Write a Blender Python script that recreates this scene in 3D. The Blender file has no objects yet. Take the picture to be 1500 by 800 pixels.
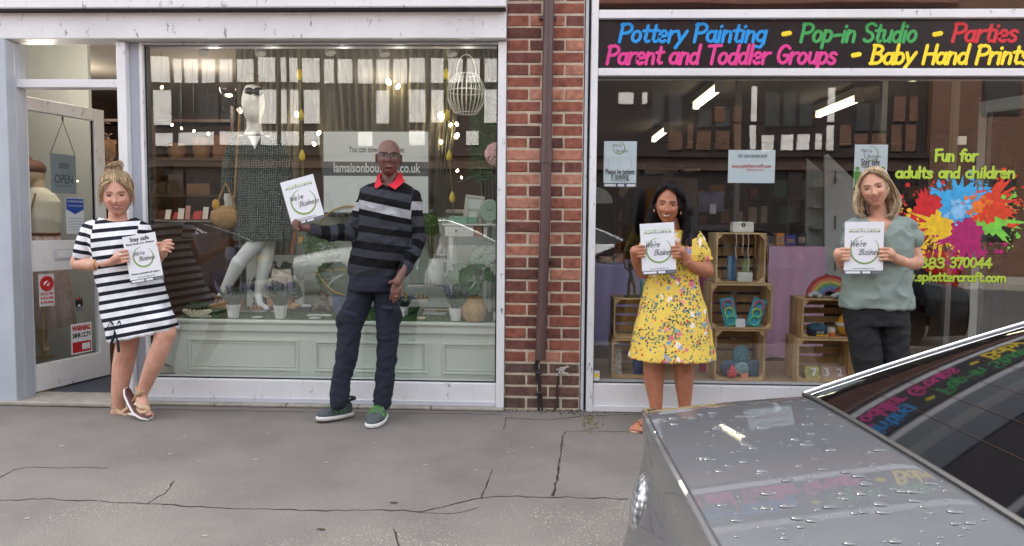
import bpy, bmesh, math, random
import numpy as np
from mathutils import Vector, Matrix, noise
random.seed(7); np.random.seed(7)
S = bpy.context.scene
COL = S.collection
R = math.radians
# ---------------------------------------------------------------- camera
F_PX, YAW, PITCH, ROLL = 1100.0, R(2.2), R(3.7), R(.48)
CAM = Vector((0, -4.75, 1.18))
_F = Vector((-math.sin(YAW)*math.cos(PITCH), math.cos(YAW)*math.cos(PITCH), -math.sin(PITCH)))
_R0 = _F.cross(Vector((0, 0, 1))).normalized(); _U0 = _R0.cross(_F)
_R = _R0*math.cos(ROLL)+_U0*math.sin(ROLL); _U = _U0*math.cos(ROLL)-_R0*math.sin(ROLL)
cd = bpy.data.cameras.new('camera'); cam = bpy.data.objects.new('camera', cd); COL.objects.link(cam)
cam.matrix_world = Matrix(((_R.x, _U.x, -_F.x, CAM.x), (_R.y, _U.y, -_F.y, CAM.y), (_R.z, _U.z, -_F.z, CAM.z), (0, 0, 0, 1)))
cd.sensor_width = 36; cd.lens = 36*F_PX/1500; cd.clip_start = .02; cd.clip_end = 600
S.camera = cam
# ---------------------------------------------------------------- light
SUN_EL, SUN_AZ = R(52), R(-28)      # the sun stands behind the parade of shops, which shades its own pavement
W = bpy.data.worlds.new('World'); S.world = W; W.use_nodes = True
nt = W.node_tree; nt.nodes.clear()
sky = nt.nodes.new('ShaderNodeTexSky'); sky.sky_type = 'NISHITA'; sky.sun_disc = False
sky.sun_elevation = SUN_EL; sky.sun_rotation = SUN_AZ; sky.air_density = 1.2; sky.dust_density = 4.5; sky.ozone_density = 1.0
bg = nt.nodes.new('ShaderNodeBackground'); bg.inputs[1].default_value = .15
wo = nt.nodes.new('ShaderNodeOutputWorld')
hs = nt.nodes.new('ShaderNodeHueSaturation'); hs.inputs['Saturation'].default_value = .3   # thin overcast: the sky is nearly grey
nt.links.new(sky.outputs[0], hs.inputs['Color']); nt.links.new(hs.outputs[0], bg.inputs[0]); nt.links.new(bg.outputs[0], wo.inputs[0])
sl = bpy.data.lights.new('sun', 'SUN'); sl.energy = 1.4; sl.angle = R(14); sl.color = (1, .955, .9)
so = bpy.data.objects.new('sun', sl); COL.objects.link(so)
sd = Vector((math.sin(SUN_AZ)*math.cos(SUN_EL), math.cos(SUN_AZ)*math.cos(SUN_EL), math.sin(SUN_EL)))
so.rotation_euler = sd.to_track_quat('Z', 'Y').to_euler(); so.location = (0, 0, 12)
S.view_settings.view_transform = 'Standard'; S.view_settings.look = 'None'
S.view_settings.gamma = 1; S.view_settings.exposure = 2.5
S.render.engine = 'CYCLES'; S.cycles.use_denoising = True
S.cycles.max_bounces = 8; S.cycles.transparent_max_bounces = 24; S.cycles.glossy_bounces = 4
S.cycles.caustics_reflective = False; S.cycles.caustics_refractive = False
S.cycles.sample_clamp_indirect = 6

# ---------------------------------------------------------------- points from the photograph's perspective
def P(px, py, Y=0.0):
    d = _F+_R*((px-750)/F_PX)+_U*((400-py)/F_PX)
    return CAM+d*((Y-CAM.y)/d.y)
def G(px, py, z=0.0):
    d = _F+_R*((px-750)/F_PX)+_U*((400-py)/F_PX)
    return CAM+d*((z-CAM.z)/d.z)
def lerp(a, b, t): return a+(b-a)*t

# ---------------------------------------------------------------- materials
def s2l(c):
    return tuple(x/12.92 if x <= .04045 else ((x+.055)/1.055)**2.4 for x in c)
def rgb(r, g, b): return s2l((r/255, g/255, b/255))
_mc = {}
def M(name, col, rough=.6, metal=0, bump=0, bs=60, var=0, vs=6, spec=.5, emit=None, es=1, coat=0, alpha=None, sss=0, stretch=None):
    if name in _mc: return _mc[name]
    m = bpy.data.materials.new(name); m.use_nodes = True; n = m.node_tree.nodes; L = m.node_tree.links
    b = n['Principled BSDF']; b.inputs['Base Color'].default_value = (*col, 1)
    b.inputs['Roughness'].default_value = rough; b.inputs['Metallic'].default_value = metal
    b.inputs['Specular IOR Level'].default_value = spec; b.inputs['Coat Weight'].default_value = coat
    b.inputs['Coat Roughness'].default_value = .03
    if sss: b.inputs['Subsurface Weight'].default_value = sss; b.inputs['Subsurface Radius'].default_value = (.02, .008, .004); b.inputs['Subsurface Scale'].default_value = .4
    if emit: b.inputs['Emission Color'].default_value = (*emit, 1); b.inputs['Emission Strength'].default_value = es
    if alpha is not None: b.inputs['Alpha'].default_value = alpha
    tc = n.new('ShaderNodeTexCoord'); co = tc.outputs['Object']
    if stretch:
        mp = n.new('ShaderNodeMapping'); mp.inputs['Scale'].default_value = stretch; L.new(co, mp.inputs[0]); co = mp.outputs[0]
    if var:
        nz = n.new('ShaderNodeTexNoise'); nz.inputs['Scale'].default_value = vs; nz.inputs['Detail'].default_value = 6
        L.new(co, nz.inputs['Vector'])
        mr = n.new('ShaderNodeMapRange'); mr.inputs[1].default_value = .3; mr.inputs[2].default_value = .7
        mr.inputs[3].default_value = 1-var; mr.inputs[4].default_value = 1+var*.6; L.new(nz.outputs[0], mr.inputs[0])
        mx = n.new('ShaderNodeVectorMath'); mx.operation = 'SCALE'; mx.inputs[0].default_value = col
        L.new(mr.outputs[0], mx.inputs['Scale']); L.new(mx.outputs[0], b.inputs['Base Color'])
    if bump:
        nb = n.new('ShaderNodeTexNoise'); nb.inputs['Scale'].default_value = bs; nb.inputs['Detail'].default_value = 5
        L.new(co, nb.inputs['Vector'])
        bp = n.new('ShaderNodeBump'); bp.inputs['Strength'].default_value = bump; bp.inputs['Distance'].default_value = .004
        L.new(nb.outputs[0], bp.inputs['Height']); L.new(bp.outputs[0], b.inputs['Normal'])
    _mc[name] = m
    return m
def node_mat(name, fn, rough=.6, spec=.5):
    m = bpy.data.materials.new(name); m.use_nodes = True
    b = m.node_tree.nodes['Principled BSDF']; b.inputs['Roughness'].default_value = rough; b.inputs['Specular IOR Level'].default_value = spec
    fn(m.node_tree.nodes, m.node_tree.links, b); _mc[name] = m
    return m
def ramp(n, stops, interp='LINEAR'):
    r = n.new('ShaderNodeValToRGB'); r.color_ramp.interpolation = interp; e = r.color_ramp.elements
    e[0].position = stops[0][0]; e[0].color = (*stops[0][1], 1)
    e[1].position = stops[1][0]; e[1].color = (*stops[1][1], 1)
    for p, c in stops[2:]:
        k = e.new(p); k.color = (*c, 1)
    return r
def glass_mat(name, refl, tint=(1, 1, 1), rough=0.0):
    m = bpy.data.materials.new(name); m.use_nodes = True; n = m.node_tree.nodes; L = m.node_tree.links; n.clear()
    o = n.new('ShaderNodeOutputMaterial'); mx = n.new('ShaderNodeMixShader')
    t = n.new('ShaderNodeBsdfTransparent'); t.inputs[0].default_value = (*tint, 1)
    g = n.new('ShaderNodeBsdfGlossy'); g.inputs['Roughness'].default_value = rough
    lw = n.new('ShaderNodeFresnel'); lw.inputs[0].default_value = 1.45; ge = n.new('ShaderNodeNewGeometry')
    bf = n.new('ShaderNodeMath'); bf.operation = 'MULTIPLY_ADD'; bf.inputs[1].default_value = 0; bf.inputs[2].default_value = refl-.035   # the coated outer face mirrors more than the inner one
    L.new(ge.outputs['Backfacing'], bf.inputs[0])
    ma = n.new('ShaderNodeMath'); ma.operation = 'ADD'; ma.use_clamp = True
    L.new(lw.outputs[0], ma.inputs[0]); L.new(bf.outputs[0], ma.inputs[1]); sb = n.new('ShaderNodeMath'); sb.operation = 'SUBTRACT'; sb.inputs[0].default_value = 1; L.new(ge.outputs['Backfacing'], sb.inputs[1])
    mm_ = n.new('ShaderNodeMath'); mm_.operation = 'MULTIPLY'; L.new(ma.outputs[0], mm_.inputs[0]); L.new(sb.outputs[0], mm_.inputs[1]); L.new(mm_.outputs[0], mx.inputs[0])
    tc = n.new('ShaderNodeTexCoord'); nz = n.new('ShaderNodeTexNoise'); nz.inputs['Scale'].default_value = 1.3; nz.inputs['Detail'].default_value = 1
    bp = n.new('ShaderNodeBump'); bp.inputs['Strength'].default_value = .05; bp.inputs['Distance'].default_value = .02
    L.new(tc.outputs['Object'], nz.inputs['Vector']); L.new(nz.outputs[0], bp.inputs['Height']); L.new(bp.outputs[0], g.inputs['Normal'])
    L.new(t.outputs[0], mx.inputs[1]); L.new(g.outputs[0], mx.inputs[2]); L.new(mx.outputs[0], o.inputs[0])
    _mc[name] = m
    return m

# ---------------------------------------------------------------- objects
def root_loc(p):
    v = Vector((0, 0, 0))
    while p is not None: v += p.location; p = p.parent
    return v
def tag(o, label=None, cat=None, group=None, kind=None):
    if label: o['label'] = label
    if cat: o['category'] = cat
    if group: o['group'] = group
    if kind: o['kind'] = kind
    return o
def thing(name, label, cat, loc=(0, 0, 0), group=None):
    o = bpy.data.objects.new(name, None); COL.objects.link(o); o.location = loc; o.empty_display_size = .1
    return tag(o, label, cat, group)
def copy_tree(o, parent=None, loc=None):
    c = o.copy(); COL.objects.link(c); c.parent = parent
    if loc is not None: c.location = loc
    for ch in list(o.children): copy_tree(ch, c)
    return c
class MB:
    def __init__(s): s.v = []; s.f = []; s.mi = []
    def add(s, v, f, mi=0):
        k = len(s.v); s.v += [Vector(a) for a in v]; s.f += [tuple(i+k for i in q) for q in f]; s.mi += [mi]*len(f); return s
    def box(s, x0, x1, y0, y1, z0, z1, mi=0, M4=None):
        v = [Vector((x, y, z)) for x in (x0, x1) for y in (y0, y1) for z in (z0, z1)]
        if M4 is not None: v = [M4 @ a for a in v]
        return s.add(v, [(0, 1, 3, 2), (4, 6, 7, 5), (0, 4, 5, 1), (2, 3, 7, 6), (0, 2, 6, 4), (1, 5, 7, 3)], mi)
    def quad(s, a, b, c, d, mi=0): return s.add([a, b, c, d], [(0, 1, 2, 3)], mi)
    def slab(s, pts, n, t, mi=0):
        "a polygon given thickness t along -n"
        n = Vector(n).normalized(); k = len(pts)
        v = [Vector(p) for p in pts]+[Vector(p)-n*t for p in pts]
        f = [tuple(range(k)), tuple(range(2*k-1, k-1, -1))]+[(i, i+k, (i+1) % k+k, (i+1) % k) for i in range(k)]
        return s.add(v, f, mi)
    def tube(s, pts, r, n=8, mi=0, caps=True, flat=1.0):
        pts = [Vector(p) for p in pts]
        if not hasattr(r, '__len__'): r = [r]*len(pts)
        rings = []; u = None
        for i, p in enumerate(pts):
            d = (pts[min(i+1, len(pts)-1)]-pts[max(i-1, 0)])
            if d.length < 1e-9: d = Vector((0, 0, 1))
            d.normalize()
            if u is None:
                u = d.orthogonal().normalized()
            u = (u-d*u.dot(d)); 
            if u.length < 1e-6: u = d.orthogonal()
            u.normalize(); w = d.cross(u)
            rings.append([p+(u*math.cos(a)+w*math.sin(a)*flat)*r[i] for a in [2*math.pi*j/n for j in range(n)]])
        return s.rings(rings, mi, caps)
    def rings(s, rings, mi=0, caps=True, closed=True):
        n = len(rings[0]); v = [a for q in rings for a in q]; f = []
        for i in range(len(rings)-1):
            for j in range(n if closed else n-1):
                j2 = (j+1) % n
                f.append((i*n+j, i*n+j2, (i+1)*n+j2, (i+1)*n+j))
        if caps and closed:
            f.append(tuple(range(n-1, -1, -1))); f.append(tuple((len(rings)-1)*n+j for j in range(n)))
        return s.add(v, f, mi)
    def lathe(s, prof, c=(0, 0, 0), n=20, mi=0, sx=1, sy=1, M4=None):
        c = Vector(c)
        rs = []
        for r, z in prof:
            q = [Vector((r*math.cos(2*math.pi*j/n)*sx, r*math.sin(2*math.pi*j/n)*sy, z)) for j in range(n)]
            if M4 is not None: q = [M4 @ a for a in q]
            rs.append([c+a for a in q])
        return s.rings(rs, mi)
    def ell(s, c, r, n=12, m=8, mi=0, M3=None):
        c = Vector(c)
        if not hasattr(r, '__len__'): r = (r, r, r)
        v = []
        def q(a, b, z):
            p = Vector((a*r[0], b*r[1], z*r[2]))
            return c+(M3 @ p if M3 is not None else p)
        v.append(q(0, 0, -1))
        for i in range(1, m):
            t = -math.pi/2+math.pi*i/m
            for j in range(n):
                v.append(q(math.cos(t)*math.cos(2*math.pi*j/n), math.cos(t)*math.sin(2*math.pi*j/n), math.sin(t)))
        v.append(q(0, 0, 1)); f = []
        for j in range(n): f.append((0, 1+(j+1) % n, 1+j)); f.append((len(v)-1, 1+(m-2)*n+j, 1+(m-2)*n+(j+1) % n))
        for i in range(m-2):
            for j in range(n):
                f.append((1+i*n+j, 1+i*n+(j+1) % n, 1+(i+1)*n+(j+1) % n, 1+(i+1)*n+j))
        return s.add(v, f, mi)
    def cap(s, p0, r0, p1, r1, n=14):
        "a tapered limb with round ends"
        p0 = Vector(p0); p1 = Vector(p1); d = (p1-p0); L = d.length; d = d/L if L > 1e-6 else Vector((0, 0, 1))
        pts = []; rr = []
        for k in range(4):
            a = math.pi/2*(k+.3)/4.3; pts.append(p0-d*r0*math.cos(a)); rr.append(r0*math.sin(a))
        pts += [p0, p0*.5+p1*.5, p1]; rr += [r0, (r0+r1)/2, r1]
        for k in range(3, -1, -1):
            a = math.pi/2*(k+.3)/4.3; pts.append(p1+d*r1*math.cos(a)); rr.append(r1*math.sin(a))
        return s.tube(pts, rr, n)
    def grid(s, nu, nv, fn, mi=0):
        v = [fn(i/nu, j/nv) for i in range(nu+1) for j in range(nv+1)]
        f = [(i*(nv+1)+j, (i+1)*(nv+1)+j, (i+1)*(nv+1)+j+1, i*(nv+1)+j+1) for i in range(nu) for j in range(nv)]
        return s.add(v, f, mi)
    def mesh(s, name, mats, off=Vector((0, 0, 0)), smooth=False, bevel=0):
        me = bpy.data.meshes.new(name); me.from_pydata([v-off for v in s.v], [], s.f)
        if not isinstance(mats, (list, tuple)): mats = [mats]
        for m in mats: me.materials.append(m)
        if len(mats) > 1:
            for p, i in zip(me.polygons, s.mi): p.material_index = i
        if bevel:
            bm = bmesh.new(); bm.from_mesh(me)
            bmesh.ops.bevel(bm, geom=[e for e in bm.edges if e.is_manifold and e.calc_face_angle(0) > .5], offset=bevel, segments=1, affect='EDGES', clamp_overlap=True)
            bm.to_mesh(me); bm.free()
        if smooth:
            me.polygons.foreach_set('use_smooth', [True]*len(me.polygons))
            if smooth != 'all': me.set_sharp_from_angle(angle=R(smooth if smooth is not True else 45))
        me.update()
        return me
    def build(s, name, mats, parent=None, origin=None, smooth=False, bevel=0, label=None, cat=None, group=None, kind=None):
        off = root_loc(parent) if parent is not None else Vector(origin if origin is not None else (0, 0, 0))
        o = bpy.data.objects.new(name, s.mesh(name, mats, off, smooth, bevel)); COL.objects.link(o)
        if parent is not None: o.parent = parent
        else: o.location = off
        return tag(o, label, cat, group, kind)
def bx(x0, x1, y0, y1, z0, z1): return MB().box(x0, x1, y0, y1, z0, z1)
def blob(mb, name, mat, parent, voxel=.005, sm=4, disp=None, attr=None, origin=None, kind=None):
    "merges overlapping closed shapes into one continuous smooth surface"
    off = root_loc(parent) if parent is not None else Vector(origin or (0, 0, 0))
    me = mb.mesh(name+'_cage', mat, off)
    o = bpy.data.objects.new(name, me); COL.objects.link(o)
    md = o.modifiers.new('r', 'REMESH'); md.mode = 'VOXEL'; md.voxel_size = voxel; md.adaptivity = 0
    if sm:
        m2 = o.modifiers.new('s', 'SMOOTH'); m2.factor = .5; m2.iterations = sm
    dg = bpy.context.evaluated_depsgraph_get(); dg.update()
    nm = bpy.data.meshes.new_from_object(o.evaluated_get(dg))
    o.modifiers.clear(); o.data = nm; nm.name = name; bpy.data.meshes.remove(me)
    if not nm.materials: nm.materials.append(mat)
    n = len(nm.vertices); co = np.empty(n*3); nm.vertices.foreach_get('co', co); co = co.reshape(-1, 3)
    if disp is not None:
        nr = np.empty(n*3); nm.vertices.foreach_get('normal', nr); nr = nr.reshape(-1, 3)
        co = co+nr*disp(co+np.array(off))[:, None]; nm.vertices.foreach_set('co', co.ravel())
    if attr is not None:
        for an, fn in attr.items():
            val = fn(co+np.array(off))
            if val.ndim == 1:
                a = nm.attributes.new(an, 'FLOAT', 'POINT'); a.data.foreach_set('value', val.astype(np.float32))
            else:
                a = nm.color_attributes.new(an, 'FLOAT_COLOR', 'POINT'); a.data.foreach_set('color', np.c_[val, np.ones(n)].astype(np.float32).ravel())
    nm.polygons.foreach_set('use_smooth', [True]*len(nm.polygons)); nm.update()
    if parent is not None: o.parent = parent
    else: o.location = off
    if kind: o['kind'] = kind
    return o

# ---------------------------------------------------------------- lettering
def text(s, mat, parent, c, size, rx=Vector((1, 0, 0)), up=Vector((0, 0, 1)), width=None, bold=0, shear=0, ext=.0006, align='CENTER', name='lettering', spacing=1):
    cu = bpy.data.curves.new('t', 'FONT'); cu.body = s; cu.size = size; cu.extrude = ext/2; cu.offset = bold; cu.shear = shear
    cu.align_x = align; cu.align_y = 'CENTER'; cu.resolution_u = 3; cu.space_character = spacing
    o = bpy.data.objects.new('t', cu); COL.objects.link(o)
    me = bpy.data.meshes.new_from_object(o); bpy.data.objects.remove(o); bpy.data.curves.remove(cu)
    rx = Vector(rx).normalized(); up = Vector(up).normalized(); nn = rx.cross(up)
    k = 1.0
    if len(me.vertices) and width:
        xs = [v.co.x for v in me.vertices]; k = width/max(1e-6, max(xs)-min(xs))
    off = root_loc(parent); c = Vector(c)
    for v in me.vertices:
        q = v.co.copy(); v.co = c-off+rx*q.x*k+up*q.y+nn*q.z
    me.materials.clear(); me.materials.append(mat); me.update(); me.name = name
    ob = bpy.data.objects.new(name, me); COL.objects.link(ob); ob.parent = parent
    return ob
def arc(cx, cy, rx, ry, a0, a1, n=8):
    return [(cx+rx*math.cos(R(a0+(a1-a0)*i/n)), cy+ry*math.sin(R(a0+(a1-a0)*i/n))) for i in range(n+1)]
GL = {   # hand-lettered single-stroke alphabet: width, strokes; x-height .6, capitals 1
 ' ': (.32, []), '-': (.42, [[(.05, .33), (.33, .37)]]), '.': (.2, [[(.08, .03), (.1, .03)]]), "'": (.16, [[(.08, 1), (.04, .82)]]),
 'P': (.56, [[(.06, 0), (.06, .96)], [(.0, .9)]+arc(.22, .71, .28, .25, 80, -90, 8)+[(.07, .44)]]),
 'S': (.54, [[(.46, .86)]+arc(.26, .76, .2, .21, 40, 180, 6)+[(.12, .58), (.36, .44)]+arc(.25, .24, .21, .22, 30, -150, 7)]),
 'T': (.56, [[(.28, 0), (.28, .94)], [(0, .93), (.56, .97)]]),
 'G': (.6, [[(.5, .82)]+arc(.3, .5, .26, .46, 60, 320, 12)+[(.5, .44)], [(.3, .44), (.52, .45)]]),
 'B': (.56, [[(.06, 0), (.06, .96)], [(0, .95)]+arc(.2, .74, .22, .2, 80, -90, 7)+[(.1, .53)], [(.1, .53)]+arc(.22, .27, .26, .26, 85, -90, 7)+[(.0, .01)]]),
 'H': (.6, [[(.06, 0), (.06, .96)], [(.5, 0), (.5, .98)], [(.06, .5), (.5, .52)]]),
 'F': (.5, [[(.08, 0), (.08, .94)], [(.04, .93), (.48, .96)], [(.08, .5), (.38, .52)]]),
 'W': (.8, [[(0, .95), (.2, 0)], [(.2, 0), (.38, .8)], [(.38, .8), (.54, 0)], [(.54, 0), (.76, .98)]]),
 'a': (.48, [arc(.2, .28, .18, .27, 50, 330, 10), [(.38, .55), (.36, .2), (.44, .0)]]),
 'b': (.48, [[(.06, 0), (.06, .98)], arc(.22, .27, .18, .27, 130, -150, 9)]),
 'c': (.4, [arc(.22, .28, .18, .28, 50, 310, 9)]),
 'd': (.48, [arc(.2, .27, .17, .27, 50, 330, 10), [(.38, .98), (.37, .2), (.4, .0)]]),
 'e': (.44, [[(.05, .27), (.36, .33)]+arc(.21, .33, .16, .25, 10, 180, 6)+arc(.22, .24, .17, .24, 180, 310, 6)]),
 'f': (.34, [[(.36, .9), (.25, .98), (.14, .84), (.13, 0)], [(0, .57), (.3, .6)]]),
 'g': (.48, [arc(.2, .29, .17, .26, 50, 330, 10), [(.38, .56), (.38, -.1), (.28, -.3), (.06, -.25)]]),
 'h': (.48, [[(.06, 0), (.06, .98)], [(.06, .35), (.18, .56), (.32, .54), (.37, .38), (.38, 0)]]),
 'i': (.2, [[(.08, 0), (.08, .56)], [(.09, .8), (.1, .82)]]),
 'k': (.46, [[(.06, 0), (.06, .98)], [(.4, .58), (.08, .26)], [(.14, .32), (.42, 0)]]),
 'l': (.2, [[(.08, 0), (.08, .98)]]),
 'm': (.72, [[(.06, 0), (.06, .58)], [(.06, .35), (.16, .55), (.28, .52), (.32, .36), (.32, 0)], [(.32, .35), (.42, .56), (.55, .52), (.6, .36), (.6, 0)]]),
 'n': (.48, [[(.06, 0), (.06, .58)], [(.06, .35), (.18, .56), (.32, .54), (.37, .38), (.38, 0)]]),
 'o': (.48, [arc(.22, .28, .18, .28, 90, 450, 12)]),
 'p': (.48, [[(.06, -.32), (.06, .58)], arc(.22, .29, .18, .28, 140, -140, 9)]),
 'r': (.38, [[(.06, 0), (.06, .58)], [(.06, .34), (.18, .54), (.34, .56)]]),
 's': (.4, [[(.33, .5)]+arc(.2, .44, .14, .13, 40, 190, 5)+[(.12, .34), (.26, .27)]+arc(.18, .14, .15, .14, 30, -150, 6)]),
 't': (.36, [[(.16, .86), (.15, .12), (.22, .01), (.32, .04)], [(0, .58), (.32, .61)]]),
 'u': (.48, [[(.06, .56), (.06, .18), (.16, .01), (.3, .06), (.37, .22)], [(.38, .56), (.38, 0)]]),
 'w': (.62, [[(0, .58), (.14, 0)], [(.14, 0), (.28, .5)], [(.28, .5), (.42, 0)], [(.42, 0), (.58, .6)]]),
 'y': (.46, [[(.02, .57), (.2, .06)], [(.42, .58), (.2, .06), (.04, -.3)]]),
 '0': (.5, [arc(.23, .48, .19, .46, 90, 450, 12)]), '1': (.26, [[(.0, .78), (.12, .94), (.12, 0)]]),
 '3': (.48, [[(.05, .84)]+arc(.2, .72, .19, .22, 110, -80, 7), [(.16, .5)]+arc(.2, .25, .2, .25, 85, -150, 8)]),
 '4': (.52, [[(.34, 0), (.36, .95)], [(.36, .95), (.02, .3)], [(.02, .3), (.5, .33)]]),
 '7': (.46, [[(.02, .92), (.42, .94)], [(.42, .94), (.16, 0)]]),
 '8': (.48, [arc(.22, .7, .15, .22, 90, 450, 10), arc(.22, .24, .19, .24, 90, 450, 10)]),
}
def stroke_mesh(mb, pts, w, h, tr, z0=0):
    n = len(pts); L = []; Rr = []
    nor = []
    closed = n > 3 and (Vector(pts[0])-Vector(pts[-1])).length < 1e-4
    for i in range(n):
        a = Vector(pts[i-1] if i else (pts[-2] if closed else pts[0])); b = Vector(pts[i+1] if i < n-1 else (pts[1] if closed else pts[-1]))
        d = b-a; d = d.normalized() if d.length > 1e-9 else Vector((1, 0)); nor.append(Vector((-d.y, d.x)))
    secs = []
    def sec(p, nv, ww): return [tr(p+nv*ww, z0), tr(p+nv*ww*.72, z0+h), tr(p-nv*ww*.72, z0+h), tr(p-nv*ww, z0)]
    p0 = Vector(pts[0]); t0 = Vector((nor[0].y, -nor[0].x)); p1 = Vector(pts[-1]); t1 = Vector((nor[-1].y, -nor[-1].x))
    if not closed:
        for k in (0, 1, 2):
            a = R(8+82*k/3); secs.append(sec(p0-t0*w*math.cos(a), nor[0], w*math.sin(a)))
    for i in range(n): secs.append(sec(Vector(pts[i]), nor[i], w))
    if not closed:
        for k in (2, 1, 0):
            a = R(8+82*k/3); secs.append(sec(p1+t1*w*math.cos(a), nor[-1], w*math.sin(a)))
    mb.rings(secs, caps=not closed, closed=False)
    if not closed:
        mb.add(secs[0], [(0, 1, 2, 3)]); mb.add(secs[-1], [(3, 2, 1, 0)])
def letters(s, mat, parent, x0, x1, y, capH, Y, slant=.0, w=.07, h=.003, name='lettering', o=None, rx=None, up=None, nn=None, jitter=.0, edge=None):
    "hand lettering between two edges of a plane; o, rx, up, nn give its frame"
    o = Vector(o) if o is not None else Vector((0, Y, 0)); rx = rx or Vector((1, 0, 0)); up = up or Vector((0, 0, 1)); nn = nn or Vector((0, -1, 0))
    tot = sum(GL[c][0] for c in s)
    k = (x1-x0)/(tot*capH)
    mb = MB(); me = MB(); x = x0; rs = random.Random(len(s)*7+int(abs(x0)*100)); q = 0
    for c in s:
        wd, st = GL[c]; jy = rs.uniform(-jitter, jitter)*capH; jr = rs.uniform(-jitter, jitter)
        for t in st:
            pts = [((a*k+b*(slant+jr))*capH, b*capH) for a, b in t]
            tr = lambda p, z: o+rx*p.x+up*p.y+nn*z
            pp = [(x+a, y+b+jy) for a, b in pts]
            stroke_mesh(mb, pp, w*capH, h, tr, z0=.0002*(q % 5)+(.0015 if edge else 0)); q += 1
            if edge: stroke_mesh(me, pp, w*capH*1.42, h*.4, tr, z0=.00012*(q % 5))
        x += wd*k*capH
    if edge: me.build(name+'_outline', edge, parent)
    return mb.build(name, mat, parent)
# ================================================================ MATERIALS
def worn_paint(c, thr):
    def f(n, L, b):
        tc = n.new('ShaderNodeTexCoord'); a = n.new('ShaderNodeTexNoise'); a.inputs['Scale'].default_value = 2.6; a.inputs['Detail'].default_value = 8; L.new(tc.outputs['Object'], a.inputs['Vector'])
        r = ramp(n, [(.3, tuple(x*.86 for x in c)), (.65, c)]); L.new(a.outputs[0], r.inputs[0])
        mp = n.new('ShaderNodeMapping'); mp.inputs['Scale'].default_value = (22, 22, 9); L.new(tc.outputs['Object'], mp.inputs[0])
        s = n.new('ShaderNodeTexNoise'); s.inputs['Scale'].default_value = 1; s.inputs['Detail'].default_value = 9; s.inputs['Roughness'].default_value = .75; L.new(mp.outputs[0], s.inputs['Vector'])
        r2 = ramp(n, [(thr, (0, 0, 0)), (thr+.05, (1, 1, 1))]); L.new(s.outputs[0], r2.inputs[0])
        m = n.new('ShaderNodeMix'); m.data_type = 'RGBA'; L.new(r2.outputs[0], m.inputs[0]); L.new(r.outputs[0], m.inputs[6]); m.inputs[7].default_value = (*rgb(128, 122, 116), 1); L.new(m.outputs[2], b.inputs['Base Color'])
        r3 = ramp(n, [(.35, (.3,)*3), (.7, (.55,)*3)]); L.new(s.outputs[0], r3.inputs[0]); L.new(r3.outputs[0], b.inputs['Roughness'])
        bp = n.new('ShaderNodeBump'); bp.inputs['Strength'].default_value = .25; bp.inputs['Distance'].default_value = .002; L.new(s.outputs[0], bp.inputs['Height']); L.new(bp.outputs[0], b.inputs['Normal'])
    return f
Wht = node_mat('white_paint', worn_paint(rgb(230, 230, 231), .60), .4)
WhtD = node_mat('weathered_white_paint', worn_paint(rgb(205, 207, 214), .62), .45)
GreyP = M('grey_painted_panel', rgb(176, 181, 192), .45, var=.1, vs=2.5, bump=.1)
Alu = M('satin_aluminium', rgb(172, 172, 172), .35, .6, var=.08, vs=12)
Blk = M('black_rubber', rgb(30, 30, 31), .6)
BlkG = M('black_gloss_board', rgb(33, 28, 31), .22, var=.1)
DkW = M('dark_wood', rgb(62, 42, 32), .55, var=.3, vs=9, bump=.2)
Glass1 = glass_mat('boutique_window_glass', .14, (.97, .98, .97))
Glass2 = glass_mat('studio_window_glass', .13, (.96, .97, .97))
GlassD = glass_mat('door_glass', .1, (.93, .95, .95))
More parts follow.
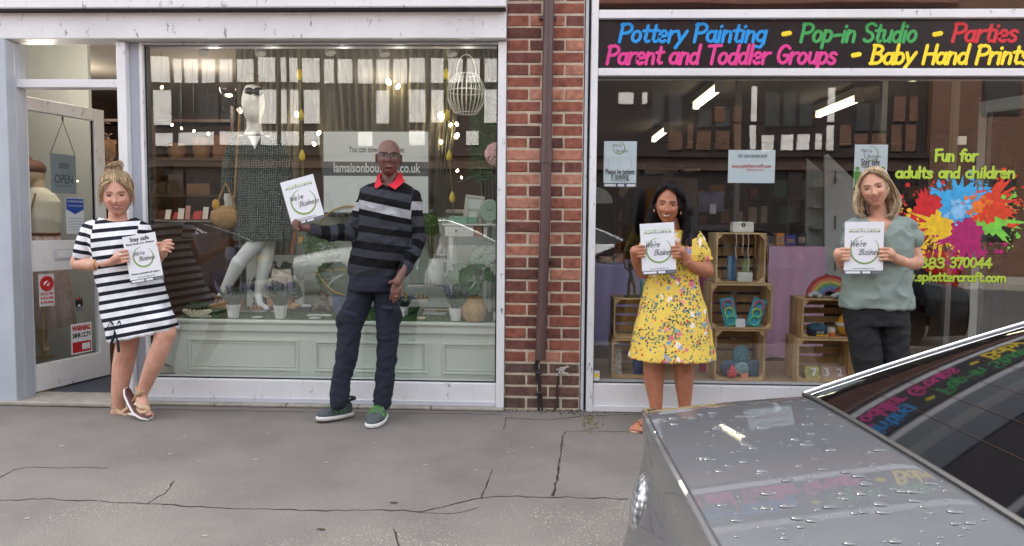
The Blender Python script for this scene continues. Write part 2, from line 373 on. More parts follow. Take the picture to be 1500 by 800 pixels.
def asphalt(n, L, b):
    tc = n.new('ShaderNodeTexCoord'); co = tc.outputs['Object']
    a = n.new('ShaderNodeTexNoise'); a.inputs['Scale'].default_value = 1.6; a.inputs['Detail'].default_value = 8; a.inputs['Roughness'].default_value = .62
    f = n.new('ShaderNodeTexNoise'); f.inputs['Scale'].default_value = 150; f.inputs['Detail'].default_value = 3
    v = n.new('ShaderNodeTexVoronoi'); v.inputs['Scale'].default_value = 160
    for q in (a, f, v): L.new(co, q.inputs['Vector'])
    r = ramp(n, [(.3, rgb(110, 105, 100)), (.7, rgb(134, 127, 120)), (.5, rgb(124, 118, 112))])
    L.new(a.outputs[0], r.inputs[0])
    r2 = ramp(n, [(.35, (.74, .74, .74)), (.75, (1.2, 1.18, 1.15))]); L.new(f.outputs[0], r2.inputs[0])
    m = n.new('ShaderNodeMix'); m.data_type = 'RGBA'; m.blend_type = 'MULTIPLY'; m.inputs[0].default_value = 1
    L.new(r.outputs[0], m.inputs[6]); L.new(r2.outputs[0], m.inputs[7])
    # pale stones showing where the surface has worn
    w = n.new('ShaderNodeTexNoise'); w.inputs['Scale'].default_value = 1.15; w.inputs['Detail'].default_value = 2; w.inputs['Distortion'].default_value = .6
    mpw = n.new('ShaderNodeMapping'); mpw.inputs['Location'].default_value = (3.1, 1.7, 0); L.new(co, mpw.inputs[0]); L.new(mpw.outputs[0], w.inputs['Vector'])
    wr = ramp(n, [(.58, (0, 0, 0)), (.7, (1, 1, 1))]); L.new(w.outputs[0], wr.inputs[0])
    v2 = n.new('ShaderNodeTexVoronoi'); v2.inputs['Scale'].default_value = 75; L.new(co, v2.inputs['Vector'])
    vr = ramp(n, [(.13, (1, 1, 1)), (.24, (0, 0, 0))]); L.new(v2.outputs[0], vr.inputs[0])
    mm = n.new('ShaderNodeMath'); mm.operation = 'MULTIPLY'; L.new(wr.outputs[0], mm.inputs[0]); L.new(vr.outputs[0], mm.inputs[1])
    m2 = n.new('ShaderNodeMix'); m2.data_type = 'RGBA'; L.new(mm.outputs[0], m2.inputs[0]); L.new(m.outputs[2], m2.inputs[6]); m2.inputs[7].default_value = (*rgb(178, 165, 150), 1)
    L.new(m2.outputs[2], b.inputs['Base Color'])
    bp = n.new('ShaderNodeBump'); bp.inputs['Strength'].default_value = .5; bp.inputs['Distance'].default_value = .003; L.new(v.outputs[0], bp.inputs['Height']); L.new(bp.outputs[0], b.inputs['Normal'])
Pave = node_mat('worn_asphalt_footway', asphalt, .8, .35)
Road = M('road_asphalt', rgb(84, 82, 80), .85, var=.2, vs=1.2, bump=.6, bs=180)
Conc = M('pale_concrete', rgb(160, 153, 142), .85, var=.2, vs=14, bump=.5, bs=90)
Crk = M('crack_grime', rgb(45, 40, 37), .95, var=.3, vs=40)
Soil = M('soil_and_grit', rgb(72, 62, 52), .95, var=.4, vs=60, bump=.8, bs=120)

# ================================================================ GROUND
tag(bx(-60, 60, -60, -2.83, -.34, -.13).build('road', Road), kind='structure')
tag(bx(-60, 60, -2.7, 8, -.3, 0).build('pavement', Pave), kind='structure')
for i in range(14):
    tag(bx(-6.3+i*.915, -6.3+i*.915+.907, -2.83, -2.702, -.3, .004).build('kerb_stone', Conc, bevel=.012), kind='structure')
def crack(pts, w=.004, name='pavement_crack', jit=.010):
    mb = MB(); L = []
    q = [G(*p) for p in pts]; path = []
    for a, b in zip(q, q[1:]):
        n = max(2, int((b-a).length/.035))
        for i in range(n): path.append(a.lerp(b, i/n)+Vector((random.uniform(-jit, jit)*.4, random.uniform(-jit, jit), 0)))
    path.append(q[-1]); ring = []
    for i, p in enumerate(path):
        d = (path[min(i+1, len(path)-1)]-path[max(0, i-1)]).normalized(); nn = Vector((-d.y, d.x, 0)); ww = w*random.uniform(.2, .95)
        ring.append([p+nn*ww+Vector((0, 0, .0012)), p+Vector((0, 0, .0022)), p-nn*ww+Vector((0, 0, .0012))])
    mb.rings(ring, closed=False)
    return tag(mb.build(name, Crk), kind='structure')
crack([(-40, 735), (60, 731), (120, 733), (215, 738), (330, 745), (440, 748), (560, 748), (620, 749), (660, 740), (705, 729), (760, 727), (920, 731)], .0055)
crack([(215, 738), (240, 724), (255, 705)], .005)
crack([(610, 751), (660, 753), (700, 744)], .003)
crack([(705, 729), (715, 705), (720, 688)], .004)
crack([(810, 726), (818, 690), (824, 640), (828, 633)], .008)
crack([(828, 633), (860, 632), (935, 633)], .004)
crack([(0, 700), (20, 688), (40, 684), (158, 686)], .004)
crack([(575, 776), (582, 786), (585, 802)], .005)
crack([(738, 630), (742, 612)], .003)
crack([(20, 594), (120, 597), (250, 600), (400, 603), (560, 605), (735, 607)], .006, jit=.006)
crack([(740, 612), (800, 616), (850, 610), (940, 607)], .007, jit=.008)
# leaves, gum and grit lying about: each lies on its own
leafm = M('dead_leaf', rgb(96, 74, 52), .8, var=.3); gumm = M('trodden_gum', rgb(150, 143, 132), .8)
mossm = M('moss', rgb(108, 108, 52), .95, var=.4, vs=60, bump=.8)
k = -1; GN = ['leftmost', 'second', 'third', 'fourth', 'fifth', 'sixth', 'seventh', 'eighth', 'ninth', 'tenth', 'eleventh', 'twelfth', 'thirteenth', 'fourteenth', 'fifteenth']
for px, py in sorted([(270, 640), (392, 634), (90, 654), (250, 666), (293, 677), (374, 674), (478, 678), (624, 682), (698, 689), (40, 760), (300, 786), (690, 596), (665, 584), (715, 634), (780, 656), (550, 650)]):
    p = G(px, py+0); r = random.uniform(.006, .011); mb = MB()
    pts = [p+Vector((math.cos(a)*r*random.uniform(.7, 1.3)*1.5, math.sin(a)*r*random.uniform(.7, 1.3), .0035)) for a in [6.283*j/9 for j in range(9)]]
    if py < 610: continue
    k += 1
    mb.slab(pts, (0, 0, 1), .003); tag(mb.build('chewing_gum_spot', gumm, origin=p), 'pale flattened gum spot on the footway, %s from the left' % GN[k], 'gum spot', 'pale gum spots on the footway')
for px, py, lab in [(577, 738, 'small curled dead leaf beside the long crack in the footway'), (470, 777, 'tiny dark leaf near the front edge of the footway')]:
    p = G(px, py); mb = MB(); mb.rings([[p+Vector((-.016+.011*i, .006*s*math.sin(math.pi*(i+.1)/3.2), .003+.004*abs(s))) for s in (-1, 0, 1)] for i in range(4)], closed=False)
    mb.build('dead_leaf', leafm, origin=p, label=lab, cat='leaf')
mb = MB()
for i in range(160):
    px = random.gauss(835, 28) if i % 2 else random.gauss(830, 70); p = P(px, 606, 0); p.y = -abs(random.gauss(.03, .05))-.01; p.z = .003
    s = random.uniform(.002, .006); mb.ell(p, (s, s, s*.6), 5, 4)
tag(mb.build('grit_and_soil', Soil), 'loose soil and grit gathered at the foot of the brick pier', 'grit', kind='stuff')
mb = MB()
for i in range(70):
    p = G(random.gauss(862, 7), random.gauss(617, 8)); p.z = .002; s = random.uniform(.003, .008); mb.ell(p, (s, s, s*.7), 5, 4)
tag(mb.build('moss_patch', mossm), 'yellow green moss growing by the foot of the studio shopfront', 'moss', kind='stuff')

chips = MB(); rs = random.Random(12)
for cx, cy, sx, sy, n in [(800, 752, 26, 7, 160), (850, 768, 34, 12, 230), (905, 748, 26, 9, 180), (880, 790, 34, 8, 160), (745, 662, 12, 8, 50), (218, 744, 22, 5, 40), (560, 790, 26, 9, 120), (640, 796, 20, 6, 70)]:
    for _ in range(int(n*.75)):
        p = G(rs.gauss(cx, sx), rs.gauss(cy, sy)); r = rs.uniform(.0014, .0042); p.z = .0008
        chips.ell(p, (r, r*rs.uniform(.6, 1), .0012), 6, 4, M3=Matrix.Rotation(rs.uniform(0, 3), 3, 'Z'))
tag(chips.build('stone_chips', M('pale_stone_chip', rgb(172, 158, 143), .8, var=.3, vs=90)), 'pale stone chips showing through the worn surface of the footway', 'stone chips', kind='stuff')
# ================================================================ BRICK PIER with its own bricks
def brick_mat(name, c1, c2, c3):
    def f(n, L, b):
        oi = n.new('ShaderNodeObjectInfo'); tc = n.new('ShaderNodeTexCoord')
        r = ramp(n, [(0, c1), (1, c3), (.35, c2), (.7, c1)]); L.new(oi.outputs['Random'], r.inputs[0])
        nz = n.new('ShaderNodeTexNoise'); nz.inputs['Scale'].default_value = 28; nz.inputs['Detail'].default_value = 7; nz.noise_dimensions = '4D'
        L.new(tc.outputs['Object'], nz.inputs['Vector'])
        mu = n.new('ShaderNodeMath'); mu.operation = 'MULTIPLY'; mu.inputs[1].default_value = 60; L.new(oi.outputs['Random'], mu.inputs[0]); L.new(mu.outputs[0], nz.inputs['W'])
        r2 = ramp(n, [(.32, (.55, .52, .5)), (.62, (1.15, 1.12, 1.1))]); L.new(nz.outputs[0], r2.inputs[0])
        m = n.new('ShaderNodeMix'); m.data_type = 'RGBA'; m.blend_type = 'MULTIPLY'; m.inputs[0].default_value = .85
        L.new(r.outputs[0], m.inputs[6]); L.new(r2.outputs[0], m.inputs[7]); L.new(m.outputs[2], b.inputs['Base Color'])
        bp = n.new('ShaderNodeBump'); bp.inputs['Strength'].default_value = .7; bp.inputs['Distance'].default_value = .004
        L.new(nz.outputs[0], bp.inputs['Height']); L.new(bp.outputs[0], b.inputs['Normal'])
    return node_mat(name, f, .85, .3)
Bk = [brick_mat('red_stock_brick', rgb(136, 84, 71), rgb(156, 98, 82), rgb(116, 76, 68)),
      brick_mat('burnt_brick', rgb(118, 76, 68), rgb(104, 70, 64), rgb(128, 80, 68)),
      brick_mat('pale_brick', rgb(176, 122, 102), rgb(184, 132, 112), rgb(164, 104, 88)),
      brick_mat('sooty_plinth_brick', rgb(104, 82, 74), rgb(112, 84, 74), rgb(92, 76, 70))]
Mort = M('lime_mortar', rgb(198, 184, 162), .95, var=.2, vs=30, bump=.8, bs=70)
PX0, PX1 = P(741, 300).x, P(853, 300).x
pier = thing('brick_pier', 'red brick pier in Flemish bond with pale mortar between the two shopfronts', 'brick pier', (PX0, .0, 0))
bx(PX0+.002, PX1-.002, -.0165, .34, 0, 2.95).build('mortar_bed', Mort, pier)
brk_cache = {}
def brick(x0, x1, z0, parent, row, yf=-.02, dep=.1, H=.0625):
    w = round(x1-x0, 2); key = (w, row > 3, random.randint(0, 3))
    if key not in brk_cache:
        mb = MB(); mb.box(-w/2, w/2, -dep/2, dep/2, 0, H)
        me = mb.mesh('brick', Bk[3] if row <= 3 else random.choices(Bk[:3], [6, 2, 2])[0], bevel=.004)
        for v in me.vertices: v.co += Vector((random.uniform(-1, 1), random.uniform(-1, 1)*.6, random.uniform(-1, 1)))*.0012
        brk_cache[key] = me
    o = bpy.data.objects.new('brick', brk_cache[key]); COL.objects.link(o); o.parent = parent
    o.location = Vector(((x0+x1)/2, yf+dep/2+random.uniform(-.0025, .0025), z0))-root_loc(parent)
CH = .0748
for r in range(38):
    z = .012+r*CH; odd = r % 2
    joints = ([0, .152, .265, .49] if odd == 0 else [0, .215+.02, .34, .49]) if r % 4 < 2 else ([0, .132, .36, .49] if odd == 0 else [0, .228, .31, .49])
    if odd == 0: joints = [0, .142, .37, .49]
    else: joints = [0, .222, .288, .49]
    Wd = PX1-PX0
    for a, b in zip(joints, joints[1:]):
        brick(PX0+a/.49*Wd+.004, PX0+b/.49*Wd-.008, z, pier, r)
# ---- downpipe and cables
pipeM = M('brown_painted_pipe', rgb(88, 66, 64), .42, var=.12, vs=20)
px_ = P(798, 300).x
dp = thing('downpipe', 'brown painted downpipe running down the middle of the brick pier', 'downpipe', (px_, -.07, .3))
MB().tube([(px_+.012, -.075, 2.95), (px_+.004, -.075, 1.2), (px_-.018, -.075, .335)], .033, 16).build('pipe', pipeM, dp, smooth=True)
mb = MB().tube([(px_+.006, -.075, 1.56), (px_+.006, -.075, 1.645)], .040, 16)
mb.build('pipe_socket', pipeM, dp, smooth=True)
for z in (2.44, .95): bx(px_-.05, px_+.06, -.05, -.012, z, z+.02).build('bracket', pipeM, dp)
cabM = M('black_cable', rgb(38, 36, 36), .55)
cb = thing('cable_bundle', 'black cables dropping from the downpipe foot to the ground', 'cable', (px_-.03, -.05, 0))
for i in range(4):
    a = random.uniform(-.012, .012)
    MB().tube([(px_-.045+.012*i, -.06, .345), (px_-.045+a, -.045, .28), (px_-.02+a*.6, -.045-.004*i, .18), (px_-.03+.008*i, -.045, .09), (px_-.03+.012*i+a, -.05, -.02)], .0065, 7).build('cable', cabM, cb, smooth=True)
for z in (.245, .115): MB().tube([(px_-.05, -.055, z), (px_-.005, -.055, z+.004)], .012, 8).build('cable_tie', cabM, cb)
p1 = P(818, 548, -.04)
cb2 = thing('loose_cable', 'single frayed black cable coming out of a hole in the pier', 'cable', (p1.x, -.05, 0))
MB().tube([p1+Vector((.005, .03, .02)), p1, P(816, 570, -.04), P(817, 592, -.045), P(808, 608, -.05), P(790, 620, -.06)], .007, 7).build('cable', cabM, cb2, smooth=True)
mb = MB(); sm = M('frayed_white_tape', rgb(190, 186, 180), .8)
for i in range(9):
    q = p1+Vector((.01, 0, .03)); mb.tube([q, q+Vector((random.uniform(-.03, .05), -.012, random.uniform(-.045, .03))), q+Vector((random.uniform(-.03, .06), -.016, random.uniform(-.06, .03)))], .0035, 5)
mb.build('frayed_wrap', sm, cb2)

# ================================================================ UPPER STOREY of the parade (out of frame, shades the pavement)
upM = M('upper_brickwork', rgb(70, 60, 56), .85, var=.2, vs=10)
par = thing('shopping_parade', 'brick upper storey of the parade above both shopfronts', 'building', (0, .3, 2.95))
bx(-6.2, 3.9, .02, 7, 2.965, 5.4).build('wall', upM, par)
MB().add([(-6.4, -.3, 5.4), (4.1, -.3, 5.4), (4.1, 3.5, 7), (-6.4, 3.5, 7), (-6.4, 7.2, 5.4), (4.1, 7.2, 5.4)], [(0, 1, 2, 3), (3, 2, 5, 4), (0, 3, 4), (1, 5, 2), (0, 4, 5, 1)]).build('roof', M('clay_roof_tiles', rgb(120, 66, 52), .85, var=.2), par)
for x in (-5, -2.6, .9, 2.6):
    w = bx(x, x+1, .0, .018, 3.5, 4.7).build('window_frame', Wht, par); bx(x+.07, x+.93, -.006, -.002, 3.57, 4.63).build('pane', M('upper_pane', rgb(40, 46, 52), .05), w)

# ================================================================ BOUTIQUE SHOPFRONT
X = lambda px, py=300, Y=0: P(px, py, Y).x
Z = lambda py, px=450, Y=0: P(px, py, Y).z
b1 = thing('boutique_shopfront', 'white painted wooden boutique shopfront with fascia, door opening and wide display window', 'shopfront', (-1.9, 0, 0))
xL, xR = -5.2, X(741)
ztop = Z(64)
bx(xL, xR-.002, -.10, .06, Z(62), Z(24)).build('fascia_board', Wht, b1, bevel=.004)
bx(xL, xR+.0, -.17, .06, Z(22), 2.85).build('fascia_box', Wht, b1, bevel=.005)
bx(xL, xR-.004, -.15, .06, Z(24)+.001, Z(22)-.001).build('painted_shadow_line', Blk, b1)  # black strip stands in for the shadow line under the fascia box
# pilaster at the left of the door
bx(xL, X(15, 300, -.13), -.13, .05, 0, Z(64)-.001).build('pilaster', M('blue_grey_pilaster', rgb(178, 184, 194), .5, var=.08), b1, bevel=.004)
bx(X(15, 300, -.13)+.002, X(20, 300), -.05, .05, .012, Z(64)-.001).build('door_jamb', GreyP, b1, bevel=.003)
bx(X(20)+.002, X(26), -.03, .05, .012, Z(130)-.002).build('door_jamb', Wht, b1, bevel=.003)
bx(X(20)+.002, X(183)-.002, -.035, .06, Z(130), Z(118)).build('transom_bar', Wht, b1, bevel=.003)
bx(X(15, 300, -.13)+.003, X(17)-.001, -.055, -.051, Z(118), Z(64)-.002).build('frame_post', Wht, b1)
tf = bx(X(20)+.001, X(183)-.002, .0, .004, Z(118), Z(66)).build('transom_pane', Glass1, b1)
bx(X(183), X(196, 300), -.06, .10, .012, Z(64)-.001).build('door_post', Wht, b1, bevel=.003)
bx(X(196)+.001, X(212), -.01, .10, .012, Z(64)-.001).build('door_post', GreyP, b1, bevel=.002)
bx(X(212)+.001, X(216.5), -.03, .06, Z(556), Z(64)-.001).build('glazing_bead', Wht, b1)
bx(X(216.5)+.001, X(219), .0, .05, Z(556), Z(66)).build('gasket', Blk, b1)
bx(X(729), X(741)-.001, -.05, .10, .0, Z(63)-.003).build('frame_post', Wht, b1, bevel=.003)
bx(X(216)+.001, X(729)-.001, -.02, .10, Z(66), Z(63)-.002).build('top_rail', WhtD, b1)
bx(X(212)+.001, X(729)-.001, -.035, .10, .03, Z(556)).build('bottom_rail', Wht, b1, bevel=.004)
bx(X(212)+.001, X(729)-.002, -.045, -.0355, .022, .05).build('bottom_rail_drip', WhtD, b1)
bx(X(219), X(729)-.002, .0005, .005, Z(556)+.001, Z(66)-.001).build('window_pane', Glass1, b1)
bx(X(217), X(729)-.002, -.008, .0, Z(556)+.0015, Z(556)+.009).build('gasket', Blk, b1)
bx(X(726.5), X(729)-.001, -.008, .0, Z(556)+.01, Z(67)).build('gasket', Blk, b1)
bx(X(218)+.001, X(728)-.001, -.006, .0, Z(68.5), Z(66.5)).build('gasket', M('grey_gasket', rgb(120, 122, 118), .6), b1)
# threshold
bx(xL, X(212), -.16, .14, .001, .0275).build('threshold_stone', Conc, b1, bevel=.006)
for i in range(5):
    a, b = lerp(X(213), xR, i/5), lerp(X(213), xR, (i+1)/5)
    bx(a+.002, b-.003, -.085, -.03, .001, .02).build('plinth_stone', Conc, b1, bevel=.005)
matM = M('charcoal_entrance_mat', rgb(72, 77, 86), .95, var=.12, vs=90, bump=.6, bs=220)
bx(X(40), X(183)-.01, .16, 1.5, .002, .024).build('entrance_mat', matM, origin=(X(110), .5, 0), label='flat charcoal entrance mat lying inside the open boutique doorway', cat='door mat')
# the open door
hx = Vector((X(27, 350, .03), .03, 0)); hf = P(150, 350, .70); ang = math.atan2(.67, hf.x-hx.x); dv = Vector((math.cos(ang), math.sin(ang), 0)); dn = Vector((math.sin(ang), -math.cos(ang), 0)); DW, DH = math.hypot(.67, hf.x-hx.x), Z(132)-.03
door = thing('boutique_door', 'white glazed shop door swung open into the boutique', 'door', (hx.x, .03, .03))
def dpt(u, z, t=0): return hx+dv*u+dn*t+Vector((0, 0, z))
def dbox(u0, u1, z0, z1, t0=0, t1=.045, name='stile', m=Wht, parent=door):
    mb = MB(); v = [dpt(u, z, t) for u in (u0, u1) for t in (t0, t1) for z in (z0, z1)]
    mb.add(v, [(0, 1, 3, 2), (4, 6, 7, 5), (0, 4, 5, 1), (2, 3, 7, 6), (0, 2, 6, 4), (1, 5, 7, 3)])
    bmn = mb.build(name, m, parent, bevel=.003); return bmn
dbox(0, .06, .035, DH); dbox(DW-.09, DW, .035, DH)
dbox(.061, DW-.091, .035, .215, name='bottom_rail'); dbox(.061, DW-.091, DH-.085, DH, name='top_rail')
dbox(.061, DW-.091, .84, 1.045, name='middle_rail')
dbox(.22, DW-.2, .91, .99, .046, .052, 'letter_plate', WhtD); dbox(.24, DW-.22, .925, .975, .053, .056, 'letter_flap', Wht)
dbox(.061, DW-.091, .216, .839, .02, .024, 'lower_pane', GlassD); dbox(.061, DW-.091, 1.046, DH-.086, .02, .024, 'upper_pane', GlassD)
dbox(.0615, .066, .216, .839, .012, .032, 'gasket', Blk); dbox(DW-.098, DW-.092, 1.046, DH-.086, .012, .032, 'gasket', Blk)
dbox(.0612, .067, 1.046, DH-.086, .012, .032, 'gasket', Blk)
MB().tube([dpt(-.012, .05, .03), dpt(-.012, DH, .03)], .012, 8).build('hinge', Alu, door)
# ---- things on the door glass (frame of the door: u along, z up, facing the street)
red = M('print_red', rgb(196, 34, 42), .5); blue = M('print_blue', rgb(28, 72, 160), .5); ink = M('print_black', rgb(32, 32, 34), .5)
paper = M('white_paper', rgb(236, 236, 238), .55, var=.03); grey_ink = M('print_grey', rgb(120, 124, 128), .6)
def dsign(name, label, cat, u0, u1, z0, z1, m=paper, t=.0465):
    r = thing(name, label, cat, dpt((u0+u1)/2, z0, t)); dbox(u0, u1, z0, z1, t-.002, t, 'sheet', m, r); return r
def dtx(s, r, u, z, size, m=ink, width=None, t=.0475, **k): return text(s, m, r, dpt(u, z, t), size, dv, Vector((0, 0, 1)), width, **k)
def rect_on(u0, u1, z0, z1, m, r, t=.0475, name='print'): return dbox(u0, u1, z0, z1, t-.0006, t, name, m, r)
t0 = .026
r = dsign('no_food_sign', 'white sticker with a red crossed hand symbol low on the open door glass', 'sticker', .115, .235, .60, .82, M('clear_white_film', rgb(215, 214, 216), .5), t0+.002)
mb = MB(); mb.tube([dpt(.175+.045*math.cos(a), .755+.045*math.sin(a), t0+.0035) for a in [6.283*i/24 for i in range(25)]], .008, 5); mb.tube([dpt(.14, .725, t0+.0035), dpt(.21, .785, t0+.0035)], .007, 5)
mb.build('red_ring', red, r)
mb = MB()
mb.slab([dpt(.175+.037*math.cos(a), .755+.037*math.sin(a), t0+.0028) for a in [6.283*i/20 for i in range(20)]], dn, .0005); mb.build('red_disc', red, r)
mb = MB(); mb.slab([dpt(.15, .745, t0+.0038), dpt(.19, .735, t0+.0038), dpt(.2, .76, t0+.0038), dpt(.18, .775, t0+.0038), dpt(.155, .765, t0+.0038)], dn, .0004); mb.build('hand_symbol', paper, r)
for i, s in enumerate(['Sorry. No', 'food or drink', 'in the shop']): dtx(s, r, .175, .685-.028*i, .026, red, .1, t0+.0035, bold=.0006)
r = dsign('cctv_warning_sign', 'white and red WARNING 24HR CCTV notice at the foot of the open door glass', 'sign', .36, .54, .235, .45, paper, t0+.002)
dtx('WARNING', r, .45, .415, .05, red, .16, t0+.0035, bold=.002); dtx('24HR CCTV', r, .45, .365, .046, ink, .16, t0+.0035, bold=.0015)
rect_on(.37, .53, .245, .32, red, r, t0+.003); rect_on(.45, .52, .26, .305, paper, r, t0+.0042)
r = dsign('cat_sticker', 'small sticker of a black cat wearing a red hat on the lower door glass', 'sticker', .40, .47, .545, .555, grey_ink, t0+.002)
mb = MB(); mb.slab([dpt(.435+.034*math.cos(a), .59+.028*math.sin(a), t0+.0035) for a in [6.283*i/18 for i in range(18)]], dn, .0004)
mb.add([dpt(.405, .6, t0+.003), dpt(.405, .635, t0+.003), dpt(.43, .61, t0+.003)], [(0, 1, 2)]); mb.add([dpt(.465, .6, t0+.003), dpt(.465, .635, t0+.003), dpt(.44, .61, t0+.003)], [(0, 1, 2)])
mb.build('cat_face', ink, r)
mb = MB(); mb.slab([dpt(.42, .617, t0+.004), dpt(.45, .617, t0+.004), dpt(.44, .645, t0+.004)], dn, .0004); mb.build('red_hat', red, r)
mb = MB(); mb.slab([dpt(.435+.012*math.cos(a), .578+.009*math.sin(a), t0+.004) for a in [6.283*i/12 for i in range(12)]], dn, .0002); mb.build('muzzle', paper, r)
dsign('blue_payment_sticker', 'small plain blue sticker high in the lower door pane', 'sticker', .58, .64, .72, .83, blue, t0+.002)
dsign('red_corner_sticker', 'tiny red and white sticker in the top left corner of the upper door glass', 'sticker', .12, .17, 1.92, 1.98, red, t0+.002)
dsign('red_alarm_sticker', 'tiny red sticker in the top right corner of the upper door glass', 'sticker', .57, .63, 1.93, 1.975, red, t0+.002)
r = dsign('open_sign', 'grey hanging board reading OPEN on a string behind the upper door glass', 'sign', .26, .47, 1.37, 1.64, M('pale_grey_board', rgb(150, 160, 168), .6), .0)
for s in (r,):
    dtx('OPEN', s, .365, 1.465, .085, M('dark_grey_ink', rgb(62, 68, 74), .6), .15, .0015); rect_on(.33, .41, 1.54, 1.58, grey_ink, s, .0012); dtx('OUR DOOR IS OPEN', s, .365, 1.42, .02, grey_ink, .14, .0015)
    MB().tube([dpt(.265, 1.64, 0), dpt(.37, 1.87, 0), dpt(.465, 1.64, 0)], .0025, 5).build('string', ink, s); MB().tube([dpt(.37, 1.87, 0), dpt(.37, 1.90, 0)], .006, 6).build('hook', ink, s)
r = dsign('covid_notice', 'white notice with a blue arrow shaped header taped to the upper door glass', 'notice', .35, .50, 1.09, 1.34, M('notice_paper', rgb(206, 214, 222), .6), t0+.002)
mb = MB(); mb.slab([dpt(.352, 1.335, t0+.003), dpt(.352, 1.26, t0+.003), dpt(.425, 1.225, t0+.003), dpt(.498, 1.26, t0+.003), dpt(.498, 1.335, t0+.003)][::-1], dn, .0004); mb.build('blue_header', blue, r)
dtx('STAYING SAFE IN 2020', r, .425, 1.315, .016, paper, .13, t0+.0045); dtx('We confirm we have complied', r, .425, 1.285, .012, paper, .12, t0+.0045)
for i in range(5): rect_on(.365, .485, 1.195-.02*i, 1.198-.02*i, grey_ink, r, t0+.003)

# ================================================================ STUDIO SHOPFRONT (right)
XR = 3.6
b2 = thing('studio_shopfront', 'white framed craft studio shopfront with one wide window under the signboard', 'shopfront', (1.9, 0, 0))
bx(X(854), X(858.5), -.01, .2, 0, 2.9).build('jamb_strip', WhtD, b2)
bx(X(858.5)+.001, X(862), .012, .2, 0, 2.9).build('rebate', Blk, b2)
bx(X(862)+.001, X(872)-.0, -.05, .12, 0, 2.9).build('frame_post', Wht, b2, bevel=.003)
z560 = P(1000, 562.5).z
bx(X(872)+.001, XR, -.045, .12, P(1000, 113).z, P(1000, 102).z).build('mullion_rail', Wht, b2, bevel=.003)
bx(X(872)+.001, XR, -.045, .12, P(1000, 29.5).z, P(1000, 17).z).build('top_rail', Wht, b2, bevel=.003)
bx(X(872)+.001, XR, .0, .004, P(1000, 17).z, 2.93).build('transom_pane', Glass2, b2)
bx(X(872)+.001, XR, -.04, .12, .045, z560).build('bottom_rail', Wht, b2, bevel=.003)
bx(X(872)+.001, XR, -.055, .10, .004, .044).build('sill_board', Wht, b2, bevel=.003)
bx(X(872)+.0012, XR, .0005, .005, z560+.001, P(1000, 113).z-.001).build('window_pane', Glass2, b2)
bx(X(872)+.0012, XR, -.006, 0, P(1000, 113).z-.012, P(1000, 113).z-.001).build('gasket', M('grey_gasket2', rgb(92, 90, 92), .6), b2)
bx(X(872)+.0012, XR, -.006, 0, z560+.001, z560+.007).build('gasket', Blk, b2)
# signboard
sgn = thing('shop_signboard', 'long black signboard with multicoloured hand lettering about pottery painting and parties', 'sign', (1.9, -.01, P(1000, 101).z))
zs0, zs1 = P(1000, 101.6).z, P(1000, 30).z
bx(X(872)+.002, XR, -.012, .03, zs0+.001, zs1-.001).build('board', BlkG, sgn)
cy = M('sign_sky_blue', rgb(24, 150, 226), .45); pk = M('sign_pink', rgb(222, 58, 142), .45); gn = M('sign_green', rgb(64, 164, 84), .45); rd = M('sign_red', rgb(214, 40, 52), .45); yl = M('sign_yellow', rgb(250, 222, 40), .45)
def sg(s, px0, px1, pyb, m, capf=.114):
    zb = P((px0+px1)/2, pyb, -.013).z
    letters(s, m, sgn, P(px0, pyb, -.013).x+.01, P(px1, pyb, -.013).x, zb, capf, -.0125, slant=.2, w=.092, h=.003, jitter=.012)
sg('Pottery Painting', 903, 1122, 61.5, cy); sg('-', 1141, 1156, 63.5, yl, .16); sg('Pop-in Studio', 1169, 1342, 61.5, gn); sg('-', 1362, 1377, 63.5, yl, .16); sg('Parties', 1391, 1489, 61, rd)
sg('Parent and Toddler Groups', 885, 1224, 93.5, pk); sg('-', 1243, 1258, 94.5, yl, .16); sg('Baby Hand Prints', 1272, 1507, 93.5, yl)
# window lettering and paint splat
lime = M('lime_vinyl', rgb(176, 202, 58), .5); navy = M('navy_vinyl', rgb(20, 24, 44), .5)
wl = thing('window_lettering', 'lime green vinyl lettering on the studio window reading Fun for adults and children', 'lettering', (X(1400), -.002, 1.2))
def wlt(s, px0, px1, pyb, capf):
    zb = P((px0+px1)/2, pyb, -.001).z
    letters(s, lime, wl, P(px0, pyb, -.001).x, P(px1, pyb, -.001).x, zb, capf, -.0006, slant=.04, w=.115, h=.0012, jitter=.01, edge=navy)
wlt('Fun', 1369, 1398, 236, .072); wlt('for', 1406, 1432, 236, .072); wlt('adults', 1312, 1366, 260.5, .068); wlt('and', 1375, 1406, 260.5, .068); wlt('children', 1414, 1487, 260.5, .068); wlt('01883', 1327, 1384, 392, .062); wlt('370044', 1391, 1452, 392, .062); wlt('www.splattercraft.com', 1304, 1474, 412, .056)
sp = thing('paint_splat_graphic', 'multicoloured paint splat graphic stuck on the studio window', 'window graphic', (X(1410), -.002, 1.0))
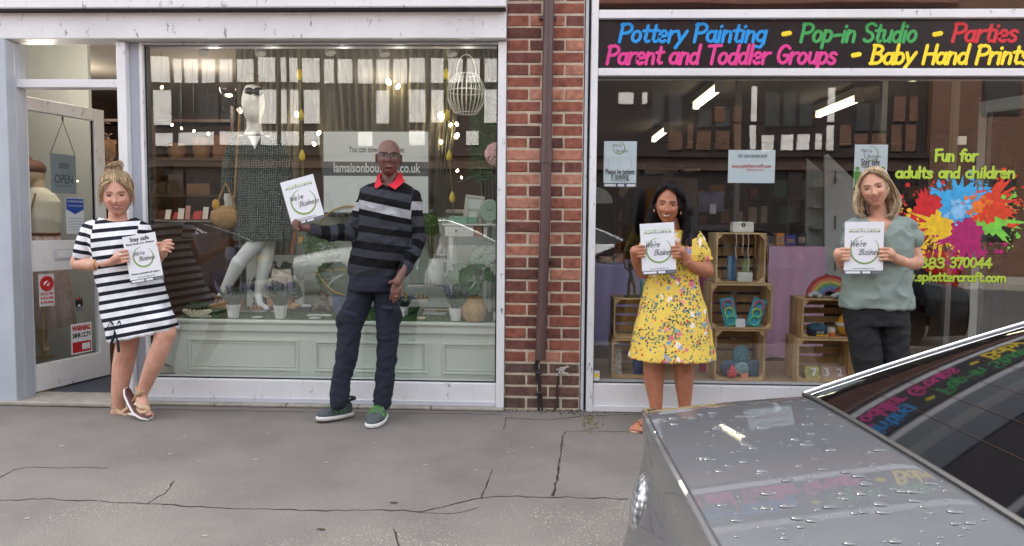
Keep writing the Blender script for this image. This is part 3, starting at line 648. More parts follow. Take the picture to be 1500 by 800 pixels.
def splat(cx, cyy, rad, n, L, mat_, seed, z, ang0=0, ang1=360, name='splat', cut=.0):
    rs = random.Random(seed); mb = MB(); c = P(cx, cyy, 0); s = 1/231; pts = []; N = 120; ray = [0]*N
    for i in range(n):
        a = rs.uniform(ang0, ang1)/360*N; ww = rs.uniform(.7, 1.5); l = rs.uniform(.25, 1)**1.3*L
        for k in range(-4, 5):
            j = int(a+k) % N; ray[j] = max(ray[j], l*math.exp(-(k/ww)**2*1.1))
    for j in range(N):
        r = (rad*(1+.1*math.sin(j*.31+seed)+.08*math.sin(j*.83+seed*2))+ray[j])*s; a = 2*math.pi*j/N
        pts.append(c+Vector((math.cos(a)*r, -z, math.sin(a)*r)))
    cc = c+Vector((0, -z, 0)); mb.add([cc]+pts, [(0, 1+(j+1) % N, 1+j) for j in range(N)])
    for i in range(n*2):
        a = R(rs.uniform(ang0, ang1)); r = (rad+rs.uniform(.3, 1.25)*L)*s; q = rs.choice((.8, 1.2, 1.8, 3.2))*s
        mb.add([c+Vector((math.cos(a)*r+q*math.cos(t)*1.1, -z-.0001*(i % 5+1), math.sin(a)*r+q*math.sin(t))) for t in [6.283*k/10 for k in range(10)]], [tuple(range(9, -1, -1))])
    return mb.build(name, mat_, sp)
def vin(n_, a, b): 
    return M(n_, a, .45, var=.25, vs=26)
splat(1362, 314, 26, 16, 22, vin('splat_red', rgb(206, 34, 40), 0), 1, .0004, 60, 300)
splat(1448, 322, 22, 20, 30, vin('splat_green', rgb(120, 204, 70), 0), 2, .0007, -60, 60)
splat(1443, 302, 24, 22, 28, vin('splat_vermilion', rgb(216, 62, 32), 0), 3, .001, -40, 70)
splat(1380, 330, 22, 26, 34, vin('splat_yellow', rgb(240, 196, 42), 0), 4, .0013, 150, 320)
splat(1404, 299, 26, 18, 20, vin('splat_blue', rgb(58, 166, 222), 0), 5, .0016, 20, 160)
splat(1415, 344, 23, 20, 28, vin('splat_magenta', rgb(172, 28, 104), 0), 6, .0019, 180, 350)
splat(1432, 303, 9, 10, 10, vin('splat_orange', rgb(232, 120, 40), 0), 7, .0022)
splat(1404, 310, 10, 8, 8, vin('splat_pale_blue', rgb(140, 196, 236), 0), 8, .0025)
lb = bx(X(1406, 205), X(1418, 205), .012, .03, P(1412, 212).z, P(1412, 199).z).build('key_box', M('cream_plastic', rgb(196, 190, 172), .5), origin=P(1412, 212), bevel=.003, label='small cream plastic box fixed high behind the right of the studio window', cat='box')
st = thing('yellow_corner_sticker', 'small white and yellow sticker in the bottom left corner of the studio window', 'sticker', P(873, 557, -.001))
bx(X(866+8), X(882), -.0022, -.0012, P(874, 557).z, P(874, 543).z).build('sheet', paper, st); bx(X(875), X(881), -.0028, -.0023, P(874, 553).z, P(874, 547).z).build('print', yl, st)
# ================================================================ ACROSS THE STREET (seen only in the shop glass)
YO = -14.2     # face of the buildings opposite
def V(px, py, Y=YO):
    "where a thing opposite stands, read from its reflection in the panes at y = 0"
    p = P(px, py, -Y); return p
tag(bx(-60, 60, -60, -11.6, -.2, -.01).build('far_pavement', Conc), kind='structure')
plas = M('white_plaster', rgb(232, 230, 224), .7, var=.08, vs=3, bump=.2)
tim = M('black_stained_timber', rgb(44, 36, 33), .75, var=.3, vs=10, bump=.3)
shopdark = M('dark_shop_interior', rgb(30, 25, 23), .5)
lat = M('leaded_pane', rgb(58, 57, 53), .3, var=.3, vs=5)
def tile_brick(n, L, b):
    tc = n.new('ShaderNodeTexCoord'); mp = n.new('ShaderNodeMapping'); mp.inputs['Rotation'].default_value = (R(90), 0, 0)
    L.new(tc.outputs['Object'], mp.inputs[0])
    t = n.new('ShaderNodeTexBrick'); t.inputs['Scale'].default_value = 1; t.inputs['Brick Width'].default_value = .225; t.inputs['Row Height'].default_value = .075; t.inputs['Mortar Size'].default_value = .006
    t.inputs['Color1'].default_value = (*rgb(112, 74, 56), 1); t.inputs['Color2'].default_value = (*rgb(86, 58, 46), 1); t.inputs['Mortar'].default_value = (*rgb(124, 110, 94), 1)
    L.new(mp.outputs[0], t.inputs['Vector']); L.new(t.outputs[0], b.inputs['Base Color'])
fbk = node_mat('far_brickwork', tile_brick, .85)
tb = thing('timber_framed_building', 'black and white half timbered building across the road with shops below', 'building', (-4, YO, 0))
bx(-22, 9.4, YO-7, YO-.06, -.05, 6.6).build('wall', tim, tb)
bx(-22, 9.4, YO-.05, YO-.0, .1, 2.55).build('shop_window', shopdark, tb)
for i in range(11): bx(-21.8+i*3.1, -21.5+i*3.1, YO-.02, YO+.06, 0, 2.6).build('shop_pilaster', tim, tb)
bx(-22, 9.4, YO-.02, YO+.12, 2.56, 2.86).build('shop_fascia', M('dull_brown_fascia', rgb(74, 56, 46), .6), tb)
zr = lambda py, px: V(px, py).z
rows = {1: [(224, 250), (256, 267), (271, 290), (296, 315), (322, 341), (348, 372), (379, 403), (411, 419), (424, 436), (443, 468), (475, 489), (495, 516), (524, 545), (551, 570), (576, 597), (600, 623), (632, 650), (656, 676), (682, 701), (708, 728), (735, 760), (770, 800), (808, 840)],
        2: [(225, 250), (380, 404), (411, 419), (424, 436), (444, 468), (551, 570), (600, 623), (632, 650), (708, 728)],
        3: [(226, 252), (261, 313), (322, 374), (382, 405), (411, 436), (444, 468), (524, 545), (600, 622), (682, 700)]}
yy = {1: (84, 120), 2: (131, 181), 3: (193, 213)}
for rw, L in rows.items():
    a, b = yy[rw]
    for p0, p1 in L:
        x0, x1 = V(p0, 200).x, V(p1, 200).x
        o_ = 3 if rw == 1 and 256 <= p0 < 372 else 0
        dz = -.02 if p0 > 470 and p0 < 590 else 0
        bx(x0, x1, YO-.055, YO-.02, zr(b, p0)+dz, zr(a+o_, p0)+dz).build('plaster_panel', plas, tb)
# right hand part of the facade: brick nogging, leaded lights, plaster squares
for p0, p1, a, b in [(1045, 1061, 155, 178), (1074, 1085, 155, 178), (1074, 1085, 180, 219), (1021, 1041, 192, 219), (980, 1001, 192, 219), (1048, 1068, 192, 219), (1308, 1324, 140, 178), (1330, 1342, 140, 178), (1306, 1320, 183, 222), (1326, 1341, 183, 222), (1252, 1272, 197, 214), (1278, 1299, 197, 214), (1231, 1247, 183, 214), (1008, 1016, 180, 218)]:
    bx(V(p0, 200).x, V(p1, 200).x, YO-.055, YO-.02, zr(b, p0), zr(a, p0)).build('brick_panel', fbk, tb)
for p0, p1, a, b in [(1100, 1108, 126, 176), (1098, 1107, 182, 218), (1116, 1134, 196, 220), (1145, 1163, 196, 220), (1169, 1187, 196, 220), (1196, 1205, 196, 220), (1212, 1222, 128, 178), (1212, 1222, 183, 221), (905, 927, 135, 152), (940, 948, 135, 152)]:
    bx(V(p0, 200).x, V(p1, 200).x, YO-.055, YO-.02, zr(b, p0), zr(a, p0)).build('plaster_panel', plas, tb)
for p0, p1, a, b in [(956, 974, 134, 184), (981, 1000, 134, 184), (1023, 1041, 160, 186), (1048, 1068, 160, 186), (1120, 1140, 134, 184), (1146, 1164, 134, 184), (1170, 1190, 134, 184), (1254, 1274, 150, 192), (1280, 1299, 150, 192), (261, 266, 135, 180), (290, 320, 135, 180), (325, 345, 135, 180), (480, 490, 135, 182)]:
    x0, x1, z0, z1 = V(p0, 200).x, V(p1, 200).x, zr(b, p0), zr(a, p0)
    w = bx(x0, x1, YO-.055, YO-.035, z0, z1).build('leaded_window', lat, tb)
    mb = MB(); s = .16; n = int((x1-x0+z1-z0)/s)+1
    for i in range(-n, n+1):
        for sg_ in (1, -1):
            q0 = (x0, z0+i*s) if sg_ > 0 else (x0, z1-i*s)
            # clip a diagonal to the opening
            pts = []
            for t in np.linspace(0, x1-x0, 12):
                z = q0[1]+sg_*t*1.3
                if z0 <= z <= z1: pts.append((x0+t, YO-.03, z))
            if len(pts) > 1: mb.tube([pts[0], pts[-1]], .008, 4)
    if mb.v: mb.build('lead_came', M('lead_came', rgb(96, 98, 98), .5), w)
MB().slab([(-22.4, YO+.45, 6.5), (9.8, YO+.45, 6.5), (9.8, YO-3.6, 9.6), (-22.4, YO-3.6, 9.6)], (0, .6, .8), .12).build('roof', M('far_tiles', rgb(104, 62, 50), .85, var=.3, vs=3), tb)
bx(-22, 9.4, YO-.02, YO+.22, 2.87, 2.98).build('jetty_beam', tim, tb)
bb = thing('brick_house', 'plain brown brick building across the road to the right of the timbered one', 'building', (14, YO, 0))
bx(9.45, 22, YO-7, YO+.1, -.05, 6.9).build('wall', fbk, bb)
for x in (10.6, 13.2, 16): 
    for z in (.9, 3.9):
        w = bx(x, x+.95, YO+.101, YO+.13, z, z+1.5).build('window_frame', tim, bb); bx(x+.06, x+.89, YO+.131, YO+.137, z+.06, z+1.44).build('pane', lat, w)
bb2 = thing('far_terrace', 'long rendered terrace across the road beyond the timbered shops', 'building', (-30, YO, 0))
bx(-48, -22.1, YO-7, YO, -.05, 6).build('wall', M('cream_render', rgb(190, 182, 168), .8, var=.1), bb2)
for x in range(-46, -23, 3): bx(x, x+1.2, YO+.001, YO+.03, 3.3, 4.7).build('window', lat, bb2)
bb3 = thing('corner_block', 'far brick block across the road beyond the plain brick building', 'building', (30, YO, 0))
bx(22.1, 46, YO-7, YO, -.05, 6.5).build('wall', fbk, bb3)
for x in range(24, 44, 3): bx(x, x+1.2, YO+.001, YO+.03, 3.3, 4.7).build('window', lat, bb3)

# ================================================================ CARS
def lampn(n, L, b):
    tc = n.new('ShaderNodeTexCoord'); v = n.new('ShaderNodeTexVoronoi'); v.inputs['Scale'].default_value = 62; v.inputs['Randomness'].default_value = .2; L.new(tc.outputs['Object'], v.inputs['Vector'])
    r = ramp(n, [(.1, rgb(226, 228, 232)), (.7, rgb(92, 94, 100))]); L.new(v.outputs['Distance'], r.inputs[0]); L.new(r.outputs[0], b.inputs['Base Color']); b.inputs['Metallic'].default_value = .75; b.inputs['Coat Weight'].default_value = 1
    bp = n.new('ShaderNodeBump'); bp.inputs['Strength'].default_value = .8; bp.inputs['Distance'].default_value = .004; bp.invert = True; L.new(v.outputs['Distance'], bp.inputs['Height']); L.new(bp.outputs[0], b.inputs['Normal'])
LampR = node_mat('lamp_reflector', lampn, .22)
def paint(name, c, metal=.55, rough=.3):
    def f(n, L, b):
        b.inputs['Metallic'].default_value = metal; b.inputs['Coat Weight'].default_value = 1; b.inputs['Coat Roughness'].default_value = .02
        tc = n.new('ShaderNodeTexCoord'); nz = n.new('ShaderNodeTexNoise'); nz.inputs['Scale'].default_value = 5; nz.inputs['Detail'].default_value = 6
        L.new(tc.outputs['Object'], nz.inputs['Vector'])
        r = ramp(n, [(.35, tuple(a*.93 for a in c)), (.7, tuple(a*1.08 for a in c))]); L.new(nz.outputs[0], r.inputs[0]); L.new(r.outputs[0], b.inputs['Base Color'])
        n2 = n.new('ShaderNodeTexNoise'); n2.inputs['Scale'].default_value = 7; n2.inputs['Detail'].default_value = 9; L.new(tc.outputs['Object'], n2.inputs['Vector'])
        r2 = ramp(n, [(.45, (.012,)*3), (.75, (.05,)*3)]); L.new(n2.outputs[0], r2.inputs[0]); L.new(r2.outputs[0], b.inputs['Coat Roughness'])
    return node_mat(name, f, rough)
tyre = M('tyre_rubber', rgb(28, 28, 28), .8, bump=.3); rim = M('alloy_rim', rgb(150, 152, 156), .3, .8)
carglass = M('tinted_car_glass', rgb(8, 9, 11), .03, spec=.5, coat=.3); chrome = M('chrome', rgb(225, 226, 230), .12, 1)
trimb = M('black_trim', rgb(22, 22, 23), .5); lampr = M('tail_lamp_red', rgb(140, 12, 14), .12); lampc = M('clear_lamp', rgb(210, 214, 220), .1, .6)
platem = M('yellow_number_plate', rgb(214, 176, 40), .5)
def make_car(name, label, pm, x0, yc, zr_, flip=1, hi=0.0, group=None, detail=False):
    """a coupe-shaped saloon: x0 rear end, yc centre line, zr_ road height; flip=-1 points it the other way"""
    W_ = .84; LN = 4.25
    c = thing(name, label, 'car', (x0, yc, zr_), group)
    T = lambda x, y, z: Vector((x0+flip*x, yc+y, zr_+z))
    # plan half width along the length, deck height along the length
    def hw(x): return W_*(1-.07*max(0, 1-x/.42)**2.4)*(1-.20*max(0, (x-3.6)/.65)**2)
    def deck(x, y):
        a = abs(y)/hw(x)
        zc = .905+.045*min(1, x/.46)**.9 if x < 1.3 else .95
        if x > 2.6: zc = lerp(.955, .70, ((x-2.6)/1.65)**1.35)
        return zc-.022*a*a-.032*max(0, (a-.80)/.20)**2.2+hi*.3
    def rearx(y, z):       # rear fascia
        a = abs(y)/W_; return .035+.02*a**3.2+.042*min(1, max(0, (z-.56)/.28))**1.3-.018*math.exp(-((z-.5)/.12)**2)+.05*max(0, (.5-z)/.3)+.035*max(0, .30-z)/.3*1.2-.012*min(1, max(0, (z-.8)/.06))+.05*(max(0, a-.88)/.12)**2
    def gbase(y):          # foot of the rear glass, curved in plan
        return .442+.008*(abs(y)/.74)**2
    # deck (boot lid to bonnet)
    def fd(u, v):
        y = (v*2-1); y = math.copysign(abs(y)**.8, y)
        xr = rearx(y*W_, .87); x = xr+(LN-.02-xr)*(u**1.25)
        yy_ = y*hw(x); return T(x, yy_, deck(x, yy_))
    MB().grid(90, 40, fd).build('boot_lid_and_bonnet', pm, c, smooth='all')
    # sides
    for sgn in (-1, 1):
        def fs(u, v):
            xr = rearx(W_, .87); x = xr+(LN-.02-xr)*(u**1.25); h = hw(x); zt = deck(x, h)
            z = lerp(zt, .20, v); b = .028*math.sin(math.pi*min(1, v*1.25))+(.0 if v < .75 else -.06*((v-.75)/.25)**2)
            return T(x, sgn*(h+b), z)
        mb = MB().grid(80, 12, fs)
        # wheel openings: drop the faces inside the arches
        keep = []
        for f in mb.f:
            p = sum((mb.v[i] for i in f), Vector())/4; lx = (p.x-x0)*flip; lz = p.z-zr_
            if min(math.hypot(lx-.92, lz-.30), math.hypot(lx-3.45, lz-.30)) > .34: keep.append(f)
        mb.f = keep; mb.mi = [0]*len(keep); mb.build('body_side', pm, c, smooth='all')
        for wx in (.92, 3.45):
            w = MB(); 
            for t in range(1): 
                prof = [(.20, -.1), (.29, -.105), (.315, -.07), (.315, .07), (.29, .105), (.20, .1)]
                M4 = Matrix.Rotation(R(90), 4, 'X')
                w.lathe(prof, T(wx, sgn*.74, .315), 28, M4=M4)
            ty = w.build('tyre', tyre, c, smooth=True)
            mb = MB(); mb.lathe([(.0, -.02), (.2, -.02), (.2, .0), (0, .0)], T(wx, sgn*.80, .315), 24, M4=Matrix.Rotation(R(90), 4, 'X'))
            for k in range(7):
                a = 2*math.pi*k/7; mb.tube([T(wx, sgn*.83, .315), T(wx+.19*math.cos(a), sgn*.825, .315+.19*math.sin(a))], .02, 5)
            mb.build('rim', rim, c, smooth=True)
        MB().grid(20, 2, lambda u, v: T(lerp(.6, 3.7, u), sgn*(hw(1.5)-.03), lerp(.62, .18, v))).build('wheel_arch_liner', trimb, c)
    # rear fascia and front fascia
    def fr(u, v):
        y = (u*2-1); y = math.copysign(abs(y)**.8, y); h = hw(rearx(y*W_, .87)); yy_ = y*h
        z = lerp(deck(rearx(y*W_, .87), yy_)+0, .20, v); return T(rearx(y*W_, z), yy_*(1 if v < 1 else .98), z)
    MB().grid(40, 20, fr).build('rear_bumper', pm, c, smooth='all')
    def ff(u, v):
        y = (u*2-1)*.80*W_; z = lerp(deck(LN-.02, y), .2, v); return T(LN-.02+.10*math.sin(math.pi*v)*(1-(abs(y)/W_)**3), y, z)
    MB().grid(24, 10, ff).build('front_bumper', pm, c, smooth='all')
    # lip round the rear edge of the lid
    L_ = []
    for i in range(41):
        y = (i/40*2-1); y = math.copysign(abs(y)**.8, y); x = rearx(y*W_, .87); yy_ = y*hw(x); L_.append(T(x+.004, yy_, deck(x, yy_)+.001))
    MB().tube(L_, .0065, 6).build('lid_edge', pm, c, smooth=True)
    # greenhouse: rear glass, roof, windscreen, side glass
    zr0 = lambda y: deck(gbase(y), y)
    RT = 1.32+hi
    def prof_side(y):  # roof crown
        return -.05*(abs(y)/.58)**2
    def frg(u, v):
        s = v*2-1; yb = s*.745; yt = s*.60; t = u
        x = lerp(gbase(yb), 1.46+.05*s*s*0-.03*s*s, t); y = lerp(yb, yt, t**1.2)
        z0 = zr0(yb)+.004; z = lerp(z0, RT+prof_side(yt), math.sin(t*math.pi/2*.97)/math.sin(math.pi/2*.97)*.35+t*.65)
        return T(x, y, z)
    rg = MB().grid(30, 30, frg).build('rear_window', carglass, c, smooth='all')
    hl = M('heater_line', rgb(40, 26, 18), .95, spec=.1)
    mb = MB()
    for k in range(15): 
        u = .08+.062*k
        mb.rings([[frg(u-.0005, .04+.92*j/30)+Vector((0, 0, .0012)), frg(u+.0005, .04+.92*j/30)+Vector((0, 0, .0012))] for j in range(31)], closed=False)
    mb.build('heater_line', hl, c)
    for e in (0, 1):
        MB().tube([frg(i/24, e)+Vector((0, (.006 if e else -.006), .002)) for i in range(25)], .004, 7).build('pillar_trim', M('silver_trim', rgb(226, 228, 232), .3, .5), c, smooth=True)
    MB().tube([frg(0, i/30)+Vector((-.004*flip, 0, .000)) for i in range(31)], .005, 6).build('rear_window_seal', trimb, c, smooth=True)
    def frf(u, v):
        s = v*2-1; x = lerp(1.45, 2.15, u); return T(x-.03*s*s*(1-u), s*.60, RT+prof_side(s*.6)-.012*0+(.012*math.sin(math.pi*u)))
    MB().grid(10, 20, frf).build('roof', pm, c, smooth='all')
    def fws(u, v):
        s = v*2-1; x = lerp(2.15, 3.0-.12*s*s, u); y = s*lerp(.60, .72, u); return T(x, y, lerp(RT+prof_side(s*.6), deck(2.95, s*.72)+.01, u**1.1))
    MB().grid(16, 20, fws).build('windscreen', carglass, c, smooth='all')
    for sgn in (-1, 1):
        def fsg(u, v):
            a = frg(1-0, (sgn+1)/2); x = lerp(.50, 2.86, u); xl = x
            top = RT-.05
            if xl < 1.46: zt = (frg((xl-.50)/.96, (sgn+1)/2).z-zr_); yt = lerp(.745, .60, ((xl-.50)/.96)**1.2)
            elif xl < 2.15: zt = top; yt = .60
            else: t = (xl-2.15)/.71; zt = lerp(top, deck(2.86, .72)+.01, t**1.1); yt = lerp(.60, .72, t)
            zb = deck(xl, hw(xl)*.93)-.012; yb = hw(xl)*.93
            return T(xl, sgn*lerp(yb, yt, v), lerp(zb, zt, v))
        MB().grid(40, 6, fsg).build('side_window', carglass, c, smooth='all')
        mb = MB().tube([fsg(i/40, 1) for i in range(41)], .014, 6); mb.build('roof_rail', pm, c, smooth=True)
        MB().tube([fsg(.55, 0), fsg(.52, 1)], .022, 6).build('door_pillar', trimb, c)
        mb = MB(); mb.ell(T(2.55, sgn*(W_+.10), .98+hi*.5), (.07, .10, .07), 10, 8); mb.build('wing_mirror', pm, c, smooth=True)
        MB().tube([T(1.45, sgn*(W_+.028), .76), T(1.60, sgn*(W_+.04), .765), T(1.72, sgn*(W_+.028), .76)], .012, 6).build('door_handle', chrome, c, smooth=True)
        # lamps
        def flamp(u, v):
            a = u*2*math.pi; r = v; yy_ = sgn*(.625+.058*math.cos(a)*r); z = .72+.062*math.sin(a)*r; h = W_
            return T(rearx(yy_, z)+.002-.018*(1-r*r)**.5, yy_, z)
        lm = MB().grid(24, 6, flamp).build('tail_lamp', LampR if detail else lampr, c, smooth='all')
        MB().grid(16, 5, lambda u, v: T(LN-.06+.08*(1-v*v)**.5, sgn*(.55+.15*math.cos(u*6.2832)*v), .62+.08*math.sin(u*6.2832)*v)).build('headlamp', lampc, c, smooth='all')
    bx_ = MB(); v = [T(-.028, y, z) for y in (-.26, .26) for z in (.58, .70)]; bx_.add([v[0], v[2], v[3], v[1]]+[q+Vector((flip*.015, 0, 0)) for q in (v[0], v[2], v[3], v[1])], [(0, 1, 2, 3), (7, 6, 5, 4), (0, 4, 5, 1), (1, 5, 6, 2), (2, 6, 7, 3), (3, 7, 4, 0)])
    bx_.build('number_plate', platem, c)
    if detail:
        # the seam of the boot lid and rain drops beading on it
        dm = M('rain_drop', rgb(120, 124, 130), .04, .0, spec=.9, coat=1)
        dn_ = bpy.data.materials.new('rain_water'); dn_.use_nodes = True; b_ = dn_.node_tree.nodes['Principled BSDF']
        b_.inputs['Roughness'].default_value = .1; b_.inputs['Specular IOR Level'].default_value = .35
        b_.inputs['Base Color'].default_value = (.075, .078, .084, 1)
        mb = MB(); rs = random.Random(5)
        for i in range(640):
            y = rs.uniform(-.78, .62); dens = 1 if y < .1 else .35
            if rs.random() > dens: continue
            x = rs.uniform(.10, gbase(y)-.015); s = rs.choice((.0018, .0025, .003, .004, .006, .008)) ; st_ = rs.uniform(1, 1.8)
            p = T(x, y, deck(x, y)); a = rs.uniform(-.4, .5)
            M3 = Matrix.Rotation(a, 3, 'Z')
            mb.ell(p, (s*st_, s, s*.3), 9, 6, M3=M3)
            if s > .004 and rs.random() < .6:
                for q in range(2): mb.ell(p+Vector((s*rs.uniform(1, 3), s*rs.uniform(-1, 1), 0)), (s*.5, s*.35, s*.2), 7, 4)
        tag(mb.build('rain_drops', dn_, c, smooth='all'), kind='stuff')
        mb = MB(); 
        mb.rings([[T(rearx(y_*W_, .87)+.028, y_*hw(.3), deck(.06, y_*hw(.3))+.0008), T(rearx(y_*W_, .87)+.0315, y_*hw(.3), deck(.06, y_*hw(.3))+.0008)] for y_ in np.linspace(-.93, .93, 40)], closed=False)
        for i in range(0):
            pass
    return c
silver = paint('silver_grey_metallic', rgb(56, 58, 63), .1, .5)
make_car('parked_car', 'wet silver grey car cropped at the right front corner with rain drops on its boot', silver, .152, -3.79, -.13, detail=True)
make_car('parked_car', 'pale silver car parked across the road facing left', paint('pale_silver', rgb(190, 192, 190)), -.2, -9.2, -.13, -1, hi=.1, group=None)
make_car('parked_car', 'bright red car parked across the road opposite the craft studio', paint('bright_red', rgb(190, 22, 26), .0), 7.4, -9.4, -.13, -1)
make_car('parked_car', 'dark blue car parked across the road opposite the boutique door', paint('dark_blue', rgb(34, 44, 66), .3), -5.3, -9.3, -.13, -1)
make_car('parked_car', 'white car parked across the road left of the red car', paint('white_paint_car', rgb(214, 216, 218), .0), 2.2, -10.9, -.13, -1, hi=.08)
# ================================================================ INSIDE THE BOUTIQUE
wallb = M('brown_shop_wall', rgb(96, 74, 62), .8, var=.15, vs=2)
floorb = M('oak_floor', rgb(104, 76, 54), .5, var=.25, vs=8, stretch=(1, 12, 1))
ceilb = M('shop_ceiling', rgb(150, 142, 132), .8)
room = thing('boutique_room', 'brown walled interior of the boutique behind its window', 'room', (-2.6, 3, 0))
bx(-5.3, -.235, .15, 5.2, -.06, .0015+.0).build('floor', floorb, room)
bx(-5.3, -.235, 5.2, 5.3, 0, 2.7).build('wall', wallb, room)
bx(-5.4, -5.3, .12, 5.3, 0, 2.7).build('wall', wallb, room)
bx(-.235, -.222, .12, 5.3, 0, 2.7).build('wall', M('pale_side_wall', rgb(150, 150, 140), .8), room)
bx(-5.4, -.222, .12, 5.3, 2.62, 2.7).build('ceiling', ceilb, room)
for i in range(28): bx(-5.28+i*.18, -5.28+i*.18+.174, .16, 2.2, .0025, .0045).build('floorboard', floorb, room)
bx(-5.3, X(134, 300, 1.25), 1.25, 1.29, 0, 2.6).build('partition', M('pale_partition', rgb(186, 190, 186), .7, var=.05), room)
# stall riser of the display
sage = M('sage_green_paint', rgb(214, 221, 210), .5, var=.04, vs=4, bump=.08)
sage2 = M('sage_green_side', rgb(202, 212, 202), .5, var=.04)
ZD = P(450, 469.5, .12).z
deckY1 = 1.0
ris = thing('display_plinth', 'pale sage green panelled plinth running under the boutique window display', 'display plinth', (-1.4, .3, 0))
xr0, xr1 = X(256, 500, .13), X(729, 500, .13)
bx(xr0, xr1, .13, .16, .13, ZD-.055).build('front_panel', sage, ris)
bx(xr0+.002, xr1, .161, deckY1, .0, ZD-.02).build('carcass', sage2, ris)
bx(xr0-.012, xr1, .10, deckY1, ZD-.022, ZD-.002).build('top_board', sage, ris, bevel=.004)
bx(xr0-.004, xr1, .118, .1295, ZD-.056, ZD-.023).build('cornice', sage, ris, bevel=.004)
bx(xr0-.002, xr1, .112, .1175, ZD-.075, ZD-.04).build('cornice', sage, ris, bevel=.002)
def mould(p0, p1, q0, q1):
    x0, x1, z0, z1 = X(p0, 500, .13), X(p1, 500, .13), P(p0, q1, .13).z, P(p0, q0, .13).z
    for k, (i, w, t) in enumerate(((0, .016, .011), (.024, .008, .007))):
        a0, a1, c0, c1 = x0+i, x1-i, z0+i, z1-i
        mb = MB(); mb.box(a0, a1, .13-t, .1299, c1-w, c1); mb.box(a0, a1, .13-t, .1299, c0, c0+w); mb.box(a0, a0+w, .13-t+.0005, .1299, c0+w, c1-w); mb.box(a1-w, a1, .13-t+.0005, .1299, c0+w, c1-w)
        mb.build('panel_moulding', sage, ris, bevel=.003)
mould(276, 438, 495, 541); mould(461, 626, 499, 544); mould(648, 760, 502, 548)
bx(X(222, 500, .3), xr0-.003, .32, .34, .13, ZD-.03).build('return_panel', sage2, ris)
gr = MB(); rs = random.Random(3)
for i in range(15000):
    x = rs.uniform(xr0+.02, xr1-.02); y = rs.uniform(.16, deckY1-.04); h = rs.uniform(.006, .014); a = rs.uniform(0, 3.14); dx, dy = math.cos(a)*.003, math.sin(a)*.003
    gr.add([(x-dx, y-dy, ZD), (x+dx, y+dy, ZD), (x+rs.uniform(-.006, .006), y+rs.uniform(-.006, .006), ZD+h)], [(0, 1, 2)])
gm = M('artificial_turf', rgb(62, 98, 50), .8, var=.35, vs=30)
gr.box(xr0+.01, xr1-.01, .15, deckY1-.03, ZD-.001, ZD+.002)
tag(gr.build('artificial_grass', gm), 'short artificial grass covering the top of the display plinth', 'grass', kind='stuff')
def D(px, py):
    p = G(px, py, ZD+.003)
    return p if p.y > .19 else Vector((P(px, py, .19).x, .19, ZD+.003))
def SC(Y): return (Y+4.75)/1100   # metres per pixel at that depth
# backdrop board and curtains
bkd = M('pale_green_backdrop', rgb(186, 196, 184), .7, var=.05)
zb = P(560, 312, 1.04).z
bd = thing('backdrop_board', 'pale green board standing behind the boutique display below the curtains', 'backdrop', (X(560, 400, 1.04), 1.04, 0))
bx(X(412, 400, 1.04), X(735, 400, 1.04), 1.03, 1.06, 0.02, zb).build('board', bkd, bd); bx(X(412, 400, 1.04)-.01, X(735, 400, 1.04)+.01, .99, 1.07, zb+.001, zb+.03).build('top_ledge', M('ledge_white', rgb(205, 208, 198), .5), bd, bevel=.004)
def curt_mat(n, L, b):
    b.inputs['Base Color'].default_value = (*rgb(138, 138, 126), 1); b.inputs['Roughness'].default_value = .9
    b.inputs['Transmission Weight'].default_value = 0; b.inputs['Alpha'].default_value = .8
CurM = node_mat('sheer_curtain', curt_mat, .9, .1)
def curtain(tl, tr_, bl, br, yb, Y, lab, seed, yt=58, folds=10):
    rs = random.Random(seed); ph = [rs.uniform(0, 6) for _ in range(4)]
    c = thing('sheer_curtain', lab, 'curtain', P((bl+br)/2, yb, Y))
    def f(u, v):
        px = lerp(lerp(tl, tr_, u), lerp(bl, br, u), v**.8); py = lerp(yt, yb, v)
        p = P(px, py, Y); p.y += .028*math.sin(u*folds*6.28+ph[0]+.4*math.sin(v*3))+.012*math.sin(u*folds*14+ph[1]+v)
        return p
    MB().grid(110, 14, f).build('cloth', CurM, c, smooth='all')
    return c
curtain(344, 442, 350, 430, 452, .97, 'grey sheer curtain hanging behind the mannequin in the green spotted dress', 1)
curtain(446, 656, 478, 636, 318, 1.0, 'wide grey sheer curtain hanging behind the poster with the web address', 2, folds=17)
curtain(656, 690, 636, 652, 318, .93, 'narrow white curtain edge right of the poster', 5, folds=4)
curtain(688, 735, 706, 735, 318, .98, 'grey sheer curtain hanging behind the white wire lampshade', 3, folds=6)
# shelving deep in the shop
shl = thing('display_shelving', 'dark wooden shelving with boxes and baskets at the left of the boutique', 'shelving', (X(290, 300, 2.6), 2.6, 0))
sx0, sx1 = X(120, 300, 2.6), X(345, 300, 2.6)
for z in (.4, .75, 1.08, 1.42, 1.78, 2.15): bx(sx0, sx1, 2.5, 2.85, z, z+.025).build('shelf', DkW, shl)
for x in (sx0, (sx0+sx1)/2, sx1): bx(x, x+.03, 2.51, 2.86, 0, 2.3).build('upright', DkW, shl)
cols = [rgb(112, 80, 50), rgb(96, 62, 40), rgb(130, 102, 70), rgb(58, 42, 36), rgb(116, 36, 36), rgb(150, 142, 128)]
stm = [M('stock_%d' % i, c, .7, var=.25, vs=12, bump=.3) for i, c in enumerate(cols)]
rs = random.Random(11); NTH = ['first', 'second', 'third', 'fourth', 'fifth', 'sixth', 'seventh', 'eighth', 'ninth', 'tenth', 'eleventh', 'twelfth', 'thirteenth', 'fourteenth', 'fifteenth', 'sixteenth', 'seventeenth', 'eighteenth', 'nineteenth', 'twentieth', 'twenty first', 'twenty second', 'twenty third', 'twenty fourth', 'twenty fifth']
places = ['on the lowest', 'on the second', 'on the third', 'on the fourth', 'on the top']
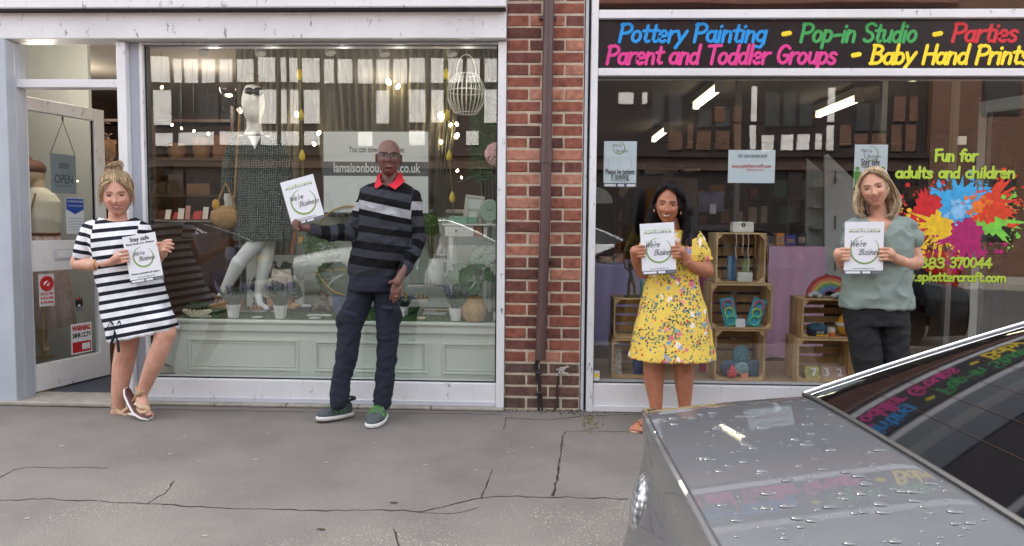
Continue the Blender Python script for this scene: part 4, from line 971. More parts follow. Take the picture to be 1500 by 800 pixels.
for si, z in enumerate((.425, .775, 1.105, 1.445, 1.805)):
    x = sx0+.06; k = -1
    while x < sx1-.15:
        k += 1; w = rs.uniform(.12, .3); h = rs.uniform(.1, .24); m = rs.choice(stm[:4] if rs.random() < .8 else stm)
        mb = MB()
        if rs.random() < .25: mb.lathe([(w*.36, 0), (w*.46, h*.5), (w*.42, h), (w*.38, h), (w*.4, h*.5), (w*.3, .02)], (x+w/2, 2.66, z), 16); nm = 'storage_basket'
        else: mb.box(x, x+w*.92, 2.55, 2.78, z, z+h); nm = 'storage_box'
        mb.build(nm, m, origin=(x+w/2, 2.66, z), smooth=(nm == 'storage_basket'), bevel=0, label='shop %s %s shelf inside the boutique, %s from the left' % (nm.split('_')[1], places[si], NTH[k]), cat=nm.split('_')[1], group='stock on the %s shelf' % places[si].split()[-1])
        x += w+rs.uniform(.01, .08)
# sales counter with cards
ct = thing('sales_counter', 'dark counter with small cards standing on it behind the striped dress reflection', 'counter', (X(270, 320, 1.9), 1.9, 0))
bx(X(215, 320, 1.7), X(335, 320, 1.7), 1.7, 2.1, 0, P(270, 322, 1.7).z-.02).build('body', DkW, ct); bx(X(213, 320, 1.7), X(337, 320, 1.7), 1.67, 2.12, P(270, 322, 1.7).z-.019, P(270, 322, 1.7).z).build('worktop', M('counter_top', rgb(150, 140, 130), .4), ct)
for i, (px, w, hh, m) in enumerate([(245, 8, 14, paper), (256, 6, 10, red), (264, 9, 16, paper), (274, 7, 20, M('pink_card', rgb(206, 150, 150), .6)), (288, 12, 12, red), (300, 8, 18, paper), (311, 7, 12, paper)]):
    p = P(px, 321, 1.8); s = SC(1.8)
    mb = MB(); mb.slab([p+Vector((-w/2*s, 0, 0)), p+Vector((w/2*s, 0, 0)), p+Vector((w/2*s, .03, hh*s)), p+Vector((-w/2*s, .03, hh*s))], (0, -1, .2), .004)
    mb.build('greeting_card', m, origin=p, label='small %s card on the boutique counter, %s from the left' % ('red' if m is red else 'pink' if i == 3 else 'white', NTH[i]), cat='card', group='cards on the counter')
# lamps
lampE = M('warm_lamp_glow', (1, .8, .5), .5, emit=(1, .74, .42), es=9)
steel = M('brushed_steel', rgb(150, 150, 148), .3, .8)
def spot(px, py, lab):
    p = P(px, py, .45); l = bpy.data.lights.new('track_lamp', 'POINT'); l.energy = .28; l.color = (1, .94, .86); l.shadow_soft_size = .04; o = bpy.data.objects.new('track_lamp', l); COL.objects.link(o); o.location = p+Vector((.13, -.12, -.2)); t = thing('track_spotlight', lab, 'spotlight', p)
    MB().tube([p+Vector((0, .02, .09)), p], .012, 8).build('bracket', steel, t)
    d = Vector((.3, -.25, -1)).normalized()
    mb = MB().tube([p-d*.03, p+d*.0, p+d*.045], [.02, .032, .036], 14); mb.build('head', M('white_lamp_metal', rgb(150, 150, 146), .4), t, smooth=True)
    MB().tube([p+d*.046, p+d*.048], .028, 14).build('lens', M('frosted_lens', rgb(150, 150, 142), .3), t)
for i, (px, py) in enumerate([(297, 70), (380, 71), (482, 70), (562, 72), (660, 72)]):
    spot(px, py, ['leftmost of the five spotlights along the top of the boutique window', 'spotlight above the mannequin in the green dress', 'spotlight above the left edge of the white poster', 'spotlight above the man in the striped jumper', 'spotlight at the top of the right hand egg garland'][i])
for i, (px, py, Y, r, m) in enumerate([(351, 162, 1.2, .022, 0), (335, 131, 1.7, .05, 1), (569, 120, .9, .022, 0), (583, 127, .9, .018, 0), (646, 170, .9, .024, 0), (660, 183, .88, .012, 0), (669, 182, .88, .013, 0), (669, 199, .88, .02, 0), (646, 208, .88, .013, 0), (237, 128, 1.6, .012, 0), (435, 168, .88, .018, 0), (467, 195, .8, .016, 0), (460, 211, .8, .014, 0), (252, 183, 2, .010, 0), (266, 188, 2, .010, 0), (284, 192, 2, .010, 0), (305, 196, 2, .012, 0), (670, 250, 1.8, .012, 0), (676, 260, 2, .01, 0)]):
    p = P(px, py, Y)
    where = ['glowing beside the shoulder of the green dressed mannequin', 'round glass pendant lamp glowing left of the mannequin head', 'above left of the man in the boutique window', 'second one above the man', 'left of the wire lampshade', 'tiny between the garland and lampshade', 'tiny below the lampshade', 'brighter one below the lampshade', 'right beside the top right of the poster', 'at the far left top of the boutique', 'left of the poster top', 'by the poster top left corner', 'just under the poster corner bulb', 'first of a dim string inside the boutique', 'second of a dim string inside the boutique', 'third of a dim string inside the boutique', 'fourth of a dim string inside the boutique', 'dim deep behind the garland', 'dim deepest behind the garland'][i]
    t = thing('hanging_bulb', ('small warm light bulb ' if i != 1 else '')+where, 'light bulb' if i != 1 else 'pendant lamp', p)
    MB().ell(p, (r*.8, r*.8, r*1.15), 10, 8, M3=Matrix.Rotation(.5 if i % 2 else -.4, 3, 'Y')).build('bulb', lampE, t, smooth=True)
    if i == 1:
        t.children[0].data = MB().ell(p+Vector((0, 0, -.05)), (.03, .03, .012), 10, 6).mesh('bulb', lampE, p); MB().ell(p, (.075, .075, .06), 14, 8).build('glass_shade', glass_mat('shade_glass', .15), t, smooth=True)
    MB().tube([p+Vector((0, 0, r)), p+Vector((0, 0, .12+.5*(Y > 1)))], .0015, 4).build('wire', ink, t)
for px, Y, e in ((300, 2.2, 2), (560, 2.6, 4), (110, 2.2, 3), (95, .75, 1.3), (60, .3, 3)):  # fill lights added to brighten the boutique, without visible fittings
    l = bpy.data.lights.new('added_fill_light', 'POINT'); l.energy = e; l.color = (1, .88, .74); l.shadow_soft_size = .12
    o = bpy.data.objects.new('added_fill_light', l); COL.objects.link(o); o.location = P(px, 100, Y); o.location.z = 2.35
# ---- poster with the web address
pz = .72
pt = thing('web_address_poster', 'large grey framed poster giving a web address, hanging behind the man', 'poster', P(550, 312, pz))
q0, q1 = P(473, 192, pz), P(628, 313, pz)
bandM = M('slate_band', rgb(84, 92, 92), .5); whb = M('poster_white', rgb(222, 228, 226), .45)
bx(q0.x-.004, q1.x+.004, pz+.001, pz+.02, q1.z-.004, q0.z+.004).build('frame', M('poster_frame_grey', rgb(96, 102, 98), .5), pt)
zA, zB = P(550, 237, pz).z, P(550, 258, pz).z
bx(q0.x+.004, q1.x-.004, pz-.002, pz+.0005, zA, q0.z-.004).build('upper_field', whb, pt); bx(q0.x+.004, q1.x-.004, pz-.002, pz+.0005, q1.z+.004, zB).build('lower_field', whb, pt)
bx(q0.x+.001, q1.x-.001, pz-.0015, pz+.0006, zB, zA).build('band', bandM, pt)
text('lamaisonboutique.co.uk', paper, pt, P(551.5, 246.5, pz-.003), .098, width=P(615, 246, pz).x-P(488, 246, pz).x, bold=.0015, name='web_address')
text('You can now shop online:', M('dark_ink', rgb(60, 64, 64), .5), pt, P(552, 219.5, pz-.003), .062, width=P(592.5, 219, pz).x-P(510.5, 219, pz).x, bold=.0005)
for x in (q0.x+.05, (q0.x+q1.x)/2, q1.x-.05): MB().tube([(x, pz+.01, q0.z), (x, pz+.02, 2.5)], .0012, 4).build('hanging_wire', steel, pt)
# ---- mannequins
manM = M('mannequin_white', rgb(228, 230, 226), .35, var=.03)
def spots(n, L, b):
    tc = n.new('ShaderNodeTexCoord'); mp = n.new('ShaderNodeMapping'); mp.inputs['Scale'].default_value = (1, .0, 1); L.new(tc.outputs['Object'], mp.inputs[0])
    v = n.new('ShaderNodeTexVoronoi'); v.inputs['Scale'].default_value = 84; v.inputs['Randomness'].default_value = .25; L.new(mp.outputs[0], v.inputs['Vector'])
    r = ramp(n, [(.24, rgb(150, 158, 150)), (.31, rgb(44, 56, 50))]); L.new(v.outputs[0], r.inputs[0]); L.new(r.outputs[0], b.inputs['Base Color'])
spotM = node_mat('green_spotted_crepe', spots, .85, .2)
mY = .62; s_ = SC(mY)
mq = thing('dress_mannequin', 'white mannequin in a long dark green spotted dress and sunglasses', 'mannequin', P(375, 452, mY))
q = lambda px, py, dy=0: P(px, py, mY+dy)
mb = MB(); mb.ell(q(371, 151), (16*s_, .095, 31*s_), 20, 14); mb.ell(q(372, 163, -.02), (12*s_, .075, 20*s_)); mb.cap(q(372, 175), .05, q(373, 205), .058)
mb.cap(q(345, 207), .045, q(404, 207), .045); mb.cap(q(372, 200), .07, q(373, 215), .085)
mb.cap(q(334, 262), .032, q(334, 292), .026); mb.cap(q(334, 290), .03, q(335, 306), .022)
for k in range(4): mb.cap(q(330+3.2*k, 302), .010, q(331.5+3*k, 317-abs(k-1.5)*2), .007)
mb.cap(q(341, 296, -.01), .01, q(346, 309, -.02), .008)
mb.cap(q(389, 335, -.05), .075, q(378, 352, -.08), .062); mb.cap(q(378, 352, -.08), .060, q(350, 385, -.12), .050); mb.cap(q(350, 385, -.12), .055, q(325, 432, -.12), .028)
mb.cap(q(392, 340, .02), .07, q(388, 385, .0), .055); mb.cap(q(388, 385, .0), .055, q(378, 432, -.02), .028)
mb.cap(q(325, 432, -.12), .028, q(320, 443, -.14), .03); mb.cap(q(378, 432, -.02), .028, q(381, 448, -.06), .026); mb.cap(q(378, 446, -.02), .028, q(391, 452, -.12), .020)
blob(mb, 'figure', manM, mq, .006, 5)
mb = MB()
def drift(p): return p
rings_ = []
def cloth_rings(mb, secs, n=48, fold=0, nf=9, ph=0):
    "secs: (centre, half width, half depth, fold depth)"
    rr = []
    for c, a, b_, fd_ in secs:
        rr.append([c+Vector((math.cos(t)*(a+fd_*math.sin(nf*t+ph+c.z*2)), math.sin(t)*(b_+fd_*math.sin(nf*t+ph+1)), 0)) for t in [2*math.pi*j/n for j in range(n)]])
    return mb.rings(rr)
cloth_rings(mb, [(q(373, 197), .06, .06, 0), (q(373, 203), .13, .085, 0), (q(374, 215), .17, .10, 0), (q(378, 240), .165, .11, .002), (q(382, 270), .17, .12, .008), (q(385, 310), .185, .14, .014), (q(386, 353), .20, .16, .018)], nf=11)
mb.cap(q(346, 208), .055, q(337, 240), .055); mb.cap(q(337, 240), .055, q(334, 276), .048); mb.cap(q(403, 208), .055, q(416, 240), .055); mb.cap(q(416, 240), .055, q(414, 285), .045)
blob(mb, 'spotted_dress', spotM, mq, .008, 2)
mb = MB()
for dx in (-1, 1): mb.ell(q(371.5+dx*7.2, 134, -.083-.006+.008), (7.6*s_, .012, 6*s_), 14, 6, M3=Matrix.Rotation(dx*.25, 3, 'Z'))
mb.tube([q(357, 131, -.04), q(365, 132, -.093), q(378, 132, -.093), q(387, 131, -.04)], .005, 5); mb.build('sunglasses', M('dark_sunglass', rgb(30, 28, 26), .1), mq, smooth=True)
mb = MB()
for k in range(5): mb.tube([q(357-.3*k, 125-k*2.2, -.02), q(363, 121-k*2.4, -.078+.006*k), q(371, 119.5-k*2.4, -.092+.008*k), q(380, 121-k*2.4, -.078+.006*k), q(387+.3*k, 125-k*2.2, -.02)], .009, 6)
mb.build('head_scarf', M('ochre_scarf', rgb(84, 70, 46), .8, var=.3, vs=60), mq, smooth=True)
mb = MB(); mb.add([q(363, 199, -.1), q(382, 199, -.1), q(373, 219, -.125)], [(0, 2, 1)]); mb.build('neckline', manM, mq)
tan = M('tan_wicker', rgb(176, 138, 84), .7, var=.3, vs=50, bump=.6, bs=120)
hb = thing('wicker_handbag', 'tan wicker handbag on a long strap hanging from the mannequin hand', 'handbag', q(325, 330, -.1))
mb = MB(); mb.ell(q(330, 318, -.06), (22*s_, .06, 17*s_), 18, 12); mb.build('body', tan, hb, smooth=True)
MB().tube([q(318, 318, -.06), q(321, 290, -.06), q(330, 268, -.06), q(341, 290, -.06), q(343, 318, -.06)], .008, 6).build('handle', tan, hb, smooth=True)
MB().ell(q(316, 300, -.08), (.028, .02, .04)).build('yellow_purse', M('mustard', rgb(204, 150, 44), .6), hb, smooth=True)
st_ = thing('bead_necklace_strap', 'long tan strap hanging across the spotted dress', 'strap', q(345, 260, -.16))
MB().tube([q(351, 168, -.12), q(349, 200, -.14), q(346, 240, -.14), q(343, 290, -.12)], .006, 6).build('strap', tan, st_, smooth=True)
# wedge shoes
wood = M('cork_wedge', rgb(186, 142, 92), .6, var=.15, vs=20)
def wedge(px, py, Yo, lab, flip=1):
    t = thing('wedge_sandal', lab, 'shoe', P(px, py, Yo)); s = SC(Yo); p = P(px, py, Yo)
    w = .045
    pr = [(-.10, 0), (.10, 0), (.115, .03), (.04, .045), (-.09, .10), (-.12, .09)]
    mb = MB(); mb.slab([p+Vector((flip*a, -w, b)) for a, b in pr], (0, -1, 0), w*2); mb.build('wedge', wood, t, bevel=.008)
    MB().tube([p+Vector((flip*.05, -w, .04)), p+Vector((flip*.045, -w*.6, .085)), p+Vector((flip*.045, w*.6, .085)), p+Vector((flip*.05, w, .04))], .016, 8, flat=.35).build('strap', M('brown_leather', rgb(120, 78, 48), .5), t, smooth=True)
wedge(331, 452, .42, 'high cork wedge sandal under the raised heel of the striding mannequin leg', -1)
wedge(417, 452, .6, 'cork wedge sandal standing beside the leaf print panel', 1)
def sandal_pair(px, py, Y, lab, c, z=None, parent=None, metal=0):
    p = D(px, py) if z is None else Vector((P(px, py, Y).x, Y, z))
    t = thing('sandal', lab, 'sandal', p); m = M('strap_%s' % c, {'brown': rgb(84, 52, 38), 'silver': rgb(186, 186, 182), 'gold': rgb(190, 156, 110), 'tan': rgb(168, 116, 76)}[c], .35, metal)
    mb = MB(); pts = [(-.1, -.02), (-.05, -.03), (.03, -.026), (.09, -.036), (.115, 0), (.09, .036), (.03, .03), (-.05, .03), (-.1, .02)]
    mb.slab([p+Vector((a, b, .014)) for a, b in pts], (0, 0, 1), .013); mb.build('sole', M('white_sole', rgb(214, 210, 204), .6), t, bevel=.003)
    mb = MB(); mb.slab([p+Vector((a*.94, b*.9, .018)) for a, b in pts], (0, 0, 1), .003); mb.build('insole', M('brown_insole', rgb(70, 44, 34), .6), t)
    for xx in (.03, .06, .085): MB().tube([p+Vector((xx, -.034, .014)), p+Vector((xx+.004, -.02, .042)), p+Vector((xx-.004, .02, .042)), p+Vector((xx, .034, .014))], .010, 7, flat=.35).build('strap', m, t, smooth=True)
    MB().tube([p+Vector((-.05, -.03, .014)), p+Vector((-.07, -.03, .05)), p+Vector((-.09, 0, .062)), p+Vector((-.07, .03, .05)), p+Vector((-.05, .03, .014))], .006, 6).build('ankle_strap', m, t, smooth=True)
sandal_pair(364, 457, 0, 'brown strapped sandal lying on the grass between the lavender pots', 'tan')
sandal_pair(392, 457, 0, 'dark slide sandal lying by the foot of the mannequin', 'brown')
# leaf print panel
lp = thing('leaf_print_panel', 'white panel printed with dark tropical leaves standing behind the mannequin legs', 'panel', P(400, 452, .86))
a0, a1 = P(362, 452, .86), P(444, 374, .86); bx(a0.x, a1.x, .86, .885, a0.z, a1.z).build('panel', M('print_white', rgb(206, 210, 204), .6), lp)
lfm = M('print_leaf', rgb(52, 74, 70), .6)
def mleaf(mb, c, r, ang, n, ux=Vector((1, 0, 0)), uz=Vector((0, 0, 1)), cuts=5):
    "a split leaf drawn round its midrib, as separate lobes"
    nn = ux.cross(uz)
    def T(a, b, k=0): return c+ux*(a*math.cos(ang)-b*math.sin(ang))*r+uz*(a*math.sin(ang)+b*math.cos(ang))*r+nn*(.12*r*(a*a+b*b)*(1 if n else 0)+k)
    for s in (-1, 1):
        for i in range(cuts):
            t0, t1 = i/cuts*1.5-.55, (i+.82)/cuts*1.5-.55
            w = math.sqrt(max(.04, 1-((t0+t1)/2-.05)**2/1.05))*.72
            mb.add([T(t0+.0, 0), T(t1, 0), T(t1+.18, s*w*.75), T((t0+t1)/2+.12, s*w), T(t0+.08, s*w*.82)], [(0, 1, 2, 3, 4)])
for px, py, r, a in [(392, 397, .09, .5), (410, 425, .085, 2.6), (376, 420, .08, 1.2), (432, 430, .09, 1.9), (384, 443, .07, 3.0), (418, 392, .07, -.4), (440, 405, .05, 1.4)]:
    mb = MB(); mleaf(mb, P(px, py, .857), r, a, 0); mb.build('printed_leaf', lfm, lp)
# pots of lavender
potm = M('white_ceramic', rgb(206, 208, 202), .35); lavg = M('lavender_leaf', rgb(104, 122, 102), .8, var=.3, vs=40); lavf = M('lavender_flower', rgb(124, 108, 160), .8, var=.2, vs=40); card = M('tag_white', rgb(225, 225, 222), .6)
def lavender(px, py, s, lab, seed):
    p = D(px, py); t = thing('lavender_pot', lab, 'potted plant', p); rs = random.Random(seed); sc = s
    MB().lathe([(.030*sc, 0), (.043*sc, .075*sc), (.041*sc, .078*sc), (.036*sc, .065*sc)], p, 8 if seed < 3 else 20).build('pot', potm, t, smooth=seed >= 3)
    f = MB(); g = MB()
    for i in range(90):
        a = rs.uniform(0, 6.28); l = rs.uniform(.05, .12)*sc; sp_ = rs.uniform(.1, .75); b = p+Vector((math.cos(a)*.025*sc, math.sin(a)*.025*sc, .07*sc)); e = b+Vector((math.cos(a)*l*sp_, math.sin(a)*l*sp_, l))
        f.tube([b, b.lerp(e, .6)+Vector((0, 0, .006)), e], [.0018, .0016, .0008], 3)
        for k in range(3):
            m_ = b.lerp(e, rs.uniform(.3, 1)); f.add([m_, m_+Vector((rs.uniform(-.014, .014), rs.uniform(-.014, .014), .014)), m_+Vector((rs.uniform(-.01, .01), .003, .006))], [(0, 1, 2)])
        if i % 5 == 0: 
            e2 = e+Vector((math.cos(a)*.01, 0, rs.uniform(.02, .05)*sc)); g.tube([e, e2], [.004*sc, .0025*sc], 5)
    f.build('foliage', lavg, t, kind='stuff'); g.build('flower_spikes', lavf, t, kind='stuff')
    return t
t = lavender(342, 466, 1.15, 'lavender in a white faceted pot with a small price tag on it', 1)
p = D(342, 468); bx(p.x-.014, p.x+.016, p.y-.052, p.y-.050, p.z+.015, p.z+.05).build('price_tag', card, t)
lavender(411, 468, 1.15, 'lavender in a white faceted pot beside the leaf print panel', 2)
lavender(668, 472, 1.1, 'lavender in a round white bowl pot left of the woven basket', 4)
lavender(592, 462, .8, 'small leafy plant just right of the man behind the glass', 5)
# saucers, trays, ornaments
def disc(px, py, r, lab, m=potm, h=.008):
    p = D(px, py); MB().lathe([(r*.8, 0), (r, h*.6), (r, h), (r*.9, h), (r*.8, h*.5)], p, 24).build('saucer', m, origin=p, smooth=True, label=lab, cat='saucer')
disc(301, 465, .042, 'white saucer on the grass left of the first lavender pot'); disc(377, 467, .038, 'white saucer between the two faceted lavender pots'); disc(461, 467, .04, 'white saucer in front of the white tray')
disc(617, 468, .03, 'cream candle saucer right of the man', M('cream_wax', rgb(222, 208, 160), .5), .014); disc(702, 472, .042, 'white saucer in front of the woven basket')
def slabthing(name, lab, cat, px0, px1, py, dep, h, m):
    a, b = D(px0, py), D(px1, py); bx(a.x, b.x, a.y-dep/2, a.y+dep/2, a.z, a.z+h).build(name, m, origin=D((px0+px1)/2, py), bevel=.003, label=lab, cat=cat)
slabthing('tray', 'long white tray lying on the grass left of the man', 'tray', 450, 486, 463, .05, .012, potm)
slabthing('box', 'small dark box with a white lid behind the white tray', 'box', 434, 457, 457, .06, .035, M('dark_green_box', rgb(48, 60, 58), .5))
slabthing('card', 'white card resting on the small dark box', 'card', 437, 455, 452, .05, .03, paper)
slabthing('book', 'flat pale book lying right of the man in the display', 'book', 620, 654, 460, .1, .01, M('pale_book', rgb(186, 196, 184), .5))
slabthing('book', 'small white box lying on the pale book', 'book', 622, 640, 457, .05, .022, potm)
slabthing('book', 'yellow book lying flat left of the lavender bowl', 'book', 634, 664, 455, .06, .01, M('mustard_book', rgb(196, 170, 76), .5))
p = D(586, 464); bx(p.x-.03, p.x+.03, p.y, p.y+.012, p.z, p.z+.05).build('price_card', paper, origin=p, label='white price card with a barcode beside the man hip', cat='card')
bx(D(725, 466).x, D(731, 466).x, .2, .24, ZD, ZD+.06).build('striped_cup', paper, origin=D(728, 466), label='small white cup at the right end of the display', cat='cup')
fr = thing('animal_ornament', 'small dark frog shaped ornament sitting left of the blue mug', 'ornament', D(473, 456)); p = D(473, 456)
mb = MB(); mb.ell(p+Vector((0, 0, .05)), (.05, .045, .05)); mb.ell(p+Vector((.01, -.01, .105)), (.035, .035, .032)); mb.cap(p+Vector((-.03, -.03, .04)), .016, p+Vector((-.06, -.04, .01)), .014); mb.cap(p+Vector((.03, -.03, .04)), .016, p+Vector((.06, -.04, .01)), .014)
for s in (-1, 1): mb.ell(p+Vector((s*.02, -.02, .135)), .013)
blob(mb, 'body', M('bronze_grey', rgb(112, 100, 84), .5, var=.2), fr, .005, 2)
p = D(497, 458); mg = thing('mug', 'blue and white patterned mug partly hidden by the man', 'mug', p)
MB().lathe([(.035, 0), (.045, .04), (.05, .12), (.047, .12), (.04, .03)], p, 24).build('cup', M('blue_ware', rgb(96, 112, 156), .3, var=.5, vs=20), mg, smooth=True); MB().tube([p+Vector((.045, 0, .1)), p+Vector((.08, 0, .08)), p+Vector((.045, 0, .04))], .007, 6).build('handle', potm, mg, smooth=True)
# shell shaped basket with greenery
p = D(291, 465); sb_ = thing('shell_basket', 'cream shell shaped basket holding a small green plant at the left end of the plinth', 'basket', p)
mb = MB()
for i in range(9):
    a = R(20+17.5*i); d = Vector((math.cos(a), 0, .0)); e = p+Vector((-math.cos(a)*.1, -.02, .05+.03*math.sin(a)*0)); mb.tube([p+Vector((-math.cos(a)*.03, -.02, .0)), e], [.008, .014], 6)
mb.build('shell', M('cream_shell', rgb(206, 196, 170), .6), sb_, smooth=True)
mb = MB(); rs = random.Random(2)
for i in range(70):
    c = p+Vector((rs.uniform(-.06, .06), rs.uniform(-.02, .04), .05+rs.uniform(0, .04))); mb.add([c, c+Vector((rs.uniform(-.02, .02), -.01, .02)), c+Vector((rs.uniform(-.02, .02), .01, .012))], [(0, 1, 2)])
mb.build('foliage', M('leaf_green', rgb(72, 112, 56), .7, var=.3), sb_, kind='stuff')
p = P(240, 541, .3); mb = MB(); fan = thing('paper_parasol', 'small dark ribbed parasol lying low between the plinth and the door post', 'parasol', p)
for i in range(10):
    a = R(15+15*i); mb.add([p+Vector((0, 0, .05)), p+Vector((-math.cos(a)*.1, -.03*math.sin(a), .03*math.sin(a)+.0)), p+Vector((-math.cos(a+.2)*.1, -.03*math.sin(a+.2), .03*math.sin(a+.2)))], [(0, 1, 2)])
mb.build('canopy', M('dark_canvas', rgb(86, 84, 74), .7, var=.3, vs=60), fan)
# gold ring on stand with fern
gold = M('gold_metal', rgb(190, 160, 90), .3, .9)
rg_ = thing('gold_ring_stand', 'large thin gold ring with a small shelf standing left of the man', 'ornament', P(508, 452, .7)); c = P(512, 368, .7)
MB().tube([c+Vector((math.cos(a)*.275, 0, math.sin(a)*.33)) for a in [6.2832*i/48 for i in range(49)]], .006, 7).build('ring', gold, rg_, smooth=True)
a, b = P(468, 395, .7), P(545, 395, .7); bx(a.x, b.x, .67, .73, a.z, a.z+.008).build('shelf', gold, rg_); bx(c.x-.06, c.x+.06, .66, .74, ZD+.003, ZD+.014).build('base', gold, rg_)
MB().tube([c+Vector((0, 0, -.33)), Vector((c.x, .7, ZD+.01))], .006, 6).build('stem', gold, rg_)
fern = M('fern_green', rgb(86, 116, 66), .7, var=.35, vs=20)
def frond(mb, pts, L=.05, n=26, rs=random, droop=.5):
    pts = [Vector(p) for p in pts]
    for i in range(n):
        t = i/n*(len(pts)-1); k = min(int(t), len(pts)-2); b = pts[k].lerp(pts[k+1], t-k); l = L*(1-.6*i/n)
        for s in (-1, 1):
            d = Vector((s*rs.uniform(.6, 1), rs.uniform(-.5, .5), -droop*rs.uniform(.2, 1))).normalized(); w = Vector((0, 0, l*.16))
            mb.add([b, b+d*l*.5+w, b+d*l, b+d*l*.5-w], [(0, 1, 2, 3)])
    mb.tube(pts, .0016, 3)
gd = thing('fern_garland', 'green fern garland trailing over the gold ring left of the man', 'garland', P(470, 340, .66)); rs = random.Random(8); mb = MB()
for i in range(26):
    s0 = P(rs.uniform(455, 505), rs.uniform(325, 350), .66); frond(mb, [s0, s0+Vector((rs.uniform(-.12, .1), -.03, -.03)), s0+Vector((rs.uniform(-.16, .12), -.05, rs.uniform(-.38, -.1)))], .045, 16, rs)
mb.build('fronds', fern, gd, kind='stuff')
hbg = thing('strap_handbag', 'green handbag with tan straps and a brass clasp behind the held poster', 'handbag', P(440, 420, .72)); hs = M('tan_strap', rgb(176, 112, 84), .5)
mb = MB(); mb.slab([P(420, 388, .72), P(455, 380, .72), P(500, 372, .72), P(470, 400, .72), P(430, 404, .72), P(405, 394, .72)][::-1], (0, -1, 0), .08); mb.build('body', M('bottle_green_leather', rgb(52, 76, 62), .45), hbg, bevel=.01)
for a in ((432, 340, 427, 372), (452, 342, 456, 372)): MB().tube([P(a[0], a[1], .66), P(a[2], a[3], .66)], .014, 8, flat=.3).build('strap', hs, hbg, smooth=True)
p = P(441, 352, .66); bx(p.x-.02, p.x+.02, .65, .665, p.z-.03, p.z+.03).build('clasp', gold, hbg, bevel=.004)
# jug
p = P(639, 417, .52); p.y = .52; jg = thing('ceramic_jug', 'tall white ceramic jug with an embossed heart and dry stems', 'jug', p)
MB().lathe([(.055, 0), (.060, .01), (.058, .10), (.052, .165), (.054, .185), (.050, .185), (.048, .1), (.05, .02)], p, 28).build('body', potm, jg, smooth=True)
MB().tube([p+Vector((.050, 0, .17)), p+Vector((.088, 0, .165)), p+Vector((.092, 0, .11)), p+Vector((.062, 0, .06))], .008, 8).build('handle', potm, jg, smooth=True)
mb = MB(); mb.tube([p+Vector((-.01+.016*16*math.sin(t)**3/16, -.060, .125+.016*(13*math.cos(t)-5*math.cos(2*t)-2*math.cos(3*t)-math.cos(4*t))/16)) for t in [6.2832*i/30 for i in range(31)]], .0022, 5); mb.build('heart', potm, jg, smooth=True)
mb = MB(); rs = random.Random(4)
for i in range(36):
    a = rs.uniform(0, 6.28); e = p+Vector((rs.uniform(-.12, .1), rs.uniform(-.08, .08), .18+rs.uniform(.12, .26))); mb.tube([p+Vector((math.cos(a)*.03, math.sin(a)*.03, .15)), p.lerp(e, .7)+Vector((0, 0, .04)), e], .0013, 3)
mb.build('dry_stems', M('dry_stem', rgb(110, 96, 66), .8), jg, kind='stuff')
# bushy plants behind the jug, shelves with sandals
for i, (px, py, r, lab) in enumerate([(632, 330, .075, 'round bushy green plant above the jug'), (652, 333, .065, 'smaller bushy green plant left of the white table')]):
    p = P(px, py, .7); t = thing('bushy_plant', lab, 'plant', P(px, 385, .7)); mb = MB(); rs = random.Random(20+i)
    for k in range(900):
        d = Vector((rs.gauss(0, 1), rs.gauss(0, 1), rs.gauss(0, 1))).normalized()*r*rs.uniform(.55, 1.1); c = p+d; e = Vector((rs.uniform(-1, 1), rs.uniform(-1, 1), rs.uniform(-.4, 1))).normalized()*.014; w = e.orthogonal().normalized()*.004
        mb.add([c-e*.5, c+w, c+e, c-w], [(0, 1, 2, 3)])
    mb.build('foliage', M('bright_leaf', rgb(98, 134, 62), .7, var=.4, vs=30), t, kind='stuff')
    mb = MB(); 
    for k in range(10): mb.tube([p+Vector((rs.uniform(-.03, .03), 0, 0)), Vector((p.x+rs.uniform(-.01, .01), .7, P(px, 412, .7).z))], .002, 4)
    mb.build('stems', M('stem_brown', rgb(92, 86, 54), .8), t, kind='stuff')
def glshelf(px0, px1, py, Y, lab):
    a, b = P(px0, py, Y), P(px1, py, Y); t = thing('glass_shelf', lab, 'shelf', P((px0+px1)/2, py, Y))
    bx(a.x, b.x, Y-.06, Y+.08, a.z-.006, a.z).build('shelf_board', potm, t, bevel=.002)
    for x in (a.x+.01, b.x-.01): MB().tube([(x, Y+.07, a.z), (x, Y+.07, 1.25)], .0018, 4).build('rod', steel, t)
    return a.z
z = glshelf(598, 650, 419, .52, 'white shelf carrying the jug and the silver strapped sandal'); sandal_pair(619, 414, .49, 'brown and silver strapped sandal on the upper shelf by the jug', 'silver', z=z+.001, metal=.8)
z = glshelf(588, 629, 440, .50, 'white shelf carrying the gold strapped sandal'); sandal_pair(607, 436, .48, 'gold strapped sandal on the lower shelf', 'gold', z=z+.001, metal=.4)
# little table
tY = .62; tbl = thing('side_table', 'narrow white table with one small drawer at the right of the display', 'table', Vector((X(690, 440, tY), tY, ZD)))
tw = M('table_white', rgb(214, 214, 204), .45, var=.04); zt_ = P(690, 328, tY).z
bx(X(651, 328, tY), X(735, 328, tY)-.03, tY-.12, tY+.14, zt_-.014, zt_).build('table_top', tw, tbl, bevel=.003)
bx(X(652, 328, tY-.1), X(694, 328, tY-.1), tY-.11, tY+.12, zt_-.09, zt_-.016).build('drawer', tw, tbl, bevel=.003); MB().ell((X(668, 338, tY-.12), tY-.125, P(668, 338, tY-.12).z), .009).build('drawer_knob', M('dark_knob', rgb(56, 48, 42), .4), tbl, smooth=True)
bx(X(694, 328, tY)+.002, X(707, 328, tY), tY-.1, tY+.1, zt_-.09, zt_-.016).build('side_panel', M('worn_oak', rgb(150, 104, 72), .6, var=.2), tbl)
for px in (663, 712):
    bx(X(px-2.6, 400, tY), X(px+2.4, 400, tY), tY-.1, tY-.075, ZD+.003, zt_-.016 if px > 700 else zt_-.092).build('leg', tw, tbl)
